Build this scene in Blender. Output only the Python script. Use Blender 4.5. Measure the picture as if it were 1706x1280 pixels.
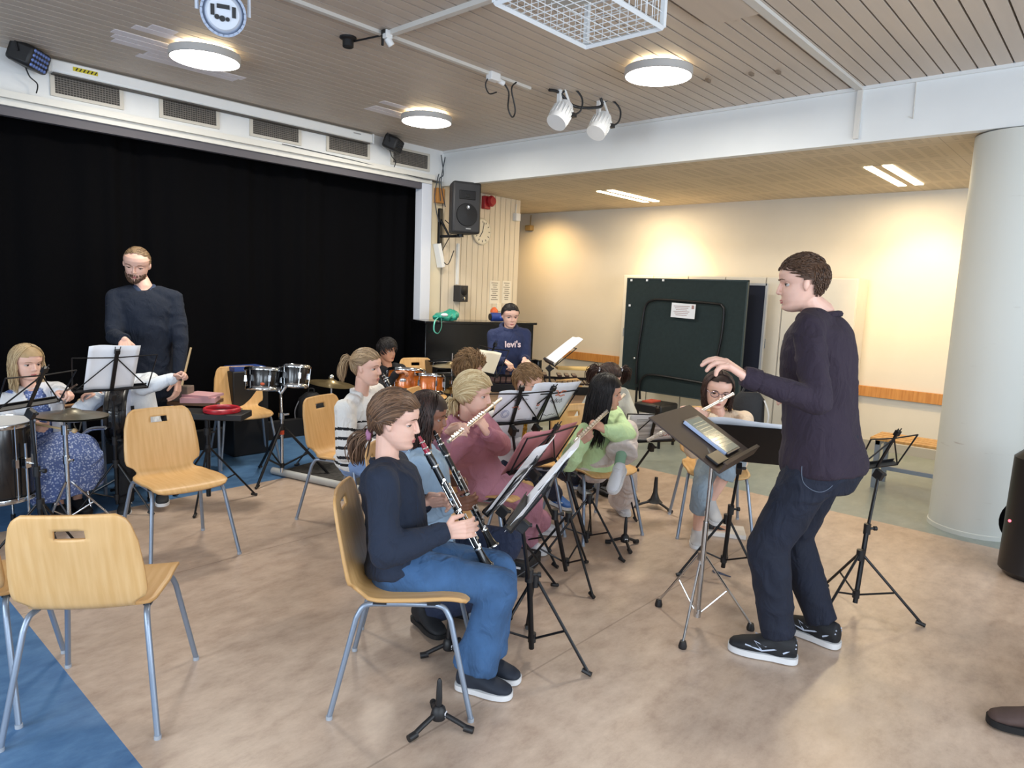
import bpy, math, random
import numpy as np
from mathutils import Vector as V, Matrix as M, noise

random.seed(7)
C = bpy.context.scene.collection
PI = math.pi
SC = bpy.context.scene
for _o in list(bpy.data.objects):
    bpy.data.objects.remove(_o, do_unlink=True)

# ------------------------------------------------------------------ camera
CAM_H, FPX, PITCH, ROLL, YAW = 1.6, 1150.0, 7.7, 0.0394, 41.8
_p, _y = math.radians(PITCH), math.radians(YAW)
FW = V((math.cos(_y)*math.cos(_p), math.sin(_y)*math.cos(_p), -math.sin(_p)))
_r = V((math.sin(_y), -math.cos(_y), 0)); _u = _r.cross(FW)
RT = math.cos(ROLL)*_r + math.sin(ROLL)*_u
UPV = -math.sin(ROLL)*_r + math.cos(ROLL)*_u
cam = bpy.data.cameras.new('camera'); cam.sensor_width = 36; cam.lens = FPX/1706*36; cam.clip_end = 60
cam_o = bpy.data.objects.new('camera', cam); C.objects.link(cam_o)
_m = M((RT, UPV, -FW)).transposed().to_4x4(); _m.translation = V((0, 0, CAM_H)); cam_o.matrix_world = _m
SC.camera = cam_o

def ray(u, v): return FW + RT*((u-853)/FPX) - UPV*((v-640)/FPX)
def at(u, v, d): return V((0, 0, CAM_H)) + ray(u, v)*d          # a place d metres deep, measured off the photo
def fl(u, v, z=0.0):                                             # a place at height z
    r = ray(u, v); return V((0, 0, CAM_H)) + r*((z-CAM_H)/r.z)
def onx(u, v, x): r = ray(u, v); return V((0, 0, CAM_H)) + r*(x/r.x)
def ony(u, v, y): r = ray(u, v); return V((0, 0, CAM_H)) + r*(y/r.y)
def pxy(p): q = V(p)-V((0, 0, CAM_H)); z = q.dot(FW); return (853+FPX*q.dot(RT)/z, 640-FPX*q.dot(UPV)/z)
def depth(p): return (V(p)-V((0, 0, CAM_H))).dot(FW)

# ------------------------------------------------------------------ view and world
SC.view_settings.view_transform = 'Standard'; SC.view_settings.look = 'None'
SC.view_settings.gamma = 1; SC.view_settings.exposure = 0.12; SC.view_settings.use_curve_mapping = False
w = bpy.data.worlds.new('sky'); SC.world = w; w.use_nodes = True
bg = w.node_tree.nodes['Background']; bg.inputs[0].default_value = (0.62, 0.78, 1.0, 1); bg.inputs[1].default_value = 1.0

def area(name, loc, to, sx, sy, energy, col, spread=180):
    l = bpy.data.lights.new(name, 'AREA'); l.shape = 'RECTANGLE'; l.size = sx; l.size_y = sy
    l.energy = energy; l.color = col; l.spread = math.radians(spread)
    o = bpy.data.objects.new(name, l); C.objects.link(o); o.location = loc
    o.rotation_euler = (V(to)-V(loc)).to_track_quat('-Z', 'Y').to_euler(); o['kind'] = 'structure'
    return o
def spot(name, loc, to, energy, col, ang=60, blend=.8, r=.05):
    l = bpy.data.lights.new(name, 'SPOT'); l.energy = energy; l.color = col
    l.spot_size = math.radians(ang); l.spot_blend = blend; l.shadow_soft_size = r
    o = bpy.data.objects.new(name, l); C.objects.link(o); o.location = loc
    o.rotation_euler = (V(to)-V(loc)).to_track_quat('-Z', 'Y').to_euler(); o['kind'] = 'structure'
    return o
DAY = (0.80, 0.90, 1.0)
# daylight through the three windows behind the photographer's right shoulder and the two behind the back
for i, x in enumerate((-.4, 1.9, 4.2)):
    area('daylight_side', (x, -2.72, 1.75), (x, 2, 1.0), 1.9, 1.5, 72, DAY)
for i, y in enumerate((0.2, 3.0)):
    area('daylight_rear', (-2.72, y, 1.75), (2, y, 1.0), 1.9, 1.5, 85, DAY)
# warm wall washers of the alcove lamps
spot('wash', (7.35, 4.5, 2.74), (8.35, 4.66, 1.72), 100, (1.0, .64, .24), 60, .75, .04)
spot('wash', (7.35, 1.7, 2.74), (8.35, 1.65, 1.5), 125, (1.0, .66, .27), 70, .8, .04)

spot('wash', (7.6, 6.7, 2.74), (8.3, 6.75, 1.3), 75, (1.0, .66, .28), 130, 1.0, .06)

# ------------------------------------------------------------------ materials
def lin(h):
    if isinstance(h, str):
        h = h.lstrip('#'); c = [int(h[i:i+2], 16)/255 for i in (0, 2, 4)]
    else: c = h
    return tuple((x/12.92 if x <= .04045 else ((x+.055)/1.055)**2.4) for x in c) + (1,)
_MC = {}
def mat(name, col, rough=.5, metal=0., var=0., vscale=8., bump=0., bscale=60., emit=0., stretch=None, coat=0., alpha=None, island=None, sheen=0., spec=None, fold=0.):
    if name in _MC: return _MC[name]
    m = bpy.data.materials.new(name); m.use_nodes = True; nt = m.node_tree; N = nt.nodes; L = nt.links
    b = N['Principled BSDF']; c = lin(col); b.inputs['Base Color'].default_value = c
    b.inputs['Roughness'].default_value = rough; b.inputs['Metallic'].default_value = metal
    if coat: b.inputs['Coat Weight'].default_value = coat; b.inputs['Coat Roughness'].default_value = .12
    if sheen: b.inputs['Sheen Weight'].default_value = sheen
    if spec is not None: b.inputs['Specular IOR Level'].default_value = spec
    if emit: b.inputs['Emission Color'].default_value = c; b.inputs['Emission Strength'].default_value = emit
    if var or bump or fold:
        tc = N.new('ShaderNodeTexCoord'); mp = N.new('ShaderNodeMapping'); L.new(tc.outputs['Object'], mp.inputs[0])
        if stretch: mp.inputs['Scale'].default_value = stretch
    if var:
        n = N.new('ShaderNodeTexNoise'); n.inputs['Scale'].default_value = vscale; n.inputs['Detail'].default_value = 5
        L.new(mp.outputs[0], n.inputs['Vector'])
        r = N.new('ShaderNodeValToRGB'); r.color_ramp.elements[0].position = .3; r.color_ramp.elements[1].position = .7
        r.color_ramp.elements[0].color = tuple(x*(1-var) for x in c[:3])+(1,)
        r.color_ramp.elements[1].color = tuple(min(1, x*(1+var)) for x in c[:3])+(1,)
        L.new(n.outputs['Fac'], r.inputs[0]); L.new(r.outputs[0], b.inputs['Base Color'])
    if island:
        g = N.new('ShaderNodeNewGeometry'); r = N.new('ShaderNodeValToRGB')
        r.color_ramp.elements[0].color = lin(island[0]); r.color_ramp.elements[1].color = lin(island[1])
        L.new(g.outputs['Random Per Island'], r.inputs[0]); L.new(r.outputs[0], b.inputs['Base Color'])
    if bump:
        n2 = N.new('ShaderNodeTexNoise'); n2.inputs['Scale'].default_value = bscale; n2.inputs['Detail'].default_value = 4
        L.new(mp.outputs[0], n2.inputs['Vector'])
        bp = N.new('ShaderNodeBump'); bp.inputs['Strength'].default_value = bump; bp.inputs['Distance'].default_value = .01
        L.new(n2.outputs['Fac'], bp.inputs['Height']); L.new(bp.outputs[0], b.inputs['Normal'])
    if fold:
        n3 = N.new('ShaderNodeTexNoise'); n3.inputs['Scale'].default_value = 13; n3.inputs['Detail'].default_value = 3; n3.inputs['Distortion'].default_value = 1.2
        mp3 = N.new('ShaderNodeMapping'); mp3.inputs['Scale'].default_value = (1, 1, .55); mp3.inputs['Rotation'].default_value = (.5, .4, 0); L.new(tc.outputs['Object'], mp3.inputs[0]); L.new(mp3.outputs[0], n3.inputs['Vector'])
        b3 = N.new('ShaderNodeBump'); b3.inputs['Strength'].default_value = fold; b3.inputs['Distance'].default_value = .035
        L.new(n3.outputs['Fac'], b3.inputs['Height']); L.new(b3.outputs[0], b.inputs['Normal'])
        if bump: L.new(b3.outputs[0], bp.inputs['Normal']); L.new(bp.outputs[0], b.inputs['Normal'])
    _MC[name] = m; return m

BLK = mat('black_metal', '#15161a', .38, .3)
BPL = mat('black_plastic', '#17171a', .5)
CHR = mat('chrome', '#c9ccd0', .15, 1.)
STEEL = mat('grey_tube', '#8b97a8', .38, .55)
SILVER = mat('silver_plate', '#e6dccf', .34, .75)
GOLD = mat('gold_lacquer', '#b8862f', .25, .9)
WHITE = mat('white_paint', '#e3e4e4', .55, var=.03, vscale=3)
PAPER = mat('paper', '#eceef4', .7, var=.02)
PRINT = mat('print_black', '#33343c', .8)
PINK = mat('pink_card', '#c07c80', .65, var=.05)
BROWN = mat('brown_board', '#4a3a33', .5, var=.1, vscale=20)

# ------------------------------------------------------------------ mesh building
class MB:
    def __init__(s): s.v = []; s.f = []; s.mi = []; s.m = 0
    def add(s, vs, fs):
        o = len(s.v); s.v.extend([tuple(x) for x in vs]); s.f.extend([tuple(i+o for i in f) for f in fs]); s.mi.extend([s.m]*len(fs)); return s
    def box(s, c, d, R=None):
        c = V(c); x, y, z = [k/2 for k in d]
        p = [V((i*x, j*y, k*z)) for i in (-1, 1) for j in (-1, 1) for k in (-1, 1)]
        if R is not None: p = [R @ q for q in p]
        return s.add([q+c for q in p], [(0, 1, 3, 2), (4, 6, 7, 5), (0, 4, 5, 1), (2, 3, 7, 6), (0, 2, 6, 4), (1, 5, 7, 3)])
    def tube(s, pts, r, n=8, closed=False, flat=None):
        pts = [V(p) for p in pts]; k = len(pts); rs = r if isinstance(r, (list, tuple)) else [r]*k
        vs = []; prev = None
        for i, p in enumerate(pts):
            if closed: t = pts[(i+1) % k]-pts[i-1]
            else: t = pts[min(i+1, k-1)]-pts[max(i-1, 0)]
            if t.length < 1e-9: t = V((0, 0, 1))
            t.normalize()
            if prev is None:
                a = V((0, 0, 1)) if abs(t.z) < .9 else V((1, 0, 0)); x = a.cross(t).normalized()
            else:
                x = prev - t*prev.dot(t)
                x = x.normalized() if x.length > 1e-6 else V((0, 0, 1)).cross(t).normalized()
            prev = x; y = t.cross(x)
            for j in range(n):
                a = 2*PI*j/n; vs.append(p + x*(math.cos(a)*rs[i]) + y*(math.sin(a)*rs[i]*(flat or 1)))
        fs = []
        for i in range(k if closed else k-1):
            i2 = (i+1) % k
            for j in range(n):
                j2 = (j+1) % n; fs.append((i*n+j, i*n+j2, i2*n+j2, i2*n+j))
        if not closed: fs.append(tuple(range(n-1, -1, -1))); fs.append(tuple((k-1)*n+j for j in range(n)))
        return s.add(vs, fs)
    def cyl(s, a, b, r, n=16, r2=None): return s.tube([a, b], [r, r if r2 is None else r2], n)
    def lathe(s, prof, R=None, n=24, loc=(0, 0, 0)):
        R = R or M.Identity(3); loc = V(loc); vs = []; k = len(prof)
        for r, z in prof:
            for j in range(n):
                a = 2*PI*j/n; vs.append(R @ V((r*math.cos(a), r*math.sin(a), z)) + loc)
        fs = [(i*n+j, i*n+(j+1) % n, (i+1)*n+(j+1) % n, (i+1)*n+j) for i in range(k-1) for j in range(n)]
        if prof[0][0] > 1e-6: fs.append(tuple(range(n-1, -1, -1)))
        if prof[-1][0] > 1e-6: fs.append(tuple((k-1)*n+j for j in range(n)))
        return s.add(vs, fs)
    def ell(s, c, r, R=None, nu=16, nv=10):
        c = V(c); r = (r, r, r) if not isinstance(r, (tuple, list)) else r
        vs = [V((0, 0, r[2]))]
        for i in range(1, nv):
            t = PI*i/nv
            for j in range(nu):
                a = 2*PI*j/nu; vs.append(V((r[0]*math.sin(t)*math.cos(a), r[1]*math.sin(t)*math.sin(a), r[2]*math.cos(t))))
        vs.append(V((0, 0, -r[2])))
        if R is not None: vs = [R @ q for q in vs]
        fs = [(0, 1+j, 1+(j+1) % nu) for j in range(nu)]
        for i in range(nv-2):
            for j in range(nu): fs.append((1+i*nu+j, 1+(i+1)*nu+j, 1+(i+1)*nu+(j+1) % nu, 1+i*nu+(j+1) % nu))
        e = len(vs)-1; b = 1+(nv-2)*nu
        fs += [(e, b+(j+1) % nu, b+j) for j in range(nu)]
        return s.add([q+c for q in vs], fs)
    def loft(s, rings, n=20):
        """rings: (centre, x axis, y axis, rx, ry)"""
        vs = []; k = len(rings)
        for c, ax, ay, rx, ry in rings:
            for j in range(n):
                a = 2*PI*j/n; vs.append(V(c)+V(ax)*(rx*math.cos(a))+V(ay)*(ry*math.sin(a)))
        fs = [(i*n+j, i*n+(j+1) % n, (i+1)*n+(j+1) % n, (i+1)*n+j) for i in range(k-1) for j in range(n)]
        fs.append(tuple(range(n-1, -1, -1))); fs.append(tuple((k-1)*n+j for j in range(n)))
        return s.add(vs, fs)
    def prism(s, poly, z0, z1, R=None, loc=(0, 0, 0)):
        R = R or M.Identity(3); loc = V(loc); n = len(poly)
        vs = [R @ V((x, y, z0))+loc for x, y in poly]+[R @ V((x, y, z1))+loc for x, y in poly]
        fs = [tuple(range(n-1, -1, -1)), tuple(range(n, 2*n))]+[(i, (i+1) % n, n+(i+1) % n, n+i) for i in range(n)]
        return s.add(vs, fs)
    def grid(s, fn, nu, nv, skip=None):
        vs = [fn(i/nu, j/nv) for i in range(nu+1) for j in range(nv+1)]
        fs = []
        for i in range(nu):
            for j in range(nv):
                if skip and skip(i, j): continue
                fs.append((i*(nv+1)+j, (i+1)*(nv+1)+j, (i+1)*(nv+1)+j+1, i*(nv+1)+j+1))
        return s.add(vs, fs)
    def capsules(s, pts, rs, n=14):
        for i, (p, r) in enumerate(zip(pts, rs)):
            s.ell(p, r, nu=n, nv=8)
            if i and (V(pts[i])-V(pts[i-1])).length > 1e-4: s.tube([pts[i-1], p], [rs[i-1], r], n)
        return s
    def mesh(s, name):
        me = bpy.data.meshes.new(name); me.from_pydata(s.v, [], s.f); me.update()
        return me
    def build(s, name, mats, parent=None, smooth=True, angle=40, bev=0, solid=0):
        me = s.mesh(name)
        mats = mats if isinstance(mats, (list, tuple)) else [mats]
        for m in mats: me.materials.append(m)
        if len(mats) > 1: me.polygons.foreach_set('material_index', [min(x, len(mats)-1) for x in s.mi])
        return link(name, me, parent, smooth, angle, bev, solid)

def link(name, me, parent=None, smooth=True, angle=40, bev=0, solid=0):
    if smooth:
        me.polygons.foreach_set('use_smooth', [True]*len(me.polygons)); me.set_sharp_from_angle(angle=math.radians(angle))
    o = bpy.data.objects.new(name, me); C.objects.link(o)
    if parent is not None:
        o.parent = parent; o.matrix_parent_inverse = pw(parent).inverted()
    if solid:
        d = o.modifiers.new('thickness', 'SOLIDIFY'); d.thickness = solid; d.offset = 0
    if bev:
        b = o.modifiers.new('bevel', 'BEVEL'); b.width = bev; b.segments = 2; b.limit_method = 'ANGLE'
    return o
def pw(o):
    m = o.matrix_basis.copy()
    if o.parent: m = pw(o.parent) @ o.matrix_parent_inverse @ m
    return m
def tag(o, label, cat, group=None, kind=None):
    o['label'] = label; o['category'] = cat
    if group: o['group'] = group
    if kind: o['kind'] = kind
    return o
def thing(name, label, cat, loc=(0, 0, 0), rz=0, group=None):
    o = bpy.data.objects.new(name, None); C.objects.link(o); o.empty_display_size = .1
    o.location = loc; o.rotation_euler = (0, 0, rz); tag(o, label, cat, group); return o
def S(o): o['kind'] = 'structure'; return o
def local(mb, o):            # a mesh built in a thing's own frame is parented without moving
    return mb
def put(mb, name, mats, root, **k):
    """build in the thing's own frame and parent"""
    o = mb.build(name, mats, None, **k); o.parent = root; return o
def dup(root, loc, rz, label, group=None):
    r = root.copy(); C.objects.link(r); r.location = loc; r.rotation_euler = (0, 0, rz); r['label'] = label
    if group: r['group'] = group
    for ch in list(root.children):
        c = ch.copy(); C.objects.link(c); c.parent = r; c.matrix_parent_inverse = ch.matrix_parent_inverse
        for g in ch.children:
            d = g.copy(); C.objects.link(d); d.parent = c; d.matrix_parent_inverse = g.matrix_parent_inverse
    return r
def spline(pts, n=6, closed=False):
    pts = [V(p) for p in pts]; out = []; k = len(pts)
    rng = range(k) if closed else range(k-1)
    for i in rng:
        if closed: a, b, c, d = pts[i-1], pts[i], pts[(i+1) % k], pts[(i+2) % k]
        else: a, b, c, d = pts[max(i-1, 0)], pts[i], pts[i+1], pts[min(i+2, k-1)]
        for j in range(n):
            t = j/n; out.append(.5*((2*b)+(c-a)*t+(2*a-5*b+4*c-d)*t*t+(3*b-a-3*c+d)*t**3))
    if not closed: out.append(pts[-1])
    return out
def interp(tab, x):
    if x <= tab[0][0]: return tab[0][1]
    for (a, b), (c, d) in zip(tab, tab[1:]):
        if x <= c: return b+(d-b)*(x-a)/(c-a)
    return tab[-1][1]
def remesh(mb, name, vox, iters=3, fac=.5):
    me = mb.mesh(name+'_raw'); o = bpy.data.objects.new(name+'_raw', me); C.objects.link(o)
    r = o.modifiers.new('r', 'REMESH'); r.mode = 'VOXEL'; r.voxel_size = vox
    if iters:
        sm = o.modifiers.new('s', 'SMOOTH'); sm.iterations = iters; sm.factor = fac
    dg = bpy.context.evaluated_depsgraph_get(); dg.update()
    out = bpy.data.meshes.new_from_object(o.evaluated_get(dg)); out.name = name
    bpy.data.objects.remove(o, do_unlink=True); bpy.data.meshes.remove(me)
    return out
def cframe(f, up=(0, 0, 1)):
    f = V(f).normalized(); l = V(up).cross(f).normalized(); u = f.cross(l); return M((f, l, u)).transposed()
def fromto(a, b): # rotation taking z to b-a
    d = (V(b)-V(a)).normalized(); return d.to_track_quat('Z', 'Y').to_matrix()
def dirz(deg): return V((math.cos(math.radians(deg)), math.sin(math.radians(deg)), 0))
# ================================================================== the room
XB, YS, ZC, ZA, XW = 5.7, 6.32, 3.2, 2.8, 8.35
def floor_mat(name, base, dark, light, rough, seams=False):
    m = mat(name, base, rough); nt = m.node_tree; N = nt.nodes; L = nt.links; b = N['Principled BSDF']
    tc = N.new('ShaderNodeTexCoord'); mp = N.new('ShaderNodeMapping'); mp.inputs['Scale'].default_value = (1.0, 1.7, 1); L.new(tc.outputs['Object'], mp.inputs[0])
    n = N.new('ShaderNodeTexNoise'); n.inputs['Scale'].default_value = 7; n.inputs['Detail'].default_value = 9; n.inputs['Roughness'].default_value = .72; L.new(mp.outputs[0], n.inputs['Vector'])
    r = N.new('ShaderNodeValToRGB'); e = r.color_ramp.elements; e[0].position = .28; e[1].position = .72; e[0].color = lin(dark); e[1].color = lin(light)
    x = e.new(.5); x.color = lin(base); L.new(n.outputs['Fac'], r.inputs[0]); out = r.outputs[0]
    n2 = N.new('ShaderNodeTexNoise'); n2.inputs['Scale'].default_value = 1.1; n2.inputs['Detail'].default_value = 3; L.new(tc.outputs['Object'], n2.inputs['Vector'])
    mr = N.new('ShaderNodeMapRange'); mr.inputs[1].default_value = .3; mr.inputs[2].default_value = .7; mr.inputs[3].default_value = .9; mr.inputs[4].default_value = 1.05; L.new(n2.outputs['Fac'], mr.inputs[0])
    mx = N.new('ShaderNodeMix'); mx.data_type = 'RGBA'; mx.blend_type = 'MULTIPLY'; mx.inputs[0].default_value = 1; L.new(out, mx.inputs[6]); L.new(mr.outputs[0], mx.inputs[7]); out = mx.outputs[2]
    if seams:
        sx = N.new('ShaderNodeSeparateXYZ'); L.new(tc.outputs['Object'], sx.inputs[0])
        a = N.new('ShaderNodeMath'); a.operation = 'PINGPONG'; a.inputs[1].default_value = 1.0; ad = N.new('ShaderNodeMath'); ad.operation = 'ADD'; ad.inputs[1].default_value = 20.27; L.new(sx.outputs[1], ad.inputs[0]); L.new(ad.outputs[0], a.inputs[0])
        lt = N.new('ShaderNodeMath'); lt.operation = 'LESS_THAN'; lt.inputs[1].default_value = .004; L.new(a.outputs[0], lt.inputs[0])
        ml = N.new('ShaderNodeMath'); ml.operation = 'MULTIPLY'; ml.inputs[1].default_value = .35; L.new(lt.outputs[0], ml.inputs[0])
        m3 = N.new('ShaderNodeMix'); m3.data_type = 'RGBA'; L.new(ml.outputs[0], m3.inputs[0]); L.new(out, m3.inputs[6]); m3.inputs[7].default_value = lin('#5c4a3a'); out = m3.outputs[2]
    L.new(out, b.inputs['Base Color'])
    rr = N.new('ShaderNodeMapRange'); rr.inputs[3].default_value = rough-.08; rr.inputs[4].default_value = rough+.12; L.new(n.outputs['Fac'], rr.inputs[0]); L.new(rr.outputs[0], b.inputs['Roughness'])
    return m
F_BEIGE = floor_mat('lino_beige', '#baa492', '#a38c7b', '#cab5a2', .32, True)
F_BLUE = floor_mat('lino_blue', '#4f759f', '#3f638e', '#5f86ae', .42)
F_GREY = floor_mat('lino_grey', '#8b9490', '#7d8784', '#9aa29c', .3)
X0, X1, Y0, Y1 = -3., XW, -3., 8.2
xb0, xg, yb = .77, 5.56, 5.05
mb = MB()
def fquad(x0, y0, x1, y1, mi): mb.m = mi; mb.add([(x0, y0, 0), (x1, y0, 0), (x1, y1, 0), (x0, y1, 0)], [(0, 1, 2, 3)])
fquad(xb0, Y0, xg, yb, 0); fquad(X0, Y0, xb0, yb, 1); fquad(X0, yb, xg, Y1, 1); fquad(xg, Y0, X1, Y1, 2)
S(mb.build('floor', [F_BEIGE, F_BLUE, F_GREY], smooth=False))

# slatted ceiling of the hall: boards with open joints under a dark void
SLAT = mat('ceiling_board', '#c2b5a8', .5, var=.04, vscale=3, stretch=(.4, 6, 1)); VOID = mat('ceiling_void', '#2a241f', .9)
mb = MB(); y = Y0
while y < YS+.01:
    y2 = min(y+.088, YS+.02)
    mb.box(((X0+XB)/2, (y+y2)/2, ZC+.012), (XB-X0, y2-y, .024)); y += .1
mb.m = 1; mb.box(((X0+XB)/2, (Y0+YS)/2, ZC+.1), (XB-X0, YS-Y0+.04, .02))
S(mb.build('ceiling', [SLAT, VOID], smooth=False))
# perforated tile ceiling of the alcove
def perf_mat():
    m = mat('acoustic_tile', '#cdbfa8', .8); nt = m.node_tree; N = nt.nodes; L = nt.links; b = N['Principled BSDF']
    tc = N.new('ShaderNodeTexCoord'); sx = N.new('ShaderNodeSeparateXYZ'); L.new(tc.outputs['Object'], sx.inputs[0])
    def mth(op, a, v):
        q = N.new('ShaderNodeMath'); q.operation = op
        if isinstance(a, (int, float)): q.inputs[0].default_value = a
        else: L.new(a, q.inputs[0])
        if isinstance(v, (int, float)): q.inputs[1].default_value = v
        else: L.new(v, q.inputs[1])
        return q.outputs[0]
    fx = mth('MODULO', sx.outputs[0], .04); fy = mth('MODULO', sx.outputs[1], .11)
    tx = mth('MODULO', sx.outputs[0], .6); ty = mth('MODULO', sx.outputs[1], .6)
    h = mth('MULTIPLY', mth('LESS_THAN', fx, .014), mth('LESS_THAN', fy, .08))
    inn = mth('MULTIPLY', mth('MULTIPLY', mth('GREATER_THAN', tx, .08), mth('LESS_THAN', tx, .54)), mth('MULTIPLY', mth('GREATER_THAN', ty, .07), mth('LESS_THAN', ty, .53)))
    seam = mth('MAXIMUM', mth('LESS_THAN', tx, .005), mth('LESS_THAN', ty, .005))
    fac = mth('MULTIPLY', mth('MAXIMUM', mth('MULTIPLY', h, inn), seam), .45)
    mx = N.new('ShaderNodeMix'); mx.data_type = 'RGBA'; L.new(fac, mx.inputs[0]); mx.inputs[6].default_value = lin('#cdbfa8'); mx.inputs[7].default_value = lin('#6e604c')
    L.new(mx.outputs[2], b.inputs['Base Color']); return m
WALLW = mat('wall_warm_white', '#d9d2c6', .75, var=.03, vscale=2)
WALLB = mat('beam_white', '#dcdfe0', .65, var=.03, vscale=2)
mb = MB(); mb.box(((XB+.08+XW)/2, (Y0+Y1)/2, ZA+.06), (XW-XB-.08, Y1-Y0, .12)); S(mb.build('ceiling_alcove', perf_mat(), smooth=False))
mb = MB(); mb.box((XB+.04, (Y0+YS)/2, (ZA+ZC+.1)/2), (.08, YS-Y0+.2, ZC+.1-ZA)); S(mb.build('trim_1', WALLB, smooth=False))['label'] = 'white beam over the column'
mb = MB(); mb.box((XB-.012, (Y0+YS)/2, ZC-.012), (.024, YS-Y0, .024)); S(mb.build('trim_2', WALLB, smooth=False))
# walls
mb = MB(); mb.box((XW+.1, (Y0+Y1)/2, 1.45), (.2, Y1-Y0+.4, 2.9)); S(mb.build('wall_back', WALLW, smooth=False))
mb = MB(); mb.box(((X0+XW)/2, Y1+.1, 1.65), (XW-X0+.4, .2, 3.3)); S(mb.build('wall_left', WALLW, smooth=False))
PANEL = mat('panel_board', '#d8cbb6', .6, var=.04, vscale=4, stretch=(8, 8, .3)); PGAP = mat('panel_gap', '#8d7f6a', .8)
mb = MB(); mb.m = 1; mb.box((6.4, YS+.1, 1.4), (1.34, .14, 2.8)); mb.m = 0
x = XB+.03
while x < 7.05:
    mb.box((x+.047, YS+.024, 1.4), (.09, .05, 2.8)); x += .098
mb.box((7.07, YS+.1, 1.4), (.05, .2, 2.8))
S(mb.build('wall_panelled', [PANEL, PGAP], smooth=False))
# the stage opening: header over the curtain, white post at its right end
mb = MB(); mb.box(((X0+XB)/2, YS+.2, 3.04), (XB-X0+.05, .4, .38)); S(mb.build('wall_stage', WHITE, smooth=False))
mb = MB(); mb.box(((X0+5.5)/2, YS-.02, 2.865), (5.5-X0, .12, .05)); mb.box(((X0+5.5)/2, YS-.005, 2.82), (5.5-X0, .05, .05))
S(mb.build('trim_3', mat('ledge_paint', '#d9d7d0', .5), smooth=False))
mb = MB(); mb.box(((X0+5.5)/2, YS+.03, 2.765), (5.5-X0, .06, .075)); S(mb.build('trim_4', mat('track_grey', '#57545a', .6), smooth=False))
mb = MB(); mb.box((5.445, YS+.05, 1.42), (.15, .12, 2.82)); S(mb.build('trim_5', mat('post_white', '#d6dbe6', .6), smooth=False, bev=.004))
mb = MB(); mb.box((5.62, YS+.09, 1.42), (.2, .12, 2.82)); S(mb.build('trim_6', mat('post_cream', '#d6cbb2', .65), smooth=False))
# walls behind the photographer with their windows
WALLD = mat('wall_rear_paint', '#cfcfcb', .8)
def window_wall(name, axis, c, lo, hi, centres, wn):
    ww, z0, z1 = 2.0, .95, 2.55
    def bx(a0, a1, za, zb, t=.2):
        q = ((a0+a1)/2, c, (za+zb)/2); d = (a1-a0, t, zb-za)
        mb.box(q if axis == 'x' else (q[1], q[0], q[2]), d if axis == 'x' else (d[1], d[0], d[2]))
    mb = MB(); 
    e = [lo]
    for k in centres: e += [k-ww/2, k+ww/2]
    e.append(hi)
    for k in range(0, len(e), 2): bx(e[k], e[k+1], 0, 3.3)
    for k in centres: bx(k-ww/2, k+ww/2, 0, z0); bx(k-ww/2, k+ww/2, z1, 3.3)
    S(mb.build(name, WALLD, smooth=False))
    for i, k in enumerate(centres):
        mb = MB()
        for a in (k-ww/2+.03, k, k+ww/2-.03): bx(a-.03, a+.03, z0, z1, .07)
        bx(k-ww/2, k+ww/2, z0, z0+.06, .07); bx(k-ww/2, k+ww/2, z1-.06, z1, .07)
        S(mb.build('window_%d' % (wn+i), WHITE, smooth=False))
window_wall('wall_right', 'x', -2.95, X0, XW, (-.4, 1.9, 4.2), 1)
window_wall('wall_front', 'y', -2.95, Y0, Y1, (.2, 3.0), 4)
# stage front and the black curtain with its soft folds
CURT = mat('curtain_black', '#08080a', .95, bump=.15, bscale=200, sheen=.0, spec=.05)
def curt(i, j):
    x = X0+.02+(5.5-X0)*i; z = .02+2.8*j
    ph = noise.noise(V((x*1.3, 0, 2.1)))*2.2
    y = YS+.26+.014*math.sin(x*26+ph*4+.4*math.sin(z*1.1))+.03*math.sin(x*5.7+ph*2)
    return V((x, y, z))
mb = MB(); mb.grid(curt, 420, 10)
tag(mb.build('stage_curtain', CURT, solid=.006), 'wide black floor-length stage curtain hung in soft folds', 'curtain')
mb = MB(); mb.box(((X0+5.36)/2, YS+.1, .09), (5.36-X0, .1, .18)); S(mb.build('trim_7', mat('stage_skirt', '#101014', .9), smooth=False))
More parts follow.
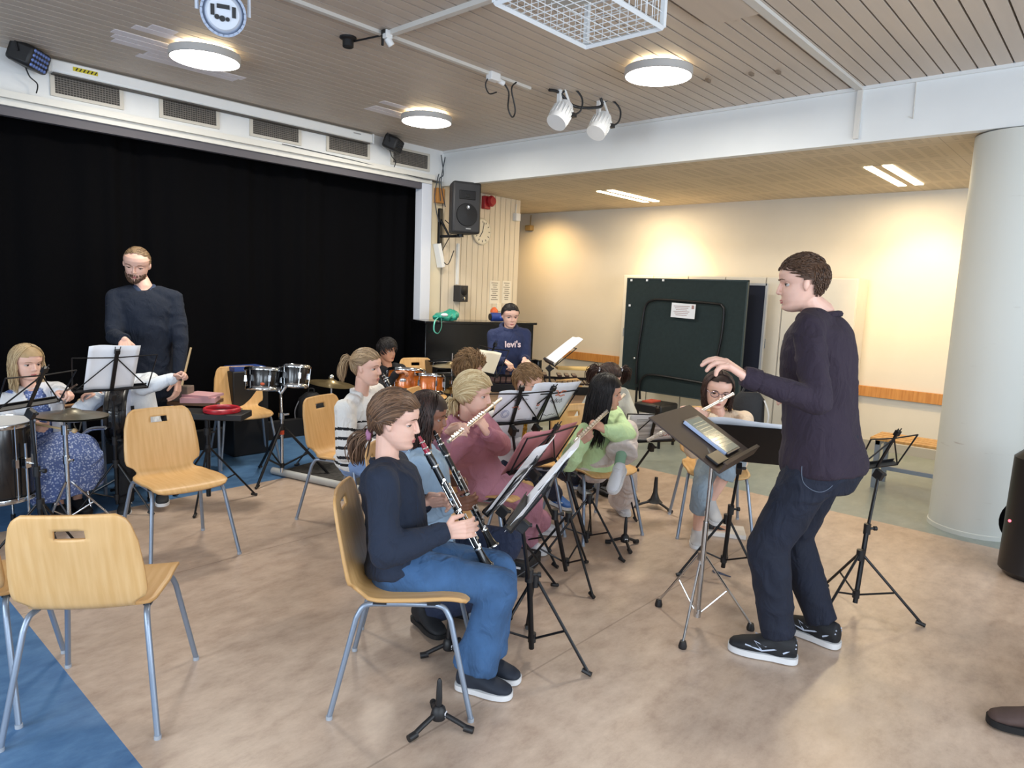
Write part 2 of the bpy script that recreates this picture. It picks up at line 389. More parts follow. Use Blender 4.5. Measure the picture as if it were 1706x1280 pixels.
# round concrete column
COL = mat('column_paint', '#cfd0ca', .6, var=.04, vscale=4)
def column_mat():
    m = COL; nt = m.node_tree; N = nt.nodes; L = nt.links; b = N['Principled BSDF']
    tc = N.new('ShaderNodeTexCoord'); mp = N.new('ShaderNodeMapping'); mp.inputs['Scale'].default_value = (2.5, 2.5, 22); L.new(tc.outputs['Object'], mp.inputs[0])
    n = N.new('ShaderNodeTexNoise'); n.inputs['Scale'].default_value = 2; n.inputs['Detail'].default_value = 6; L.new(mp.outputs[0], n.inputs['Vector'])
    sx = N.new('ShaderNodeSeparateXYZ'); L.new(tc.outputs['Object'], sx.inputs[0])
    d = N.new('ShaderNodeMath'); d.operation = 'SUBTRACT'; d.inputs[1].default_value = .62; L.new(sx.outputs[2], d.inputs[0])
    a = N.new('ShaderNodeMath'); a.operation = 'ABSOLUTE'; L.new(d.outputs[0], a.inputs[0])
    r = N.new('ShaderNodeMapRange'); r.inputs[1].default_value = .0; r.inputs[2].default_value = .05; r.inputs[3].default_value = .2; r.inputs[4].default_value = 0; L.new(a.outputs[0], r.inputs[0])
    s2 = N.new('ShaderNodeMath'); s2.operation = 'ADD'; L.new(r.outputs[0], s2.inputs[0]); L.new(n.outputs['Fac'], s2.inputs[1])
    g = N.new('ShaderNodeMapRange'); g.inputs[1].default_value = .7; g.inputs[2].default_value = .8; g.inputs[4].default_value = .7; L.new(s2.outputs[0], g.inputs[0])
    mx = N.new('ShaderNodeMix'); mx.data_type = 'RGBA'; L.new(g.outputs[0], mx.inputs[0]); mx.inputs[6].default_value = lin('#c3c5c0'); mx.inputs[7].default_value = lin('#9b938a')
    L.new(mx.outputs[2], b.inputs['Base Color'])
column_mat()
CX, CY, CR = 5.96, .72, .285
mb = MB(); mb.lathe([(CR+.006, 0), (CR+.006, .03), (CR, .035), (CR, 2.79)], n=64); o = S(mb.build('trim_8', COL)); o.location = (CX, CY, 0); o['label'] = 'round white concrete column'
# skirting
mb = MB(); mb.box((XW-.01, 3, .05), (.02, 9, .1)); S(mb.build('baseboard_back', mat('skirt', '#a9a59c', .6), smooth=False))

# ------------------------------------------------------------------ fittings on ceiling and beam
LAMP = mat('lamp_glow', '#fffaf2', .5, emit=14); RIM = mat('lamp_rim', '#b9b7b4', .5)
HALO = mat('lamp_top_glow', '#ffedc4', .5, emit=9)
def round_lamp(c, label):
    t = thing('ceiling_lamp', label, 'lamp', (c[0], c[1], ZC), 0, 'round ceiling lamps')
    put(MB().lathe([(.228, -.082), (.235, -.08), (.235, -.03), (.228, -.028), (.1, -.028), (.1, 0)], n=48), 'rim', RIM, t)
    put(MB().lathe([(0, -.094), (.12, -.093), (.2, -.09), (.226, -.0825), (.226, -.07)], n=48), 'diffuser', LAMP, t)
    put(MB().lathe([(.17, -.027), (.185, -.016), (.17, -.005)], n=48), 'halo_ring', HALO, t)
    l = bpy.data.lights.new('lamp_light', 'AREA'); l.shape = 'DISK'; l.size = .42; l.energy = 34; l.color = (1, .93, .8)
    o = bpy.data.objects.new('lamp_light', l); C.objects.link(o); o.parent = t; o.location = (0, 0, -.1)
    return t
round_lamp((2.31, 5.08), 'round lit ceiling lamp on the left near the long white screen case')
round_lamp((4.40, 2.68), 'round lit ceiling lamp beside the wire cage')
round_lamp((4.39, 5.12), 'round lit ceiling lamp in front of the corner effect light, smallest of the three')
# paler repainted patches of boards by two lamps
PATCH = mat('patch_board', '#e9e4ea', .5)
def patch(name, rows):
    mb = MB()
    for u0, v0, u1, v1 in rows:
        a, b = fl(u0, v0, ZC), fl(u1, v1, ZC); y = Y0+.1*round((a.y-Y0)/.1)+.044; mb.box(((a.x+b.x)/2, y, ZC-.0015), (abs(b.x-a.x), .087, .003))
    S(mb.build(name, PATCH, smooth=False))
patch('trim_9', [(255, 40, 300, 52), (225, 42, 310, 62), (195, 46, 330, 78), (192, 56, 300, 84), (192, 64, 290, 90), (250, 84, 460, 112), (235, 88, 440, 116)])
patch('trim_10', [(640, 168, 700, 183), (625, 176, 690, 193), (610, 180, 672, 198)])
# cable ducts
DUCT = mat('duct_white', '#cfccc6', .5)
y0 = 3.78
mb = MB(); mb.box(((-1+4.3)/2, y0, ZC-.012), (5.3, .035, .022)); tag(mb.build('cable_duct', DUCT, smooth=False), 'long narrow cable duct running along the ceiling boards', 'duct')
mb = MB(); mb.box((2.88, (y0+.4)/2, ZC-.015), (.04, y0-.4, .03)); tag(mb.build('cable_duct', DUCT, smooth=False), 'white cable duct crossing the boards from the ceiling junction', 'duct')
mb = MB(); dy = fl(1434, 146, ZC).y; mb.box((4.5, dy, ZC-.012), (2.4, .05, .022)); tag(mb.build('cable_duct', DUCT, smooth=False), 'pale cable duct on the ceiling right of the round lamp, ending at the beam', 'duct')
a = onx(1434, 150, XB-.01); b = onx(1424, 232, XB-.01)
mb = MB(); mb.box((XB-.012, a.y, (a.z+b.z)/2), (.024, .035, a.z-b.z)); tag(mb.build('cable_duct', DUCT, smooth=False), 'short vertical white cable duct on the face of the beam', 'duct')
a = onx(1527, 132, XB-.006); b = onx(1521, 198, XB-.006)
mb = MB(); mb.tube([a, b, b+V((0, .03, .02))], .004, 6); tag(mb.build('wire', DUCT), 'thin loose wire hanging down the beam face', 'wire')
# ceiling socket, cable loop, small black junction puck
t = thing('socket', 'white socket on the ceiling duct with a hanging black cable loop', 'socket', fl(822, 128, ZC-.03))
put(MB().box((0, 0, 0), (.1, .06, .06)).cyl((.05, 0, -.01), (.1, -.02, -.03), .02, 12), 'housing', WHITE, t, bev=.006)
put(MB().tube(spline([(.08, -.02, -.02), (.14, -.03, -.08), (.13, -.04, -.2), (.17, -.05, -.26), (.2, -.05, -.2), (.15, -.05, -.06), (.2, -.05, 0)]), .006, 6), 'cable_loop', BPL, t)
put(MB().tube(spline([(-.02, 0, .02), (-.06, .02, -.06), (-.02, .02, -.12), (.04, 0, -.1)]), .005, 6), 'cable', BPL, t)
p = fl(580, 62, ZC); q = fl(640, 58, ZC-.02)
t = thing('ceiling_microphone', 'small black round device on the ceiling wired to the duct junction', 'sensor', p)
put(MB().lathe([(.055, 0), (.055, -.01), (.036, -.02), (.036, -.06), (.03, -.065), (.0, -.065)], n=20), 'body', BPL, t)
put(MB().tube([(0.03, 0, -.02), (q-p)*.7+V((0, 0, -.01)), q-p], .006, 6), 'cable', BPL, t)
t = thing('junction_plug', 'white plug tied to the duct junction with black tape', 'plug', fl(645, 58, ZC-.03))
put(MB().box((0, 0, 0), (.05, .05, .05)).cyl((.0, 0, -.02), (.03, -.01, -.06), .022, 12), 'plug_body', WHITE, t, bev=.004)
put(MB().box((0, 0, .012), (.07, .03, .02)).box((-.02, .02, -.02), (.012, .012, .09)), 'tape', BPL, t)
# wire cage with a projector inside
c0, c1, c2 = at(862, 28, 3.08), at(976, 78, 3.18), at(1104, 46, 2.85)
zb = 2.82; A = fl(862, 28, zb); B = fl(976, 78, zb); D = fl(1104, 46, zb)
B = V((B.x, B.y, zb)); A = V((A.x-.02, B.y, zb)); D = V((B.x, D.y, zb)); E = V((A.x, D.y, zb))
A.x -= .15; E.x -= .15
t = thing('projector_cage', 'white wire cage hung from the ceiling around a projector', 'cage', (A+D)/2)
o0 = V(t.location); WCAGE = mat('cage_white', '#dfe3e6', .4)
mbf = MB(); mbw = MB(); up = V((0, 0, ZC-zb))
for p in (A, B, D, E): mbf.box(p-o0+up/2, (.022, .022, up.z))
for p, q in ((A, B), (B, D), (D, E), (E, A)):
    mbf.tube([p-o0, q-o0], .013, 4); mbf.tube([p-o0+up, q-o0+up], .011, 4)
    n = int((q-p).length/.045)
    for k in range(1, n): r = p.lerp(q, k/n)-o0; mbw.tube([r, r+up], .0022, 4)
    for k in range(1, 6): mbw.tube([p-o0+up*k/6, q-o0+up*k/6], .0022, 4)
n = int((B-A).length/.05)
for k in range(1, n): mbw.tube([A.lerp(B, k/n)-o0, E.lerp(D, k/n)-o0], .0022, 4)
n = int((D-B).length/.05)
for k in range(1, n): mbw.tube([B.lerp(D, k/n)-o0, A.lerp(E, k/n)-o0], .0022, 4)
put(mbf, 'frame', WCAGE, t, smooth=False); put(mbw, 'wire_mesh', WCAGE, t, smooth=False)
c = (A+D)/2
t = thing('projector', 'white projector seen through the wires of the ceiling cage', 'projector', (c.x, c.y+.05, 3.0))
put(MB().box((0, 0, 0), (.32, .4, .12)), 'case', mat('projector_case', '#b9b6ae', .5), t, bev=.01)
put(MB().cyl((0, 0, .06), (0, 0, .22), .025), 'mount', WHITE, t)
put(MB().cyl((-.161, .1, 0), (-.19, .1, 0), .05), 'lens', BPL, t)
put(MB().box((.161, -.02, 0.01), (.004, .2, .05)), 'port_panel', BPL, t)
# flat vent plate at the top right
p = fl(1190, 3, ZC)
mb = MB(); mb.box((p.x, p.y, ZC-.01), (.5, .3, .02)); tag(mb.build('ceiling_plate', SLAT, smooth=False), 'flat beige plate on the ceiling at the top edge above the right lamp', 'plate')
# stubs on the ceiling
for (u, v, l) in ((1180, 132, 'small grey clip on the ceiling boards right of the lit lamp'), (1252, 121, 'small grey clip on the ceiling boards farther right of the lit lamp'), (1297, 118, 'small grey clip on the ceiling boards nearest the beam duct')):
    p = fl(u, v, ZC); mb = MB(); mb.box((p.x, p.y, ZC-.01), (.05, .02, .02)); tag(mb.build('ceiling_clip', mat('clip', '#7c6c5c', .6), smooth=False), l, 'clip')
# round white stage light at the top left
p = fl(372, 22, 2.95); WPL = mat('par_white', '#d4dbe6', .4)
t = thing('stage_light', 'white round finned stage light hanging at the top left of the ceiling', 'light', p)
R = cframe((V((0, 0, 1.6))-p), (0, 0, 1)); Rz = M((R.col[1], R.col[2], R.col[0])).transposed()
put(MB().lathe([(0, .06), (.075, .06), (.08, .055), (.105, .0), (.11, -.12)], Rz, 32), 'housing', WPL, t)
mb = MB()
for k in range(26):
    a = 2*PI*k/26; mb.box(Rz @ V((.103*math.cos(a), .103*math.sin(a), .01)), (.012, .03, .09), Rz @ M.Rotation(a, 3, 'Z') )
put(mb, 'cooling_fins', mat('fin_white', '#a9b6cd', .4), t, smooth=False)
mb = MB()
for x, y, r in ((-.03, -.02, .012), (-.005, -.025, .014), (.02, -.025, .01)): mb.cyl(Rz @ V((x, y, .058)), Rz @ V((x, y, .066)), r, 14)
mb.box(Rz @ V((-.05, .01, .06)), (.018, .05, .012), Rz); mb.box(Rz @ V((.05, .01, .06)), (.018, .05, .012), Rz); mb.box(Rz @ V((0, .03, .06)), (.06, .02, .012), Rz)
put(mb, 'rear_panel', BPL, t, smooth=False)
put(MB().tube([Rz @ V((-.125, 0, -.05)), Rz @ V((-.125, .1, -.05)), V((0, 0, .2)), Rz @ V((.125, .1, -.05)), Rz @ V((.125, 0, -.05))], .01, 6), 'yoke', WPL, t)
put(MB().cyl((0, 0, .18), (0, 0, ZC-p.z), .012), 'stem', WPL, t)
# pair of white spotlights in front of the beam
for (u, v, d, lab) in ((935, 190, 5.35, 'white spotlight hanging in front of the beam, left of the pair'), (1000, 208, 5.6, 'white spotlight hanging in front of the beam, right of the pair')):
    top = fl(u+5, v-38, ZC); c = at(u, v, depth(top)); c.z = max(c.z, 2.75)
    t = thing('spotlight', lab, 'light', c, 0, 'white spotlights by the beam')
    f = (RT*-.35+V((0, 0, -1))*.75-FW*.4).normalized(); R = fromto((0, 0, 0), f)
    put(MB().lathe([(.03, -.12), (.06, -.1), (.075, -.02), (.085, .06), (.082, .1), (.07, .1)], R, 24), 'lamp_head', WHITE, t)
    mb = MB()
    for k in range(18):
        a = 2*PI*k/18; mb.box(R @ V((.078*math.cos(a), .078*math.sin(a), .0)), (.02, .006, .1), R @ M.Rotation(a, 3, 'Z'))
    put(mb, 'cooling_fins', WHITE, t, smooth=False)
    put(MB().tube([RT*.09+UPV*.02, RT*.02+V((0, 0, .19)), V((0, 0, .2))-RT*.02], .01, 6).box(RT*-.02+V((0, 0, .13)), (.03, .03, .16)), 'bracket', WHITE, t)
    put(MB().cyl((0, 0, .2), (0, 0, ZC-c.z), .01), 'stem', CHR, t)
    put(MB().tube(spline([V((0, 0, -.02))+RT*.06, V((0, 0, .02))+RT*.15, V((0, 0, .12))+RT*.16, V((0, 0, .2))+RT*.08, V((0, 0, ZC-c.z-.02))]), .008, 6).box(RT*.09+V((0, 0, -.01)), (.05, .05, .03)), 'cable', BPL, t)
p = fl(915, 150, ZC-.02); q = fl(1000, 178, ZC-.08)
mb = MB(); mb.tube(spline([p, p+V((.1, -.02, 0)), (p+q)/2+V((0, 0, -.06)), q, q+V((0, 0, .07))]), .012, 8)
tag(mb.build('cable', BPL), 'thick black cable slung between the two white spotlights', 'cable')
# fluorescent pairs in the alcove ceiling
TUBE = mat('strip_glow', '#fff1d2', .5, emit=7)
for (x0, x1, y, lab) in ((6.7, 7.88, 1.83, 'pair of lit recessed strip lights in the alcove ceiling near the column'), (6.83, 7.88, 4.78, 'pair of lit recessed strip lights in the alcove ceiling above the green board')):
    t = thing('strip_light', lab, 'lamp', ((x0+x1)/2, y, ZA), 0, 'alcove strip lights')
    put(MB().box((0, .075, -.004), (x1-x0, .075, .012)).box((0, -.075, -.004), (x1-x0, .075, .012)), 'tube_panel', TUBE, t, smooth=False)
    put(MB().box((0, 0, -.002), (x1-x0+.06, .07, .008)), 'frame', mat('strip_frame', '#bca98b', .5), t, smooth=False)
    area('strip', ((x0+x1)/2, y, ZA-.03), ((x0+x1)/2, y, 0), x1-x0, .2, 30, (1, .78, .46))

# ------------------------------------------------------------------ stage header fittings
GR = mat('vent_dark', '#3a3632', .6); GRW = mat('vent_frame', '#c9c3b8', .5)
for (u0, v0, u1, v1, lab) in ((90, 118, 199, 163, 'ventilation grille at the left end of the stage header'), (271, 162, 360, 200, 'ventilation grille second from the left on the stage header'), (421, 197, 497, 231, 'middle one of the five ventilation grilles on the stage header'), (548, 226, 612, 256, 'ventilation grille under the right end of the screen case'), (655, 253, 712, 277, 'ventilation grille behind the corner effect light')):
    a = ony((u0), (v0), YS-.01); b = ony(u1, v1, YS-.01); w_ = b.x-a.x; cz = (ony(u0, v0+14, YS).z+ony(u1, v1-14, YS).z)/2; cz = 3.03; h_ = .15
    t = thing('ventilation_grille', lab, 'grille', ((a.x+b.x)/2, YS-.008, cz), 0, 'grilles on the stage header')
    put(MB().box((0, 0, h_/2+.012), (w_+.06, .016, .024)).box((0, 0, -h_/2-.012), (w_+.06, .016, .024)).box((-w_/2-.015, 0, 0), (.03, .016, h_)).box((w_/2+.015, 0, 0), (.03, .016, h_)), 'frame', GRW, t, smooth=False)
    put(MB().box((0, .004, 0), (w_, .006, h_)), 'dark_back', GR, t, smooth=False)
    mb = MB(); n = max(8, int(w_/.02))
    for k in range(1, n): mb.box((-w_/2+w_*k/n, -.002, 0), (.004, .006, h_))
    for k in range(1, 9): mb.box((0, -.004, -h_/2+h_*k/9), (w_, .006, .005))
    put(mb, 'bars', mat('vent_bar', '#77716a', .5), t, smooth=False)
a = ony(84, 92, YS-.1); b = ony(614, 222, YS-.1); xa, xb_ = 1.67, 4.6
t = thing('projector_screen_case', 'long white rolled projection screen case fixed along the stage header', 'screen', ((xa+xb_)/2, YS-.05, 3.135))
put(MB().box((0, 0, 0), (xb_-xa, .1, .09)), 'case', mat('case_white', '#f0f1f0', .4), t, bev=.012)
put(MB().box((0, 0, -.05), (xb_-xa-.04, .06, .012)), 'bottom_slot', mat('slot', '#57534f', .6), t, smooth=False)
for s_ in (-1, 1): put(MB().box((s_*((xb_-xa)/2+.008), 0, 0), (.016, .105, .1)), 'end_cap', WHITE, t, bev=.004)
mb = MB(); YEL = mat('warning_yellow', '#d3c22c', .5); mb.box((-(xb_-xa)/2+.23, -.0515, .005), (.17, .002, .03)); mb.m = 1
for k in range(6): mb.box((-(xb_-xa)/2+.17+.026*k, -.053, .005), (.008, .002, .026), M.Rotation(.6, 3, 'Y'))
put(mb, 'warning_sticker', [YEL, mat('warn_black', '#2d2a18', .6)], t, smooth=False)
put(MB().box(((xb_-xa)/2-.2, -.0515, .015), (.09, .002, .012)), 'name_plate', mat('plate_grey', '#a9a9a9', .5), t, smooth=False)
# black effect lights on the header
LENS = mat('lens_blue', '#6f86c4', .15, .3); 
for (u, v, d, lab, sc, yw) in ((48, 95, None, 'black multi-lens effect light at the left end of the stage header', 1., -40), (655, 240, None, 'black effect light on a bracket at the corner end of the stage header', .95, -55)):
    p = ony(u, v, YS-.16)
    t = thing('effect_light', lab, 'light', p, math.radians(yw), 'black effect lights on the stage header')
    Rt = M.Rotation(.35, 3, 'Y')
    put(MB().box((0, 0, 0), (.17*sc, .26*sc, .15*sc), Rt), 'housing', BPL, t, bev=.025)
    mb = MB()
    for i in range(4):
        for j in range(6): mb.ell(Rt @ V((.082*sc, (-.1+.035*j)*sc, (-.05+.033*i)*sc)), .014*sc, nu=8, nv=5)
    put(mb, 'lenses', LENS if u < 100 else BPL, t)
    put(MB().tube([(0, -.14*sc, 0), (-.03, -.14*sc, .13*sc), (-.03, .14*sc, .13*sc), (0, .14*sc, 0)], .007, 6), 'bracket', BPL, t)
    put(MB().tube(spline([(-.05, 0.05, -.06), (-.03, .06, -.12), (-.0, .1, -.16), (-.02, .12, -.22)]), .005, 6), 'power_cable', BPL, t)
# junk of cables at the top of the white post
mb = MB()
for k, (u, vs) in enumerate(((735, (258, 290, 300, 335)), (728, (290, 300, 330, 370)), (738, (262, 300, 320, 345)))):
    mb.tube(spline([ony(u+4*math.sin(i*2+k), v, YS-.05-.01*k) for i, v in enumerate(vs)]), .006, 6)
mb.tube(spline([ony(722, 300, YS-.04), ony(700, 297, YS-.06), ony(600, 270, YS-.08), ony(470, 240, YS-.1)]), .004, 6)
tag(mb.build('cable', mat('cable_grey', '#3b4148', .5), None), 'loose dark cables gathered at the top of the white corner post', 'cable')
# ================================================================== furniture
def wood_mat(name, c, d, rough=.38):
    m = mat(name, c, rough); nt = m.node_tree; N = nt.nodes; L = nt.links; b = N['Principled BSDF']
    tc = N.new('ShaderNodeTexCoord'); mp = N.new('ShaderNodeMapping'); mp.inputs['Scale'].default_value = (3, 38, 3); L.new(tc.outputs['Object'], mp.inputs[0])
    n = N.new('ShaderNodeTexNoise'); n.inputs['Scale'].default_value = 1.5; n.inputs['Detail'].default_value = 6; L.new(mp.outputs[0], n.inputs['Vector'])
    r = N.new('ShaderNodeValToRGB'); e = r.color_ramp.elements; e[0].position = .35; e[1].position = .65; e[0].color = lin(d); e[1].color = lin(c)
    L.new(n.outputs['Fac'], r.inputs[0]); L.new(r.outputs[0], b.inputs['Base Color']); return m
BEECH = wood_mat('beech_ply', '#dcb27a', '#d2a56a'); EDGE = mat('ply_edge', '#c69a63', .5)
PINE = wood_mat('pine_plank', '#c98f4e', '#b5793c', .5)
def chair_proto(label):
    t = thing('wooden_chair', label, 'chair', (0, 0, 0), 0, 'bent plywood stacking chairs')
    prof = spline([(.225, 0, .424), (.205, 0, .444), (.14, 0, .452), (.03, 0, .447), (-.09, 0, .441), (-.155, 0, .446), (-.198, 0, .468), (-.217, 0, .51), (-.232, 0, .58), (-.252, 0, .68), (-.278, 0, .80), (-.281, 0, .822)], 7)
    k = len(prof)-1
    L = [0]
    for a, b in zip(prof, prof[1:]): L.append(L[-1]+(b-a).length)
    T = L[-1]
    wt = [(0, .150), (.012, .185), (.035, .203), (.2, .213), (.36, .205), (.395, .196), (.425, .168), (.45, .160), (.475, .170), (.50, .205), (.53, .212), (.6, .21), (.72, .20), (.79, .183), (.82, .168), (.838, .140)]
    nv = 24
    S_ = [T*i/72 for i in range(73)]
    def P(s, v):
        j = 0
        while j < k-1 and L[j+1] < s: j += 1
        f = (s-L[j])/max(1e-9, L[j+1]-L[j]); p = prof[j].lerp(prof[j+1], min(1, f))
        w_ = interp(wt, s*.838/T); y = w_*v
        back = max(0, min(1, (p.z-.5)/.2)); seat = 1-back
        return V((p.x-.018*back*(1-v*v), y, p.z-.008*seat*(1-v*v)))
    hs = [T*i/72 for i in range(73) if True]
    def fn(i, j): return P(T*i, j*2-1)
    def skip(i, j):
        s = T*(i+.5)/72; y = abs((j+.5)/nv*2-1)*interp(wt, s*.838/T)
        d = T-s-.072
        return abs(d) < .0135 and y < .044
    mb = MB(); mb.grid(fn, 72, nv, skip)
    o = put(mb, 'seat_shell', [BEECH, EDGE], t)
    sd = o.modifiers.new('ply', 'SOLIDIFY'); sd.thickness = .011; sd.offset = -1; sd.material_offset_rim = 1
    for sx in (1, -1):
        for sy in (1, -1):
            foot = V((.262*sx-.01, .245*sy, .008)); top = V((.17*sx-.01, .195*sy, .395)); rail = V((.115*sx-.01, .18*sy, .425))
            d = (top-foot).normalized()
            pts = [foot, foot.lerp(top, .5), top-d*.02]+spline([top-d*.02, top+V((-.02*sx, -.006*sy, .022)), rail], 5)[1:]+[V((-.01, .178*sy, .426))]
            leg = put(MB().tube(pts, .0105, 12), 'leg', STEEL, t)
            g = MB().cyl((foot.x, foot.y, 0), (foot.x, foot.y, .014), .0125, 12).build('glide', mat('glide_grey', '#9fa6b0', .6)); g.parent = leg
    put(MB().tube([(.09, -.18, .424), (.09, .18, .424)], .008, 8), 'crossbar', STEEL, t)
    for x in (-.1, .1):
        for y in (-.178, .178): put(MB().box((x, y, .434), (.05, .025, .016)), 'rubber_spacer', BPL, t, smooth=False)
    return t
CH = {}
def chair(key, x, y, deg, label):
    if not CH:
        c = chair_proto(label); c.location = (x, y, 0); c.rotation_euler = (0, 0, math.radians(deg))
    else: c = dup(next(iter(CH.values())), (x, y, 0), math.radians(deg), label)
    CH[key] = c; return c
chair('A', .83, 2.73, 53, 'empty wooden chair nearest the front on the left, its back turned to us')
chair('A2', .47, 3.12, 60, 'wooden chair cut off by the left edge of the picture')
chair('B', 1.62, 4.02, -92, 'empty wooden chair in front of the white-sleeved drummer, facing us')
chair('D', 2.9, 5.75, -105, 'empty wooden chair on the blue floor behind the pair of bongos')
chair('E', 2.74, 3.9, -72, 'wooden chair under the girl in the striped jumper')
chair('G', 1.71, 2.02, -46, 'wooden chair under the clarinet girl in jeans, nearest us')
chair('N', 2.2, 2.5, -46, 'wooden chair under the second clarinet player in the light blue top')
chair('P', 2.87, 2.73, -70, 'wooden chair under the flute girl in the pink tracksuit')
chair('K', 3.8, 2.62, -108, 'wooden chair under the flute girl in the green jumper')
chair('L', 4.42, 2.05, -145, 'wooden chair under the flute girl with glasses')
chair('F', 4.85, 5.62, -112, 'empty wooden chair behind the orange toms')
chair('S', 3.56, 3.86, -62, 'wooden chair under the child with spiky brown hair')
chair('Y', 3.62, 2.98, -60, 'wooden chair under the boy with short fair-brown hair')
chair('H', 4.95, 3.5, -95, 'wooden chair under the child with two pigtails')

# ------------------------------------------------------------------ music stands
def tripod(t, r, hub, hang, yaw, foot=True, m=BLK, leg_r=.007, spread=.0):
    for k in range(3):
        a = math.radians(yaw+120*k); d = V((math.cos(a), math.sin(a), 0))
        leg = put(MB().tube([d*.018+V((0, 0, hub)), d*r+V((0, 0, .012))], leg_r, 8), 'leg', m, t)
        if foot: f = MB().tube([d*(r-.03)+V((0, 0, .02)), d*(r+.012)+V((0, 0, .010))], .0105, 8).build('rubber_foot', BPL); f.parent = leg
        put(MB().tube([d*.016+V((0, 0, hang)), d*(r*.55)+V((0, 0, .012+(hub-.012)*.45))], leg_r*.75, 6), 'brace', m, t)
    put(MB().cyl((0, 0, hub-.025), (0, 0, hub+.03), .02, 14), 'hub', BPL, t)
    put(MB().cyl((0, 0, hang-.02), (0, 0, hang+.02), .018, 14), 'lower_hub', BPL, t)
def rot_desk(yaw, tilt):
    """desk frame: x right as the player sees it, y out of the desk towards the player, z up along the desk"""
    n = V((math.cos(math.radians(yaw)), math.sin(math.radians(yaw)), 0)); s = V((0, 0, 1)).cross(n).normalized()*-1
    th = math.radians(tilt); up = V((0, 0, 1))*math.cos(th)-n*math.sin(th); nn = s.cross(up)
    if nn.dot(n) < 0: nn = -nn
    return M((s, nn, up)).transposed()
def music_stand(label, base, desk, yaw, tilt, kind='wire', rot=0, foot_r=.27, hub=.33, m=BLK, scale=1., pole_m=None):
    base = V((base[0], base[1], 0)); desk = V(desk)
    t = thing('music_stand', label, 'music stand', base, 0, 'music stands')
    pm = pole_m or m; top = desk-base
    R = rot_desk(yaw, tilt)
    att = top - R.col[2]*(.03)-R.col[1]*.03
    tripod(t, foot_r, hub, .1, rot, m=m)
    mid = V((att.x*.4, att.y*.4, min(att.z*.62, .55)))
    put(MB().tube([(0, 0, .05), mid], .0125, 12), 'lower_pole', pm, t)
    put(MB().tube([mid-V((0, 0, .03)), att-V((0, 0, .0))], .0085, 10), 'upper_pole', pm, t)
    put(MB().cyl(mid-V((0, 0, .03)), mid+V((0, 0, .025)), .018, 12).cyl(mid, mid+RT*.045, .007, 8).cyl(mid+RT*.035, mid+RT*.05, .012, 10), 'height_knob', BPL, t)
    put(MB().box(att, (.03, .05, .05), R).cyl(att, att+RT*.04, .009, 8), 'tilt_joint', BPL, t, bev=.004)
    s = scale
    def Q(x, z, y=0): return top+R @ V((x*s, y, z*s))
    if kind == 'wire':
        put(MB().box(Q(0, 0, .012), (.42*s, .035, .008), R).box(Q(0, .008, .03), (.42*s, .004, .018), R), 'ledge', m, t, smooth=False)
        put(MB().box(Q(0, .13), (.022*s, .008, .27*s), R), 'center_strut', m, t, smooth=False)
        for sx in (-1, 1):
            put(MB().tube([Q(0, .225), Q(.235*sx, .235)], .0042, 6).tube([Q(.235*sx, .235), Q(.21*sx, .0)], .0042, 6).tube([Q(0, .225), Q(.2*sx, .01)], .0042, 6), 'folding_arm', m, t)
        put(MB().box(Q(0, .265), (.03, .02, .03), R).tube([Q(-.012, .27), Q(-.015, .3)], .003, 5).tube([Q(.012, .27), Q(.015, .3)], .003, 5), 'top_clip', m, t)
    elif kind == 'board':
        put(MB().box(Q(0, .16), (.50*s, .006, .33*s), R), 'desk_plate', m, t, smooth=False, bev=.002)
        put(MB().box(Q(0, -.003, .025), (.50*s, .05, .006), R).box(Q(0, .008, .048), (.50*s, .005, .02), R), 'ledge', m, t, smooth=False)
    return t, (lambda x, z, y=0: base+Q(x, z, y)), R
def sheet(label, Q, R, x0, x1, z0, z1, y=.016, m=PAPER, group='sheets on the music stands', curl=.02, name='sheet_music', bow=0.):
    mb = MB(); mb.grid(lambda a, b: Q(x0+(x1-x0)*a, z0+(z1-z0)*b, y+curl*(b**2)*math.sin(a*5)*.6+bow*math.sin(a*PI)*-1+.004*math.sin(a*9)), 10, 8)
    return tag(mb.build(name, m, solid=.0012), label, 'sheet music', group)
def doodle(o, Q, items, y):
    """printing seen on the page: rings, strokes, scribbles"""
    for nm, m, pts, r in items:
        for pl in pts: MB().tube([Q(p[0], p[1], y) for p in pl], r, 4).build(nm, m, o)
ORP = mat('print_orange', '#d8764a', .8); BLP = mat('print_blue', '#6f7fae', .8)
def ring(cx, cz, r, n=14): return [(cx+r*math.cos(2*PI*k/n), cz+r*math.sin(2*PI*k/n)) for k in range(n+1)]
def scrib(cx, cz, w_, h_, n=9, seed=1):
    q = random.Random(seed); return [(cx-w_/2+w_*k/n, cz+h_*(q.random()-.5)) for k in range(n+1)]
def staves(x0, x1, z0, z1, n, seed=0):
    out = []
    for k in range(n):
        z = z0+(z1-z0)*(k+.5)/n; h = (z1-z0)/n*.4
        out += [[(x0, z+h*j/4-h/2), (x1, z+h*j/4-h/2)] for j in (0, 2, 4)]
    return out
# front clarinet girl's stand and music
d = 2.62
t, Q, R = music_stand('black music stand in front of the clarinet girl in jeans, sheets seen edge-on', (2.21, 1.80), at(868, 858, 2.72), 121, 36, rot=-75, hub=.36)
o = sheet('white sheets on the nearest black stand, seen edge-on before the front clarinet girl', Q, R, -.17, .24, -.03, .34, .016, bow=.02)
doodle(o, Q, [('printed_line', PRINT, staves(-.12, .2, .02, .3, 7), .0008)], -.005)
t, Q, R = music_stand('black music stand of the second clarinet player, just behind the nearest stand', (2.62, 2.28), at(835, 838, 3.25), 116, 34, rot=-20, hub=.34)
o = sheet('white sheets seen edge-on on the second clarinet player\'s stand', Q, R, -.2, .24, -.03, .36, .016, bow=.02)
doodle(o, Q, [('printed_line', PRINT, staves(-.15, .2, .02, .3, 7), .0009)], -.005)
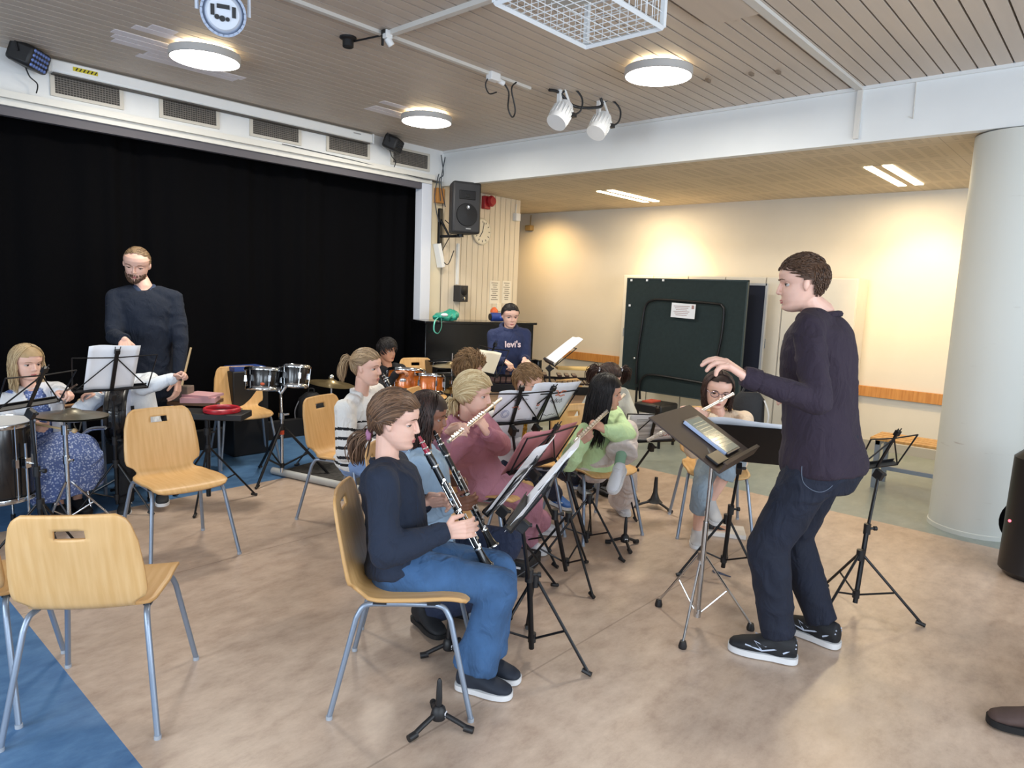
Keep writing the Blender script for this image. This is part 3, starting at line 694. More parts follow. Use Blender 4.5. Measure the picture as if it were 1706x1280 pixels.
# pink folder stand
t, Q, R = music_stand('black music stand holding the open pink folder', (3.0, 2.22), at(888, 778, 3.58), 96, 30, rot=10, hub=.36)
sheet('open pink folder on the middle music stand', Q, R, -.25, .01, -.01, .245, .018, PINK, name='folder', bow=.004, group=None)
o = bpy.data.objects['folder']; o['category'] = 'folder'
MB().grid(lambda a, b: Q(.0+.25*a, -.01+.255*b, .018), 2, 2).build('cover_half', PINK, o, solid=.002)
MB().box(Q(-.06, .02, .024), (.05, .002, .012), R).build('label_strip', PAPER, o, smooth=False)
# two stands with doodled white sheets
t, Q, R = music_stand('black music stand with a doodled white sheet beside the pink girl\'s flute', (3.08, 2.62), at(852, 706, 4.05), 72, 24, rot=30, scale=.92)
o = sheet('doodled white sheet on the stand beside the pink girl\'s flute', Q, R, -.14, .16, -.005, .235, .016)
doodle(o, Q, [('printed_text', PRINT, [scrib(.02, .18, .1, .02, 12, 3), ring(-.01, .2, .025), [(.03, .03), (.1, .03)]], .0012), ('orange_mark', ORP, [scrib(0, .12, .06, .03, 7, 5)], .002), ('blue_ring', BLP, [ring(-.07, .08, .028), ring(-.07, .08, .018)], .0014)], -.003)
t, Q, R = music_stand('black music stand with a titled white sheet in front of the wooden chair back', (3.45, 2.4), at(892, 703, 4.25), 84, 32, rot=30)
o = sheet('titled white sheet with orange marks in front of the wooden chair back', Q, R, -.16, .23, -.0, .3, .016, bow=.01)
doodle(o, Q, [('printed_text', PRINT, [scrib(.08, .17, .1, .03, 14, 8), scrib(.09, .155, .09, .02, 12, 9), scrib(-.1, .06, .09, .02, 9, 4), scrib(.08, .05, .1, .02, 9, 6), scrib(-.09, .12, .08, .02, 9, 14)], .0014), ('orange_mark', ORP, [scrib(.08, .235, .09, .025, 6, 2), scrib(.09, .21, .08, .02, 6, 12), scrib(-.08, .15, .06, .03, 6, 22)], .003)], -.003)
# glasses girl's solid black stand, the small stand to its left, the empty one behind the conductor
t, Q, R = music_stand('solid black desk stand in front of the girl with glasses', (3.72, 1.62), at(1232, 768, 3.85), 28, 36, kind='board', rot=-100, hub=.34, scale=.86)
o = sheet('white sheets peeking over the top of the solid black desk', Q, R, -.235, .235, .02, .350, .02)
t, Q, R = music_stand('black wire stand with a white sheet left of the girl with glasses', (4.3, 2.72), at(1083, 736, 4.9), 60, 16, rot=0, scale=.95)
o = sheet('white sheet with red marks left of the girl with glasses', Q, R, -.2, .2, 0, .22, .016)
doodle(o, Q, [('red_mark', mat('print_red', '#b5443f', .8), [scrib(.1, .06, .09, .03, 8, 31)], .002), ('printed_line', PRINT, staves(-.15, .1, .03, .2, 4), .001)], -.003)
t, Q, R = music_stand('empty black wire stand behind the conductor near the bench', (3.79, .92), at(1461, 778, 3.72), 70, 24, rot=-75, hub=.31, foot_r=.31, scale=.84)
# left side stands
pa = at(60, 700, 3.75)
t, Q, R = music_stand('empty black wire stand by the left picture edge in front of the blonde drummer', (pa.x, pa.y), at(48, 677, 3.75), 118, 30, rot=40, scale=.9)
t, Q, R = music_stand('black wire stand holding one blank white sheet before the bearded man', (1.62, 5.02), at(186, 650, 4.62), 92, 24, rot=-60, scale=1.1)
o = sheet('blank white sheet on the stand before the bearded man', Q, R, -.15, .13, -.01, .3, .016)
# conductor's brown lectern
LB = [V((3.03, 1.43, 0))]
t = thing('conductor_lectern', 'brown board lectern on a chrome tripod in front of the conductor', 'music stand', LB[0])
b0 = LB[0]; r3 = [fl(1097, 1010), fl(1137, 1080), fl(1250, 1050)]
BOARDM = mat('lectern_brown', '#3f322c', .6, var=.06, vscale=10)
hubz = .36
for p in r3:
    p = p-b0; d_ = p.normalized()
    leg = put(MB().tube([d_*.018+V((0, 0, hubz)), p+V((0, 0, .03))], .006, 8), 'leg', CHR, t)
    f = MB().lathe([(.014, .035), (.02, .01), (.018, 0)], n=14, loc=p).build('rubber_foot', BPL); f.parent = leg
    put(MB().tube([d_*.012+V((0, 0, .07)), p*.5+V((0, 0, .19))], .0035, 6), 'brace', CHR, t)
ptop = at(1187, 764, 3.2)-b0
put(MB().tube([(0, 0, .05), V((ptop.x*.55, ptop.y*.55, .55))], .013, 14), 'lower_pole', CHR, t)
put(MB().tube([V((ptop.x*.55, ptop.y*.55, .53)), ptop], .009, 12), 'upper_pole', CHR, t)
put(MB().cyl((0, 0, hubz-.02), (0, 0, hubz+.02), .02, 14), 'hub', CHR, t); put(MB().cyl((0, 0, .05), (0, 0, .09), .018, 14), 'lower_hub', CHR, t)
c = at(1171, 727, 3.4); ex = V((.992, .12, 0)).normalized(); ez = V((-.105, .86, .50)).normalized(); en = ex.cross(ez)
if en.z < 0: en = -en
R = M((ex, en, ez)).transposed(); W2, H2 = .53, .41
put(MB().box(c-b0, (W2, .008, H2), R), 'desk_board', BOARDM, t, smooth=False, bev=.002)
put(MB().box(c-b0-ez*(H2/2)+en*.025, (W2, .055, .007), R).box(c-b0-ez*(H2/2-.004)+en*.05, (W2*.98, .006, .02), R), 'ledge', BOARDM, t, smooth=False, bev=.002)
put(MB().box(c-b0-en*.02, (.06, .03, .1), R).tube([c-b0-en*.02, ptop], .012, 10), 'tilt_joint', BPL, t)
# tablet and phone on the lectern
RL = R
ta = R @ M.Rotation(.0, 3, 'Y')
t = thing('tablet', 'tablet with a lit page lying on the brown lectern', 'tablet', c+ex*.06+en*.014-ez*.02)
put(MB().box((0, 0, 0), (.20, .009, .27), ta), 'case', mat('tablet_case', '#2a3143', .4), t, smooth=False, bev=.003)
put(MB().box(en*.0055, (.18, .002, .245), ta), 'screen', mat('tablet_screen', '#8fa09c', .08, spec=.8), t, smooth=False)
mb = MB()
for k in range(9): mb.box(en*.0068+ez*(.09-.022*k), (.15, .0006, .004), ta)
put(mb, 'screen_text', mat('screen_text', '#6d8580', .3), t, smooth=False)
put(MB().box(-ex*.105+en*.001, (.012, .016, .25), ta), 'cover_flap', mat('flap_blue', '#aebfdf', .5), t, smooth=False, bev=.002)
mb = MB(); mb.box(c-ex*.15+en*.012-ez*.14, (.15, .012, .07), R)
tag(mb.build('notebook', mat('notebook_black', '#1c1c1f', .4), smooth=False, bev=.003), 'small black notebook on the ledge end of the brown lectern', 'notebook')

# percussion tray stand with the red tambourine
b = fl(348, 838); tz = at(357, 690, depth(b)-.05).z
t = thing('percussion_tray', 'flat black tray stand holding the red tambourine', 'stand', (b.x, b.y, 0))
tripod(t, .33, .4, .12, 110)
put(MB().tube([(0, 0, .05), (0, 0, tz-.03)], .016, 12), 'pole', BLK, t)
put(MB().box((.02, 0, tz), (.52, .22, .045), M.Rotation(math.radians(-46), 3, 'Z')), 'tray', BPL, t, bev=.006)
put(MB().cyl((0, 0, .5), (0, 0, .55), .024, 12).cyl((0, 0, .52), (.05, -.02, .52), .008, 8), 'height_knob', BPL, t)
t = thing('tambourine', 'red tambourine lying on the black tray', 'tambourine', (b.x+.08, b.y-.06, tz+.038))
RED = mat('tambourine_red', '#b3202e', .35)
put(MB().tube([(.115*math.cos(a), .115*math.sin(a), 0) for a in [2*PI*k/32 for k in range(32)]], .012, 8, closed=True, flat=1.5), 'hoop', RED, t)
mb = MB()
for k in range(8):
    a = 2*PI*k/8+.2; mb.lathe([(0, .003), (.018, 0), (0, -.003)], n=12, loc=(.122*math.cos(a), .122*math.sin(a), .004))
put(mb, 'jingles', CHR, t)

# ------------------------------------------------------------------ percussion
def drum(name, label, c, R, r, h, shell, hw=CHR, lugs=6, cat='drum', group=None, headm=None, r2=None):
    r2 = r if r2 is None else r2
    t = thing(name, label, cat, c, 0, group)
    put(MB().lathe([(r2*.98, -h/2), (r2, -h/2+.01), (r, h/2-.01), (r*.98, h/2)], R, 36), 'shell', shell, t)
    put(MB().lathe([(0, h/2+.008), (r*.96, h/2+.008), (r*.98, h/2)], R, 36), 'drum_head', headm or mat('drum_skin', '#d5d6d6', .6), t)
    put(MB().lathe([(0, -h/2-.006), (r2*.96, -h/2-.006), (r2*.98, -h/2)][::-1], R, 36), 'bottom_head', headm or mat('drum_skin', '#d5d6d6', .6), t)
    for s in (1, -1):
        rr = r if s > 0 else r2
        put(MB().tube([R @ V(((rr+.008)*math.cos(a), (rr+.008)*math.sin(a), s*(h/2-.004))) for a in [2*PI*k/36 for k in range(36)]], .009, 6, closed=True, flat=1.8), 'hoop', hw, t)
    for k in range(lugs):
        a = 2*PI*k/lugs+.3; e = V((math.cos(a), math.sin(a), 0)); mb = MB()
        mb.tube([R @ (e*(r+.014)+V((0, 0, h/2))), R @ (e*((r+r2)/2+.014)), R @ (e*(r2+.014)+V((0, 0, -h/2)))], .0035, 6)
        mb.box(R @ (e*(r*.5+r2*.5+.01)), (.02, .02, min(.05, h*.4)), R @ M.Rotation(a, 3, 'Z'))
        put(mb, 'lug', hw, t)
    return t
I3 = M.Identity(3)
BLKS = mat('drum_black', '#121216', .25, coat=.5)
# floor tom at the left edge
c = at(-8, 762, 4.2); c.z = .46
t = drum('floor_tom', 'black floor tom at the left picture edge beside the blonde drummer', c, I3, .2, .46, BLKS, lugs=8)
for k in range(3):
    a = math.radians(-60+120*k); e = V((math.cos(a), math.sin(a), 0))*.225
    leg = put(MB().tube([e+V((0, 0, .12)), e+V((0, 0, -.44))], .008, 8), 'leg', CHR, t)
    g = MB().box(e*1.0, (.035, .035, .06), M.Rotation(a, 3, 'Z')).cyl(e*1.05, e*1.35, .007, 8).build('leg_clamp', CHR); g.parent = leg
    g = MB().cyl(e+V((0, 0, -.46)), e+V((0, 0, -.42)), .013, 10).build('rubber_foot', BPL); g.parent = leg
def cymbal(t, c, r, R, m, hole=True):
    return put(MB().lathe([(r, 0), (r*.6, .012), (r*.3, .02), (r*.24, .032), (r*.1, .042), (.006, .043), (.006, .039), (r*.1, .038), (r*.24, .028), (r*.3, .016), (r*.6, .008), (r, -.002)], R, 40, c), 'cymbal', m, t)
BRZ = mat('cymbal_bronze', '#a5926c', .3, .85, var=.1, vscale=14); BRD = mat('cymbal_dark', '#8d8878', .35, .8, var=.1, vscale=14)
# hi-hat in front of the blonde girl
p = at(107, 690, 4.28); b = V((p.x, p.y, 0))
t = thing('hi_hat', 'hi-hat cymbals on a chrome stand in front of the blonde drummer', 'cymbal', b)
cz = at(118, 693, 4.28).z
cymbal(t, (0.04, -.0, cz+.0), .205, M.Rotation(.05, 3, 'Y'), BRD)
put(MB().lathe([(.2, 0), (.12, -.012), (.05, -.03), (.01, -.035), (.01, -.03), (.05, -.024), (.12, -.006), (.2, .003)], M.Rotation(.05, 3, 'Y'), 40, (0.04, 0, cz-.012)), 'bottom_cymbal', BRD, t)
put(MB().tube([(0, 0, .03), (0, 0, cz-.1)], .014, 12), 'lower_pole', CHR, t)
put(MB().tube([(0, 0, cz-.1), (0.0, 0, cz+.13)], .006, 8), 'rod', CHR, t)
put(MB().cyl((0, 0, cz-.12), (0, 0, cz-.06), .022, 12).cyl((0, 0, .42), (0, 0, .47), .02, 12).cyl((0, 0, cz-.09), RT*.05+V((0, 0, cz-.09)), .008, 8).cyl((0, 0, .44), RT*.045+V((0, 0, .44)), .008, 8), 'clamps', CHR, t)
for k in range(3):
    a = math.radians(100+120*k); e = V((math.cos(a), math.sin(a), 0))
    leg = put(MB().tube([e*.02+V((0, 0, .3)), e*.26+V((0, 0, .015))], .007, 8), 'leg', CHR, t)
    f = MB().tube([e*.24+V((0, 0, .03)), e*.28+V((0, 0, .012))], .012, 8).build('rubber_foot', BPL); f.parent = leg
    put(MB().tube([e*.015+V((0, 0, .08)), e*.14+V((0, 0, .16))], .005, 6), 'brace', CHR, t)
# chrome rack tube beside it
q = lambda u, v, d=4.6: at(u, v, d)
b = fl(153, 852)
t = thing('chrome_rack', 'bent chrome tube stand right of the hi-hat', 'stand', (b.x, b.y, 0)); bb = V(t.location); db = depth(b)
put(MB().tube(spline([q(176, 713, db)-bb, q(150, 716, db)-bb, q(137, 728, db)-bb, q(139, 742, db)-bb, q(142, 790, db)-bb, q(152, 852, db)-bb], 6), .014, 10), 'front_tube', CHR, t)
put(MB().tube(spline([q(152, 738, db+.1)-bb, q(143, 743, db+.05)-bb, q(136, 800, db+.25)-bb, fl(128, 838)-bb], 6), .012, 10), 'rear_tube', CHR, t)
put(MB().tube([q(118, 850, db)-bb+V((0, 0, .0)), q(128, 808, db)-bb], .005, 6).tube([q(108, 795, db)-bb, q(126, 850, db)-bb], .005, 6).tube([q(90, 795, db)-bb, q(108, 788, db)-bb], .005, 6), 'braces', CHR, t)
put(MB().tube([q(150, 716, db)-bb, q(176, 713, db)-bb, q(215, 712, db+.4)-bb], .01, 8), 'cross_tube', CHR, t)
# bass drum behind the sheet
c = at(203, 690, 4.95); ax = (-RT*.96-FW*.3).normalized(); R = fromto((0, 0, 0), ax)
t = drum('bass_drum', 'black concert drum with a pale head standing behind the white-sheet stand', c, R, .205, .12, BLKS, mat('drum_hoop_black', '#141417', .35), lugs=6, headm=mat('drum_skin_blue', '#c6d3ee', .5))
put(MB().box(c*0+V((0, 0, -.26)), (.06, .06, .1)).tube([(0, 0, -.22), (0, 0, -.5)], .014, 10), 'post', CHR, t)
for k in range(3):
    a = math.radians(20+120*k); e = V((math.cos(a), math.sin(a), 0)); put(MB().tube([V((0, 0, -.45)), e*.25+V((0, 0, -c.z+.012))], .009, 8), 'leg', CHR, t)
# bongos / concert toms on stand
b = fl(470, 795); db = depth(b)
t = thing('drum_stand', 'black and chrome tripod stand under the two bongo drums', 'stand', (b.x, b.y, 0)); bb = V(t.location)
tripod(t, .37, .42, .1, -150, leg_r=.011)
put(MB().tube([(0, 0, .04), (0, 0, .5)], .014, 12), 'lower_pole', CHR, t)
put(MB().tube([(0, 0, .36), (0, 0, .44)], .019, 12), 'orange_band', mat('band_orange', '#d3532f', .5), t)
ptop = at(468, 656, db)-bb
put(MB().tube([(0, 0, .5), ptop], .011, 10).cyl((0, 0, .49), (0, 0, .54), .024, 12).cyl((0, 0, .52), RT*.06+V((0, 0, .53)), .009, 8), 'upper_pole', CHR, t)
put(MB().tube([ptop, at(456, 640, db)-bb], .012, 8).tube([ptop, at(481, 638, db)-bb], .012, 8), 'holder', CHR, t)
Rb = M.Rotation(-.2, 3, RT)
for (u, v, r, h, lab, du) in ((440, 632, .145, .165, 'larger black and chrome bongo drum, left one on the drum stand', 0), (491, 627, .115, .165, 'smaller black and chrome bongo drum, right one on the drum stand', .06)):
    tt = drum('bongo', lab, at(u, v, db+du), Rb, r, h, BLKS, lugs=6, group='bongos on the stand', r2=r*.88)
    if r > .13: put(MB().ell(Rb @ (-FW*.0)+(at(447, 640, db)-at(440, 632, db))-FW*(r*.93), (.018, .006, .012), cframe(RT)), 'badge', mat('badge_orange', '#d2603a', .5), tt)
# low cymbal left of the striped girl
b = at(552, 640, 6.0); 
t = thing('cymbal_stand', 'bronze cymbal on a chrome stand behind the striped girl', 'cymbal', (b.x, b.y, 0))
cymbal(t, (0, 0, b.z), .2, M.Rotation(.12, 3, FW), BRZ)
put(MB().tube([(0, 0, .35), (0, 0, b.z+.07)], .009, 8).ell((0, 0, b.z+.06), .025), 'pole', CHR, t); tripod(t, .3, .4, .12, 20, m=CHR)
# drum kit: orange toms, hi-hat, crash
ORG = mat('drum_orange', '#c96a1e', .22, .2, coat=.6, var=.15, vscale=20, stretch=(1, 1, 12))
for (u, v, d, r, h, lab) in ((676, 634, 6.5, .165, .2, 'orange lacquered tom, left one of the drum kit'), (713, 640, 6.4, .14, .16, 'orange lacquered tom, right one of the drum kit')):
    tt = drum('tom_drum', lab, at(u, v, d), M.Rotation(-.2, 3, RT), r, h, ORG, lugs=6, group='orange toms of the drum kit')
    if u < 700: put(MB().ell(-FW*r+V((0, 0, 0)), (.03, .004, .02), cframe(RT)), 'badge', CHR, tt)
b = at(694, 665, 6.75); b.z = 0
t = thing('bass_drum', 'black kit bass drum under the orange toms', 'drum', (b.x, b.y, .3)); R = fromto((0, 0, 0), -FW+V((0, 0, FW.z)))
put(MB().lathe([(.27, -.2), (.28, -.19), (.28, .19), (.27, .2)], R, 36), 'shell', ORG, t); put(MB().lathe([(.26, .2), (.0, .201)], R, 36), 'drum_head', BPL, t)
put(MB().tube([R @ V((.29*math.cos(a), .29*math.sin(a), .19)) for a in [2*PI*k/36 for k in range(36)]], .014, 6, closed=True), 'hoop', BPL, t)
put(MB().tube([(0, 0, .28), (0, 0, .38)], .014, 8).tube([RT*-.12+V((0, 0, .4)), RT*.12+V((0, 0, .38))], .012, 8), 'tom_holder', CHR, t)
b = at(752, 652, 6.5)
t = thing('hi_hat', 'bronze hi-hat on a thin stand right of the orange toms', 'cymbal', (b.x, b.y, 0))
cymbal(t, (0, 0, b.z), .17, M.Rotation(.03, 3, 'Y'), mat('cymbal_gold', '#b38b43', .28, .9)); cymbal(t, (0, 0, b.z+.24), .19, M.Rotation(-.03, 3, FW), BRZ)
put(MB().tube([(0, 0, .2), (0, 0, b.z+.36)], .007, 8).cyl((0, 0, b.z+.07), (0, 0, b.z+.1), .02, 10), 'pole', CHR, t); tripod(t, .26, .35, .1, 50, m=CHR)
# marimba of the girl in the hoodie
cc = at(912, 632, 6.25); xr = (RT-V((0, 0, RT.z))).normalized(); yr = V((0, 0, 1)).cross(xr)
t = thing('xylophone', 'dark xylophone on legs in front of the girl in the blue hoodie', 'xylophone', (cc.x, cc.y, 0), math.atan2(xr.y, xr.x))
zc = .8
mb = MB()
for k in range(24): mb.box((-.6+.05*k, -.02, zc), (.04, .34-.006*k, .018))
for k in range(17):
    if k % 7 not in (2, 6): mb.box((-.575+.05*k*1.4, .28, zc+.03), (.04, .26-.005*k, .018))
put(mb, 'tone_bars', mat('rosewood', '#3a2723', .35, var=.2), t, smooth=False, bev=.003)
put(MB().box((0, -.2, zc-.05), (1.3, .03, .07)).box((0, .42, zc-.04), (1.3, .03, .07)).box((-.65, .1, zc-.05), (.03, .62, .06)).box((.65, .1, zc-.05), (.03, .62, .06)), 'rail_frame', BLK, t, smooth=False)
for sx in (-1, 1):
    for sy in (-.18, .4): put(MB().tube([(sx*.62, sy, zc-.06), (sx*.6, sy, .02)], .02, 8), 'leg', BLK, t)
put(MB().box((-.1, -.19, zc-.16), (.9, .01, .14)), 'front_board', mat('board_tan', '#b09273', .6), t, smooth=False)
mb = MB(); R = M.Rotation(math.atan2(xr.y, xr.x)+.1, 3, 'Z'); mb.box(at(966, 614, 6.1), (.42, .16, .02), R)
tag(mb.build('wooden_tray', mat('tray_yellow', '#d2b06a', .5), smooth=False, bev=.004), 'flat yellowish wooden tray on the right end of the xylophone', 'tray')
# percussion table with small things
def perc_table(label, u0, u1, v, d, dep):
    a, b = at(u0, v, d), at(u1, v, d); ctr = (a+b)/2; ln = (b-a).length; z = ctr.z; rz = math.atan2((b-a).y, (b-a).x)
    t = thing('percussion_table', label, 'table', (ctr.x, ctr.y, 0), rz, 'brown tables of small percussion')
    put(MB().box((0, dep*.25, z-.015), (ln, dep, .03)), 'tabletop', mat('table_brown', '#7b5a41', .5, var=.15, stretch=(1, 10, 1)), t, bev=.004)
    for sx in (-1, 1):
        for sy in (-.15, .6): put(MB().tube([(sx*(ln/2-.03), sy*dep, z-.03), (sx*(ln/2-.03), sy*dep, 0)], .013, 8), 'leg', STEEL, t)
    return z, rz
zA, rz = perc_table('small brown table of mallets between the blonde drummer and the blank sheet', 112, 182, 676, 5.0, .24)
zB, rz = perc_table('small brown table with pink papers behind the black tray', 284, 356, 668, 5.55, .26)
def on_table(u, d): q = at(u, 676 if u < 200 else 668, d); q.z = zA if u < 200 else zB; return q
MAL = mat('mallet_yellow', '#dcc08b', .6)
for (u, lab) in ((134, 'yellow-headed mallet on the brown table, left of two'), (142, 'yellow-headed mallet on the brown table, right of two')):
    p = on_table(u, 5.0); mb = MB(); mb.ell(p+V((0, 0, .03)), .02)
    o = tag(mb.build('mallet', MAL), lab, 'mallet', 'yellow mallets on the brown table'); MB().tube([p+V((0, 0, .03)), p+FW*-.02-RT*.02+V((0, 0, .01)), p-FW*.22-RT*.03+V((0, 0, .0))], .006, 6).build('shaft', mat('shaft_tan', '#c99a72', .5), o)
p = on_table(157, 5.0)+V((0, 0, .045)); o = tag(MB().ell(p, .042).build('drum_beater', mat('felt_white', '#dadbe0', .9)), 'large white felt drum beater on the brown table', 'beater')
MB().tube(spline([p-FW*.03, p-FW*.1-V((0, 0, .05)), p-FW*.16-V((0, 0, .16)), p-FW*.16-V((0, 0, .22))-RT*.02, p-FW*.16-V((0, 0, .16))-RT*.05, p-FW*.1-V((0, 0, .06))-RT*.03]), .005, 6).build('loop', mat('strap_grey', '#8d8578', .7), o)
p = on_table(302, 5.55); tag(MB().box(p+V((0, 0, .06)), (.16, .12, .12), M.Rotation(rz, 3, 'Z')).build('temple_block', mat('block_wood', '#6f6258', .6, var=.2), smooth=False, bev=.006), 'dull wooden block on the right end of the brown table', 'block')
PP = mat('pink_paper', '#c99aa0', .7)
for k, (u, lab) in enumerate(((334, 'stack of pink papers on the right end of the brown table'),)):
    p = on_table(u, 5.55); tag(MB().box(p+V((0, 0, .02)), (.26, .2, .04), M.Rotation(rz+.2, 3, 'Z')).box(p+V((.02, 0, .05)), (.24, .2, .02), M.Rotation(rz-.2, 3, 'Z')).build('pink_papers', PP, smooth=False), lab, 'paper')
# black crate with a blue file on it
p = ony(410, 613, YS-.3); t = thing('black_crate', 'black upright crate at the curtain foot behind the empty chair', 'crate', (p.x, YS-.28, 0))
put(MB().box((0, 0, (p.z-.02)/2), (.34, .22, p.z-.02)), 'body', BPL, t, bev=.01); put(MB().box((0, -.112, p.z-.12), (.12, .006, .03)), 'handle', CHR, t, bev=.002)
tag(MB().box((p.x, YS-.28, p.z-.002), (.3, .2, .035)).build('blue_file', mat('file_blue', '#2f4a8f', .5), smooth=False), 'blue file lying on the black crate behind the empty chair', 'file')
# backpack
p = fl(518, 722)
t = thing('backpack', 'black backpack on the floor behind the striped girl', 'backpack', (p.x, p.y, 0), math.radians(-50))
BAG = mat('bag_black', '#191a1e', .7, bump=.3, bscale=50)
mb = MB(); mb.loft([((0, 0, .0), (1, 0, 0), (0, 1, 0), .13, .1), ((0, 0, .03), (1, 0, 0), (0, 1, 0), .165, .12), ((0, 0, .25), (1, 0, 0), (0, 1, 0), .16, .12), ((0, .01, .38), (1, 0, 0), (0, 1, 0), .13, .1), ((0, .02, .44), (1, 0, 0), (0, 1, 0), .06, .05)], 24); put(mb, 'body', BAG, t)
put(MB().tube(spline([(-.1, -.09, .36), (-.13, -.125, .25), (-.1, -.13, .12), (0, -.13, .07)]), .006, 6).tube(spline([(.1, -.09, .36), (.06, -.13, .22), (.09, -.13, .1)]), .005, 6), 'zip', mat('zip_grey', '#7b7d84', .4, .4), t)
put(MB().tube(spline([(-.03, .0, .43), (-.02, -.0, .48), (.03, 0, .48), (.03, 0, .43)]), .008, 6), 'top_handle', BAG, t)
# drum mat with its rolled edge
a, b = fl(455, 790), fl(600, 822); n = V((-(b-a).y, (b-a).x, 0)).normalized()
if n.dot(FW) < 0: n = -n
q = [a, b, b+n*1.15, a+n*1.15]; mb = MB(); mb.add([(p.x, p.y, z) for z in (.001, .012) for p in q], [(0, 1, 2, 3)[::-1], (4, 5, 6, 7), (0, 1, 5, 4), (1, 2, 6, 5), (2, 3, 7, 6), (3, 0, 4, 7)])
MATM = mat('mat_dark', '#3c3a38', .9, var=.5, vscale=9, stretch=(3, 3, 1))
o = tag(mb.build('drum_mat', MATM, smooth=False), 'dark patterned drum mat with a pale rolled edge beside the striped girl\'s chair', 'mat')
MB().tube([a+V((0, 0, .03)), b+V((0, 0, .03))], .03, 12).build('rolled_edge', mat('roll_grey', '#b5b6b4', .6), o)

# ------------------------------------------------------------------ instrument pegs on the floor
def peg(label, p, tops, r, yaw, cone=False):
    t = thing('instrument_stand', label, 'stand', (p.x, p.y, 0), math.radians(yaw), 'small black instrument stands')
    put(MB().lathe([(.026, .035), (.03, .05), (.024, .075), (.014, .085)], n=16), 'hub', BPL, t)
    if cone: put(MB().lathe([(.0, tops), (.012, tops), (.018, tops*.5), (.035, .07), (.06, .045)][::-1], n=18), 'cone', BPL, t)
    else: put(MB().lathe([(.011, .07), (.012, tops*.6), (.009, tops-.01), (.004, tops), (0, tops)], n=14), 'peg', BPL, t)
    for k in range(3):
        a = 2*PI*k/3; e = V((math.cos(a), math.sin(a), 0))
        leg = put(MB().tube([e*.02+V((0, 0, .055)), e*r*.6+V((0, 0, .035)), e*r+V((0, 0, .014))], .0095, 10), 'leg', BPL, t)
        g = MB().tube([e*(r-.025)+V((0, 0, .018)), e*(r+.01)+V((0, 0, .014))], .0135, 10).build('rubber_foot', BPL); g.parent = leg
    put(MB().box((.028, 0, .055), (.003, .018, .018)), 'label_sticker', PAPER, t, smooth=False)
    return t
def mid(*p): return sum((fl(*x) for x in p), V())/len(p)
peg('small black peg stand on the floor nearest us, before the front chair', mid((788, 1208), (702, 1243), (700, 1185)), .19, .125, -63)
peg('small black peg stand beside the black boots', mid((714, 1088), (750, 1120), (778, 1075)), .19, .115, -95)
peg('small black peg stand under the green girl\'s white shoe', mid((1012, 905), (1066, 908), (1043, 922)), .2, .115, -130)
peg('black cone stand on the floor between the green girl and the girl with glasses', fl(1090, 846), .24, .16, 20, True)
peg('small black peg stand beside the glasses girl\'s trainers', fl(1183, 888), .22, .12, -60)
# small case, book and strap on the floor
p = fl(868, 948); t = thing('instrument_case', 'small black case on the floor by the pink girl\'s feet', 'case', (p.x, p.y, 0), math.radians(-70))
put(MB().box((0, 0, .045), (.16, .26, .085)), 'body', BAG, t, bev=.018); put(MB().box((.0, -.0, .089), (.1, .15, .003)), 'top_panel', mat('panel_grey', '#6f7072', .5), t, smooth=False)
for x in (-.03, .03): put(MB().box((x, -.131, .06), (.03, .003, .012)), 'label_tag', PAPER, t, smooth=False)
p = fl(1205, 888); o = tag(MB().box(p+V((0, 0, .015)), (.2, .28, .03), M.Rotation(.5, 3, 'Z')).build('book', mat('book_white', '#d9d4cf', .6), smooth=False, bev=.003), 'white book on the floor beside the glasses girl\'s trainers', 'book')
MB().box(p+V((-.01, .02, .0305)), (.12, .1, .002), M.Rotation(.5, 3, 'Z')).build('cover_picture', mat('cover_red', '#c79c8a', .7), o, smooth=False)
a = fl(1192, 952); b = fl(1217, 962); tag(MB().tube(spline([b, a.lerp(b, .4)+V((0, 0, .003)), a+V((-.01, .01, .004)), a+V((-.03, -.01, .004)), a.lerp(b, .4)+V((-.015, -.01, .004)), b+V((-.002, -.002, .004))], 6), .0035, 6).build('strap', mat('strap_blue', '#4d5468', .6)), 'thin grey strap loop lying on the floor before the lectern', 'strap')

# ------------------------------------------------------------------ piano corner
TLp, TRp = V((5.05, 5.82, 0)), V((6.3, 5.4, 0)); dx = (TRp-TLp).normalized(); ln = 1.40; rz = math.atan2(dx.y, dx.x)
PB = mat('piano_black', '#0d0d10', .18, coat=.4)
t = thing('upright_piano', 'black upright piano in the corner before the panelled wall', 'piano', TLp+dx*ln/2, rz)
put(MB().box((0, .24, .62), (ln, .44, 1.18)), 'case', PB, t, bev=.006)
put(MB().box((0, .23, 1.215), (ln+.05, .5, .03)), 'lid', PB, t, bev=.006)
put(MB().box((0, -.1, .66), (ln, .28, .05)), 'key_bed', PB, t, bev=.006)
put(MB().box((0, -.05, .75), (ln-.1, .18, .1)), 'fallboard', PB, t, bev=.01)
for s in (-1, 1):
    put(MB().box((s*(ln/2-.04), -.18, .33), (.07, .08, .62)), 'leg', PB, t, bev=.01); put(MB().box((s*(ln/2-.03), -.06, .72), (.06, .3, .16)), 'arm', PB, t, bev=.01)
put(MB().box((0, .0, .06), (ln-.1, .05, .12)), 'kick_rail', PB, t)
for s in (-.08, 0, .08): put(MB().box((s, -.05, .06), (.03, .1, .012)), 'pedal', GOLD, t, bev=.003)
def onp(x, y=.2): return TLp+dx*x+V((-dx.y, dx.x, 0))*y+V((0, 0, 1.231))
p = onp(.27, .1)
t = thing('carrier_bag', 'crumpled green plastic bag on the left of the piano lid', 'bag', p)
GRN = mat('bag_green', '#2f9b86', .35, var=.15, vscale=12)
mb = MB(); mb.ell((0, 0, .045), (.17, .1, .05), nu=28, nv=16); mb.ell((.08, 0, .06), (.12, .08, .065), nu=24, nv=14)
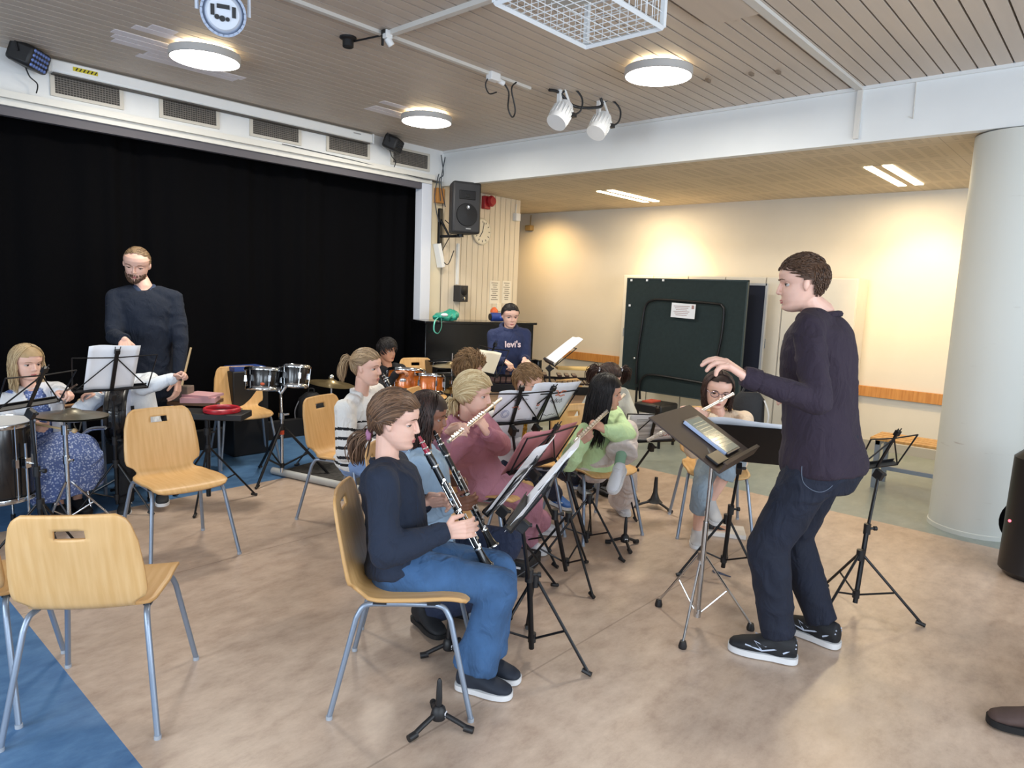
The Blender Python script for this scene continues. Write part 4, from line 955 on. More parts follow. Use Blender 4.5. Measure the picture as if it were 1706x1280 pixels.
me = remesh(mb, 'bag_body', .012, 1)
for v_ in me.vertices:
    q = v_.co; k = noise.noise(q*22)*.02+noise.noise(q*50)*.008; v_.co = q+v_.normal*k
    if v_.co.z < .002: v_.co.z = .002
me.materials.append(GRN); o = link('bag_body', me, None); o.parent = t
xz = lambda a, b, c: dx*a+V((-dx.y, dx.x, 0))*b+V((0, 0, c))
put(MB().tube(spline([xz(-.12, -.08, .04), xz(-.2, -.17, .0), xz(-.21, -.18, -.1), xz(-.16, -.18, -.13), xz(-.12, -.175, -.06), xz(-.1, -.12, .03)]), .008, 6, flat=.4), 'hanging_handle', mat('handle_green', '#69c9b4', .5), t)
put(MB().ell(xz(-.05, -.09, .07), (.05, .03, .02)), 'white_print', PAPER, t)
p = onp(.96, .1)
t = thing('bluetooth_speaker', 'blue cylindrical portable speaker on the piano lid', 'speaker', p, rz)
BSP = mat('speaker_blue', '#1f3a86', .6, bump=.2, bscale=300)
put(MB().lathe([(.04, -.11), (.05, -.1), (.052, 0), (.05, .1), (.04, .11)], M.Rotation(PI/2, 3, 'Y'), 24, (0, 0, .053)), 'body', BSP, t)
put(MB().box((0, -.045, .055), (.03, .02, .03)), 'logo_plate', mat('logo_blue', '#3c5fb6', .5), t, bev=.003)
for s in (-1, 1): put(MB().lathe([(0, 0), (.038, 0), (.04, .008*s)], M.Rotation(PI/2, 3, 'Y'), 20, (s*.112, 0, .053)), 'end_cap', BPL, t)
p = onp(.99, .28); t = thing('orange_cup', 'orange and white cup behind the blue speaker', 'cup', p)
put(MB().lathe([(.032, 0), (.042, .1), (.04, .1), (.03, .004)], n=20), 'cup_body', mat('cup_white', '#d9cfc0', .5), t); put(MB().lathe([(.05, .1), (.044, .13), (.02, .16), (0, .165)], n=18), 'orange_top', mat('cup_orange', '#d4622f', .5), t)
# ------------------------------------------------------------------ panelled wall things
p = ony(770, 348, 5.95)
t = thing('loudspeaker', 'black loudspeaker on a bracket high on the panelled wall', 'speaker', p, math.radians(-112))
SPK = mat('speaker_plastic', '#2b2b2e', .55, bump=.1, bscale=400); GRL = mat('speaker_grille', '#17171a', .5, .3)
mb = MB(); mb.prism([(.15, -.18), (.15, .18), (-.12, .12), (-.12, -.12)], -.29, .29); put(mb, 'cabinet', SPK, t, bev=.03)
put(MB().lathe([(.13, 0), (.125, .012), (0, .02)], M.Rotation(PI/2, 3, 'Y'), 32, (.15, 0, -.08)), 'woofer', GRL, t)
put(MB().lathe([(0, .01), (.02, .012), (.022, .004)][::-1], M.Rotation(PI/2, 3, 'Y'), 16, (.168, 0, -.0)), 'light', CHR, t)
put(MB().box((.152, 0, .14), (.012, .2, .1)).box((.156, 0, .13), (.012, .05, .04)), 'horn', GRL, t, bev=.01)
put(MB().box((.155, .02, -.235), (.006, .06, .015)), 'badge', mat('badge_grey', '#8a8b8d', .4), t, smooth=False)
a = ony(733, 345, YS-.04); bb = V((a.x, YS-.03, 2.3))
t = thing('speaker_bracket', 'black angled wall bracket carrying the loudspeaker', 'bracket', bb)
e = V((p.x, p.y+.02, p.z-.31))-bb
put(MB().box((0, -.02, -.02), (.05, .04, .5)), 'wall_plate', BLK, t, bev=.004)
put(MB().tube([(0, -.03, e.z), (e.x, e.y, e.z)], .016, 8), 'arm', BLK, t); put(MB().tube([(0, -.03, .1), (e.x*.5, e.y*.5, e.z)], .014, 8), 'strut', BLK, t)
put(MB().cyl((e.x, e.y, e.z-.01), (e.x, e.y, e.z+.03), .04, 14), 'mount', BLK, t)
put(MB().tube(spline([(.05, -.05, .1), (.12, -.1, -.02), (.02, -.03, -.3), (.1, -.06, -.42), (.16, -.1, -.25)]), .006, 6), 'cable', BPL, t)
p = ony(733, 326, YS-.02); tag(MB().box((p.x, YS-.0, p.z), (.11, .08, .17)).build('wooden_block', PINE, smooth=False, bev=.003), 'small brown wooden block above the speaker bracket', 'block')
a, b = ony(728, 406, YS-.03), ony(735, 445, YS-.03); tag(MB().box((a+b)/2, (.09, .05, (b-a).length), fromto(a, b)).build('white_batten', WHITE, smooth=False), 'white slanted batten below the speaker bracket', 'batten')
p = ony(802, 386, YS-.01); t = thing('wall_clock', 'round pale wall clock half behind the loudspeaker', 'clock', (p.x, YS-.0, p.z))
Ry = M.Rotation(PI/2, 3, 'X')
put(MB().lathe([(0, .03), (.148, .03), (.15, 0)][::-1], Ry, 40), 'dial', mat('clock_face', '#e3dac6', .5), t)
put(MB().tube([(.155*math.cos(x), -.02, .155*math.sin(x)) for x in [2*PI*k/40 for k in range(40)]], .013, 8, closed=True), 'rim', mat('clock_rim', '#d2c8b2', .4), t)
mb = MB()
for k in range(12):
    a = 2*PI*k/12; mb.box((.122*math.sin(a), -.0315, .122*math.cos(a)), (.008, .003, .026), M.Rotation(a, 3, 'Y'))
put(mb, 'hour_marks', PRINT, t, smooth=False)
put(MB().box((-.02, -.034, -.03), (.008, .003, .1), M.Rotation(.6, 3, 'Y')), 'hour_hand', PRINT, t, smooth=False); put(MB().box((.01, -.036, .055), (.006, .003, .12), M.Rotation(.2, 3, 'Y')), 'minute_hand', PRINT, t, smooth=False)
p = ony(807, 338, YS); t = thing('fire_alarm', 'red fire alarm sounder high on the panelled wall', 'alarm', (p.x, YS-.0, p.z)); RDA = mat('alarm_red', '#a3202a', .4)
put(MB().box((0, -.03, 0), (.11, .06, .16)), 'base', RDA, t, bev=.008); put(MB().lathe([(0, .12), (.05, .12), (.07, .09), (.06, .05)][::-1], Ry, 24, (.04, 0, .02)), 'sounder', RDA, t)
p = ony(762, 489, YS); t = thing('small_speaker', 'small dark box speaker on the panelled wall above the piano', 'speaker', (p.x, YS, p.z))
put(MB().box((0, -.06, 0), (.14, .12, .2)), 'cabinet', SPK, t, bev=.006); put(MB().lathe([(0, .126), (.05, .124), (.055, .12)][::-1], Ry, 24, (0.0, 0, .03)), 'cone', GRL, t); put(MB().lathe([(0, .126), (.02, .124), (.022, .12)][::-1], Ry, 16, (0, 0, -.06)), 'tweeter', CHR, t)
put(MB().box((-.02, -.012, .36), (.03, .024, .5)), 'cable_cover', WHITE, t, smooth=False)
for (u, v, w_, h_, lab) in ((824, 487, .19, .30, 'left of two printed notices on the panelled wall'), (844, 487, .17, .30, 'right of two printed notices on the panelled wall')):
    p = ony(u, v, YS-.003); t = thing('notice', lab, 'notice', (p.x, YS-.003, p.z), 0, 'notices on the panelled wall')
    put(MB().box((0, 0, 0), (w_, .004, h_)), 'page', mat('notice_paper', '#e4dccd', .7), t, smooth=False)
    mb = MB(); q_ = random.Random(int(u))
    for k in range(9): mb.box((-w_*.05*q_.random(), -.003, h_*.4-h_*.09*k), (w_*(.35+.4*q_.random()), .001, .01))
    put(mb, 'printed_text', mat('notice_ink', '#8b8377', .8), t, smooth=False)
p = ony(830, 512, YS); tag(MB().box((p.x, YS-.01, p.z), (.085, .02, .1)).build('wall_switch', mat('switch', '#e6dcc8', .4), smooth=False, bev=.004), 'cream wall switch under the notices', 'switch')
p = ony(857, 362, YS); t = thing('motion_sensor', 'small white sensor near the top of the panelled wall\'s end', 'sensor', (p.x, YS, p.z)); put(MB().prism([(-.03, 0), (.05, 0), (.06, -.06), (-.03, -.06)], -.05, .05), 'case', WHITE, t, bev=.006); put(MB().tube([(0, -.02, .05), (0.01, -.02, .17)], .006, 6), 'cable', WHITE, t)
p = onx(882, 380, XW-.04); t = thing('wall_bracket', 'small brownish sensor in the dim corner of the back wall', 'sensor', p); put(MB().box((0, 0, 0), (.08, .12, .08)), 'case', mat('sensor_tan', '#a58a5a', .6), t, bev=.01); put(MB().tube([(0.02, 0, .04), (.03, 0, .2)], .006, 6), 'cable', mat('sensor_tan', '#a58a5a'), t)

# ------------------------------------------------------------------ alcove: cupboards, boards, benches, backrests
CAB = mat('cupboard_white', '#d8d3ca', .5, var=.02)
yL, yR, zt, xf = onx(1040, 455, 7.95).y, onx(1432, 460, 7.95).y, 1.87, 7.95
ys = [yL]+[onx(u, 456, xf).y for u in (1090, 1148, 1210, 1278)]+[yL-5*(yL-yR)/7-.05, onx(1360, 459, xf).y, yR]
ys = sorted(set(ys), reverse=True)
for k in range(len(ys)-1):
    a, b = ys[k], ys[k+1]; wd = a-b
    if wd < .15: continue
    lab = ['white cupboard at the left end of the row behind the green board', 'white cupboard second from the left behind the green board', 'white cupboard third from the left behind the green board', 'white cupboard behind the right part of the green board', 'white cupboard behind the dark blue board', 'white cupboard left of the conductor\'s head', 'white cupboard at the right end of the row behind the conductor'][min(k, 6)]
    t = thing('cupboard', lab, 'cupboard', (xf+.19, (a+b)/2, 0), 0, 'white cupboards along the alcove wall')
    put(MB().box((.0, 0, zt/2), (.36, wd-.004, zt)), 'carcass', CAB, t, smooth=False)
    dr = put(MB().box((-.19, 0, zt/2+.03), (.018, wd-.016, zt-.07)), 'door', CAB, t, bev=.003)
    h = MB().cyl((-.203, wd/2-.05, 1.05), (-.203, wd/2-.05, 1.16), .005, 8).build('handle', STEEL); h.parent = dr
def board(label, TLq, TRq, BRq, BLq, x, m, frame_m, th=.04, name='pinboard'):
    P_ = [onx(*q, x) for q in (TLq, TRq, BRq, BLq)]
    return P_
# green pinboard on a black tube frame, blue one behind it
xg_ = 7.25
yl, yr = onx(1047, 465, xg_).y, onx(1247, 468, xg_).y; zt_, zb_ = onx(1150, 466, xg_).z, onx(1140, 661, xg_).z
GREEN = mat('felt_green', '#1f2d2f', .9, var=.12, vscale=30)
t = thing('pinboard', 'large dark green pinboard on a black tube frame in the alcove', 'board', (xg_, (yl+yr)/2, 0))
w_ = yl-yr
put(MB().box((0, 0, (zt_+zb_)/2), (.03, w_, zt_-zb_)), 'felt_panel', GREEN, t, smooth=False)
put(MB().box((0, -w_/2, (zt_+zb_)/2), (.036, .014, zt_-zb_)).box((0, w_/2, (zt_+zb_)/2), (.036, .014, zt_-zb_)).box((0, 0, zt_), (.036, w_+.014, .014)).box((0, 0, zb_), (.036, w_+.014, .014)), 'edge_frame', mat('edge_dark', '#39464a', .5, .3), t, smooth=False)
def bp(u, v): q_ = onx(u, v, xg_-.05); return q_-V((xg_, (yl+yr)/2, 0))
o_ = V((-.03, 0, 0))
put(MB().tube(spline([bp(1060, 640), bp(1062, 595), bp(1070, 540), bp(1075, 512), bp(1086, 501), bp(1110, 500), bp(1190, 506), bp(1203, 510), bp(1206, 522), bp(1202, 560), bp(1196, 590), bp(1186, 635)], 4), .014, 8), 'upper_tube', BLK, t)
put(MB().tube(spline([bp(1066, 665), bp(1066, 640), bp(1074, 627), bp(1090, 625), bp(1130, 631), bp(1180, 640)], 4), .014, 8), 'lower_tube', BLK, t)
for u in (1061, 1180): q_ = bp(u, 645); put(MB().tube([q_, V((q_.x, q_.y, .04))], .015, 8), 'leg', BLK, t)
for u in (1061, 1180): q_ = bp(u, 645); put(MB().tube([V((q_.x-.28, q_.y, .02)), V((q_.x+.28, q_.y, .02))], .017, 8), 'foot', BLK, t)
for (u, v) in ((1052, 467), (1078, 467), (1105, 467), (1049, 509)):
    q_ = onx(u, v, xg_-.02)-V((xg_, (yl+yr)/2, 0)); put(MB().box(q_, (.006, .025, .025)), 'paper_scrap', PAPER, t, smooth=False)
q_ = onx(1057, 597, xg_-.07)-V((xg_, (yl+yr)/2, 0)); put(MB().ell(q_, .016), 'knob', CHR, t)
p = onx(1138, 518, xg_-.075); t = thing('board_notice', 'small white printed notice taped on the green pinboard', 'notice', p)
put(MB().box((0, 0, 0), (.004, .30, .165), M.Rotation(.03, 3, 'X')), 'page', PAPER, t, smooth=False)
mb = MB()
for k in range(6): mb.box((-.003, .02, .05-.02*k), (.001, .2-.03*(k % 3), .006))
mb.box((-.003, -.12, .045), (.001, .03, .04)); put(mb, 'printed_text', mat('ink_red', '#a3817e', .8), t, smooth=False)
xb2 = 7.62
yl, yr = onx(1180, 475, xb2).y, onx(1279, 472, xb2).y; zt2, zb2 = onx(1262, 474, xb2).z, onx(1262, 680, xb2).z
t = thing('blue_board', 'dark blue board with a pale edge standing behind the green pinboard', 'board', (xb2, (yl+yr)/2, 0)); w_ = yl-yr
put(MB().box((0, 0, (zt2+zb2)/2), (.03, w_, zt2-zb2)), 'panel', mat('felt_blue', '#10182c', .9), t, smooth=False)
put(MB().box((0, -w_/2, (zt2+zb2)/2), (.04, .025, zt2-zb2+.02)).box((0, 0, zt2), (.04, w_, .025)).box((0, 0, zb2), (.04, w_, .025)), 'edge_frame', mat('alu', '#b9bcc2', .4, .5), t, smooth=False)
for s in (-1, 1): put(MB().tube([(0, s*w_*.4, zb2), (0, s*w_*.4, .03)], .014, 8).tube([(-.2, s*w_*.4, .02), (.2, s*w_*.4, .02)], .014, 8), 'leg', STEEL, t)
# black stool under the pinboard and bag beside the glasses girl
p = fl(1090, 748); t = thing('black_stool', 'black square stool under the green pinboard', 'stool', (6.55, onx(1092, 690, 6.55).y, 0)); zs = onx(1092, 672, 6.55).z
put(MB().box((0, 0, zs-.04), (.36, .34, .1)), 'seat', BPL, t, bev=.02)
for sx in (-1, 1):
    for sy in (-1, 1): put(MB().tube([(sx*.14, sy*.14, zs-.08), (sx*.15, sy*.15, 0)], .016, 8), 'leg', BLK, t)
put(MB().box((0, .06, zs+.015), (.2, .12, .02)), 'red_cloth', mat('cloth_red', '#a8412f', .8), t, bev=.004)
# backrest boards and benches
def backrest(lab, u0, v0, u1, v1, h=.115):
    a, b = onx(u0, v0, XW-.03), onx(u1, v1, XW-.03); z = (a.z+b.z)/2
    tag(MB().box((XW-.025, (a.y+b.y)/2, z), (.03, a.y-b.y, h)).build('backrest_board', PINE, smooth=False, bev=.003), lab, 'board', 'wooden boards along the back wall')
backrest('wooden backrest board on the back wall left of the green pinboard', 938, 590, 1038, 602)
backrest('wooden backrest board on the back wall right of the conductor', 1405, 646, 1640, 676)
BSL = wood_mat('bench_slat', '#d0a060', '#bf8c4c', .5)
def bench(lab, x, y0, y1, z=.45):
    t = thing('slatted_bench', lab, 'bench', (x, (y0+y1)/2, 0), 0, 'slatted benches in the alcove'); ln = y1-y0
    for k in range(4): put(MB().box((-.15+.1*k, 0, z-.012), (.075, ln, .024)), 'seat_slat', BSL, t, bev=.004)
    for s in (-1, 1):
        for sx in (-1, 1): put(MB().box((sx*.15, s*(ln/2-.06), (z-.025)/2), (.04, .04, z-.025)), 'leg', STEEL, t, smooth=False)
        put(MB().box((0, s*(ln/2-.06), z-.045), (.34, .035, .035)), 'crossbar', STEEL, t, smooth=False)
    put(MB().box((0, 0, .16), (.035, ln-.15, .035)), 'rail', STEEL, t, smooth=False)
# (bench front legs touch the floor near x 6.6)
bench('slatted wooden bench with grey legs between the conductor and the column', 6.75, -.3, 1.62)
# things on the coat hooks at the right edge
p = onx(1697, 655, 7.6)
tag(MB().box((XW-.03, p.y-.5, onx(1697, 645, XW).z), (.03, 1.2, .1)).build('coat_rail', PINE, smooth=False), 'wooden coat rail just right of the column', 'rail')
p = onx(1700, 700, XW-.2); t = thing('hanging_bag', 'white cloth bag hanging right of the column', 'bag', p)
mb = MB(); mb.loft([((0, 0, -.3), (1, 0, 0), (0, 1, 0), .06, .14), ((0, 0, -.2), (1, 0, 0), (0, 1, 0), .08, .18), ((0, 0, .1), (1, 0, 0), (0, 1, 0), .05, .16), ((0, 0, .2), (1, 0, 0), (0, 1, 0), .02, .1)]); put(mb, 'body', mat('bag_white', '#dcdcdc', .8), t); put(MB().tube([(0, .08, .18), (.05, 0, .35), (0, -.08, .18)], .008, 6), 'strap', BAG, t)
# portable loudspeaker at the right edge
p = fl(1712, 968); t = thing('portable_loudspeaker', 'tall black portable loudspeaker standing at the right picture edge', 'speaker', (p.x+.1, p.y-.02, 0), math.radians(40)); hh = .78
mb = MB(); pr = [(.17, -.2), (.2, -.12), (.2, .12), (.17, .2), (-.14, .15), (-.17, .08), (-.17, -.08), (-.14, -.15)]; mb.loft([((0, 0, 0.0), (1, 0, 0), (0, 1, 0), .15, .15), ((0, 0, .04), (1, 0, 0), (0, 1, 0), .18, .19), ((0, 0, hh-.05), (1, 0, 0), (0, 1, 0), .17, .18), ((0, 0, hh), (1, 0, 0), (0, 1, 0), .12, .13)], 28); put(mb, 'cabinet', mat('portable_black', '#17171b', .35), t)
put(MB().lathe([(.14, 0), (.13, .01), (0, .016)], M.Rotation(PI/2, 3, 'Y'), 28, (.165, 0, .3)), 'woofer', GRL, t)
q_ = at(1682, 868, depth(p)-.12)-V(t.location); q_ = M.Rotation(-math.radians(40), 3, 'Z') @ q_; put(MB().ell(q_, .008), 'status_light', mat('led_red', '#ff5a6a', .4, emit=3), t)
put(MB().box((-.1, 0, hh+.01), (.03, .16, .03)), 'handle', BPL, t, bev=.006)
# ================================================================== people
def skin_mat(name, c):
    m = mat(name, c, .48, var=.06, vscale=14, bump=.04, bscale=120)
    b = m.node_tree.nodes['Principled BSDF']; b.inputs['Subsurface Weight'].default_value = .12; b.inputs['Subsurface Radius'].default_value = (.012, .005, .003); b.inputs['Subsurface Scale'].default_value = .6
    return m
SK = {'fair': skin_mat('skin_fair', '#dfb3a0'), 'mid': skin_mat('skin_mid', '#d0a08a'), 'tan': skin_mat('skin_tan', '#b98468'), 'brown': skin_mat('skin_brown', '#8a5c47')}
LIPC = {'fair': '#b96f6b', 'mid': '#aa625c', 'tan': '#95564c', 'brown': '#6e4038'}
EYEW = mat('eye_white', '#bdb4ae', .3); IRIS = mat('eye_iris', '#3a2a20', .2)
HXF = [(-.50, .20), (-.475, .285), (-.44, .335), (-.40, .35), (-.35, .335), (-.31, .345), (-.27, .36), (-.22, .352), (-.12, .345), (-.04, .335), (.0, .33), (.05, .355), (.10, .375), (.2, .375), (.3, .335), (.4, .235), (.46, .12), (.49, .03), (.5, -.04)]
HXB = [(-.50, .02), (-.44, -.03), (-.35, -.12), (-.25, -.24), (-.15, -.33), (0, -.41), (.15, -.45), (.28, -.42), (.38, -.33), (.45, -.21), (.49, -.1), (.5, -.05)]
HW = [(-.50, .05), (-.475, .105), (-.44, .15), (-.38, .20), (-.30, .24), (-.2, .27), (-.1, .29), (0, .305), (.1, .325), (.2, .33), (.3, .295), (.4, .21), (.46, .115), (.49, .05), (.5, .01)]
def head_pt(z, t, jaw=1., off=0.):
    xf, xb, w_ = interp(HXF, z), interp(HXB, z), interp(HW, z)
    if z < -.2: w_ *= 1+(jaw-1)*min(1, (-.2-z)/.2)
    c, s_ = math.cos(t), math.sin(t); mx = (xf+xb)/2; ax = (xf-xb)/2
    e = .86 if c > 0 else 1.0
    x = mx+ax*(abs(c)**e)*(1 if c >= 0 else -1); y = w_*(abs(s_)**.92)*(1 if s_ >= 0 else -1)
    if c > 0:
        g = lambda cy, cz, sy, sz: math.exp(-((abs(y)-cy)/sy)**2-((z-cz)/sz)**2)
        x += -.05*g(.14, .005, .085, .055)+.022*g(.17, -.14, .09, .08)+.014*g(.12, .075, .09, .03)+.02*g(0, -.41, .09, .05)
        x += .016*g(0, -.262, .1, .022)+.016*g(0, -.315, .08, .022)-.012*g(0, -.287, .09, .010)
    return V((x, y, z))
def add_head(mb, c, R, h, jaw=1., ears=True):
    n, k = 56, 60; zs = [-.5+(1.0)*i/k for i in range(k+1)]
    mb.add([R @ (head_pt(z, 2*PI*j/n, jaw)*h)+c for z in zs for j in range(n)], [(i*n+j, i*n+(j+1) % n, (i+1)*n+(j+1) % n, (i+1)*n+j) for i in range(k) for j in range(n)]+[tuple(range(n-1, -1, -1)), tuple(k*n+j for j in range(n))])
    L = lambda x, y, z: R @ V((x*h, y*h, z*h))+c
    mb.tube([L(.33, 0, .06), L(.36, 0, .0), L(.39, 0, -.07), L(.408, 0, -.122), L(.37, 0, -.16)], [.03*h, .03*h, .035*h, .04*h, .03*h], 12)
    mb.ell(L(.405, 0, -.125), .042*h, nu=12, nv=8)
    for s_ in (-1, 1): mb.ell(L(.365, .045*s_, -.142), (.042*h, .028*h, .03*h), R, 10, 8)
    if ears:
        for s_ in (-1, 1):
            mb.ell(L(-.035, .322*s_, -.025), (.06*h, .032*h, .105*h), R @ M.Rotation(-.25, 3, 'Y') @ M.Rotation(.3*s_, 3, 'Z'), 14, 10); mb.ell(L(-.02, .305*s_, -.105), (.032*h, .028*h, .04*h), R, 10, 8)
def add_hand(mb, w_, d, n, size, side, curl=.5, thumb=.5, spread=.06):
    """w_ wrist, d towards the fingertips, n out of the palm, side +1 when the thumb lies towards n x d"""
    d = V(d).normalized(); n = V(n); n = (n-d*n.dot(d)).normalized(); x = n.cross(d).normalized()*side
    pl = size*.52; curl = curl if isinstance(curl, (list, tuple)) else [curl]*4
    mb.tube([w_-d*size*.1, w_+d*pl*.1], [size*.15, size*.16], 12, flat=.75)
    for k in range(4):
        o = (1.5-k)*.115*size
        mb.capsules([w_+x*o*.55+d*pl*.05, w_+x*o*.95+d*pl*(.97-.05*abs(k-1.2))], [size*.088, size*.072], 10)
        L_ = size*(.45, .5, .46, .36)[k]; a = 0.; p = w_+x*o*.95+d*pl*(.97-.05*abs(k-1.2)); pts = [p]; rr = [size*.062]
        for s_ in range(3):
            a += curl[k]*(.9, 1.15, .8)[s_]; dd = (d*math.cos(a)+n*math.sin(a)+x*(spread*(1.5-k))).normalized(); p = p+dd*L_*(.46, .3, .24)[s_]; pts.append(p); rr.append(size*(.056, .05, .043)[s_])
        mb.capsules(pts, rr, 10)
    b = w_+x*size*.12+d*pl*.18; dd = (x*.75+d*.55+n*(.1+.5*thumb)).normalized()
    p1 = b+dd*size*.22; d2 = (d*.8+x*(.35-.5*thumb)+n*(.2+.5*thumb)).normalized(); p2 = p1+d2*size*.17; p3 = p2+(d2+n*.15*thumb).normalized()*size*.13
    mb.capsules([b, p1, p2, p3], [size*.085, size*.07, size*.058, size*.048], 10)
def ik(a, t, l1, l2, pole):
    v = t-a; D = v.length; f = 1.
    if D > (l1+l2)*.995: f = D/((l1+l2)*.995)
    l1 *= f; l2 *= f; u = v.normalized(); x = (l1*l1-l2*l2+D*D)/(2*D); h = math.sqrt(max(0, l1*l1-x*x)); p = V(pole); p = p-u*p.dot(u)
    return a+u*x+p.normalized()*h
def wrinkle(me, amp, fr, seed=0, ax=(1, 1, 1)):
    o = V((seed*3.1, seed*1.7, seed)); n = len(me.vertices)
    for v_ in me.vertices:
        c = v_.co; q = V((c.x*ax[0], c.y*ax[1], c.z*ax[2]))*fr+o
        q2 = V(((c.x+c.z*.5)*ax[0], (c.y-c.z*.35)*ax[1], c.z*ax[2]*1.5))*fr*.8+o
        r = 1-abs(noise.noise(q2))*2.2; m_ = noise.noise(q*.45+V((9, 3, 1)))
        k = .5*noise.noise(q)+max(0, r)**2*max(0, .25+m_)*1.5
        v_.co = c+v_.normal*(amp*1.8*k)
def stripes_of(me, fn):
    """per-face material index chosen by place on the garment"""
    idx = [0]*len(me.polygons)
    for p in me.polygons: idx[p.index] = fn(p.center, p.normal)
    me.polygons.foreach_set('material_index', idx)

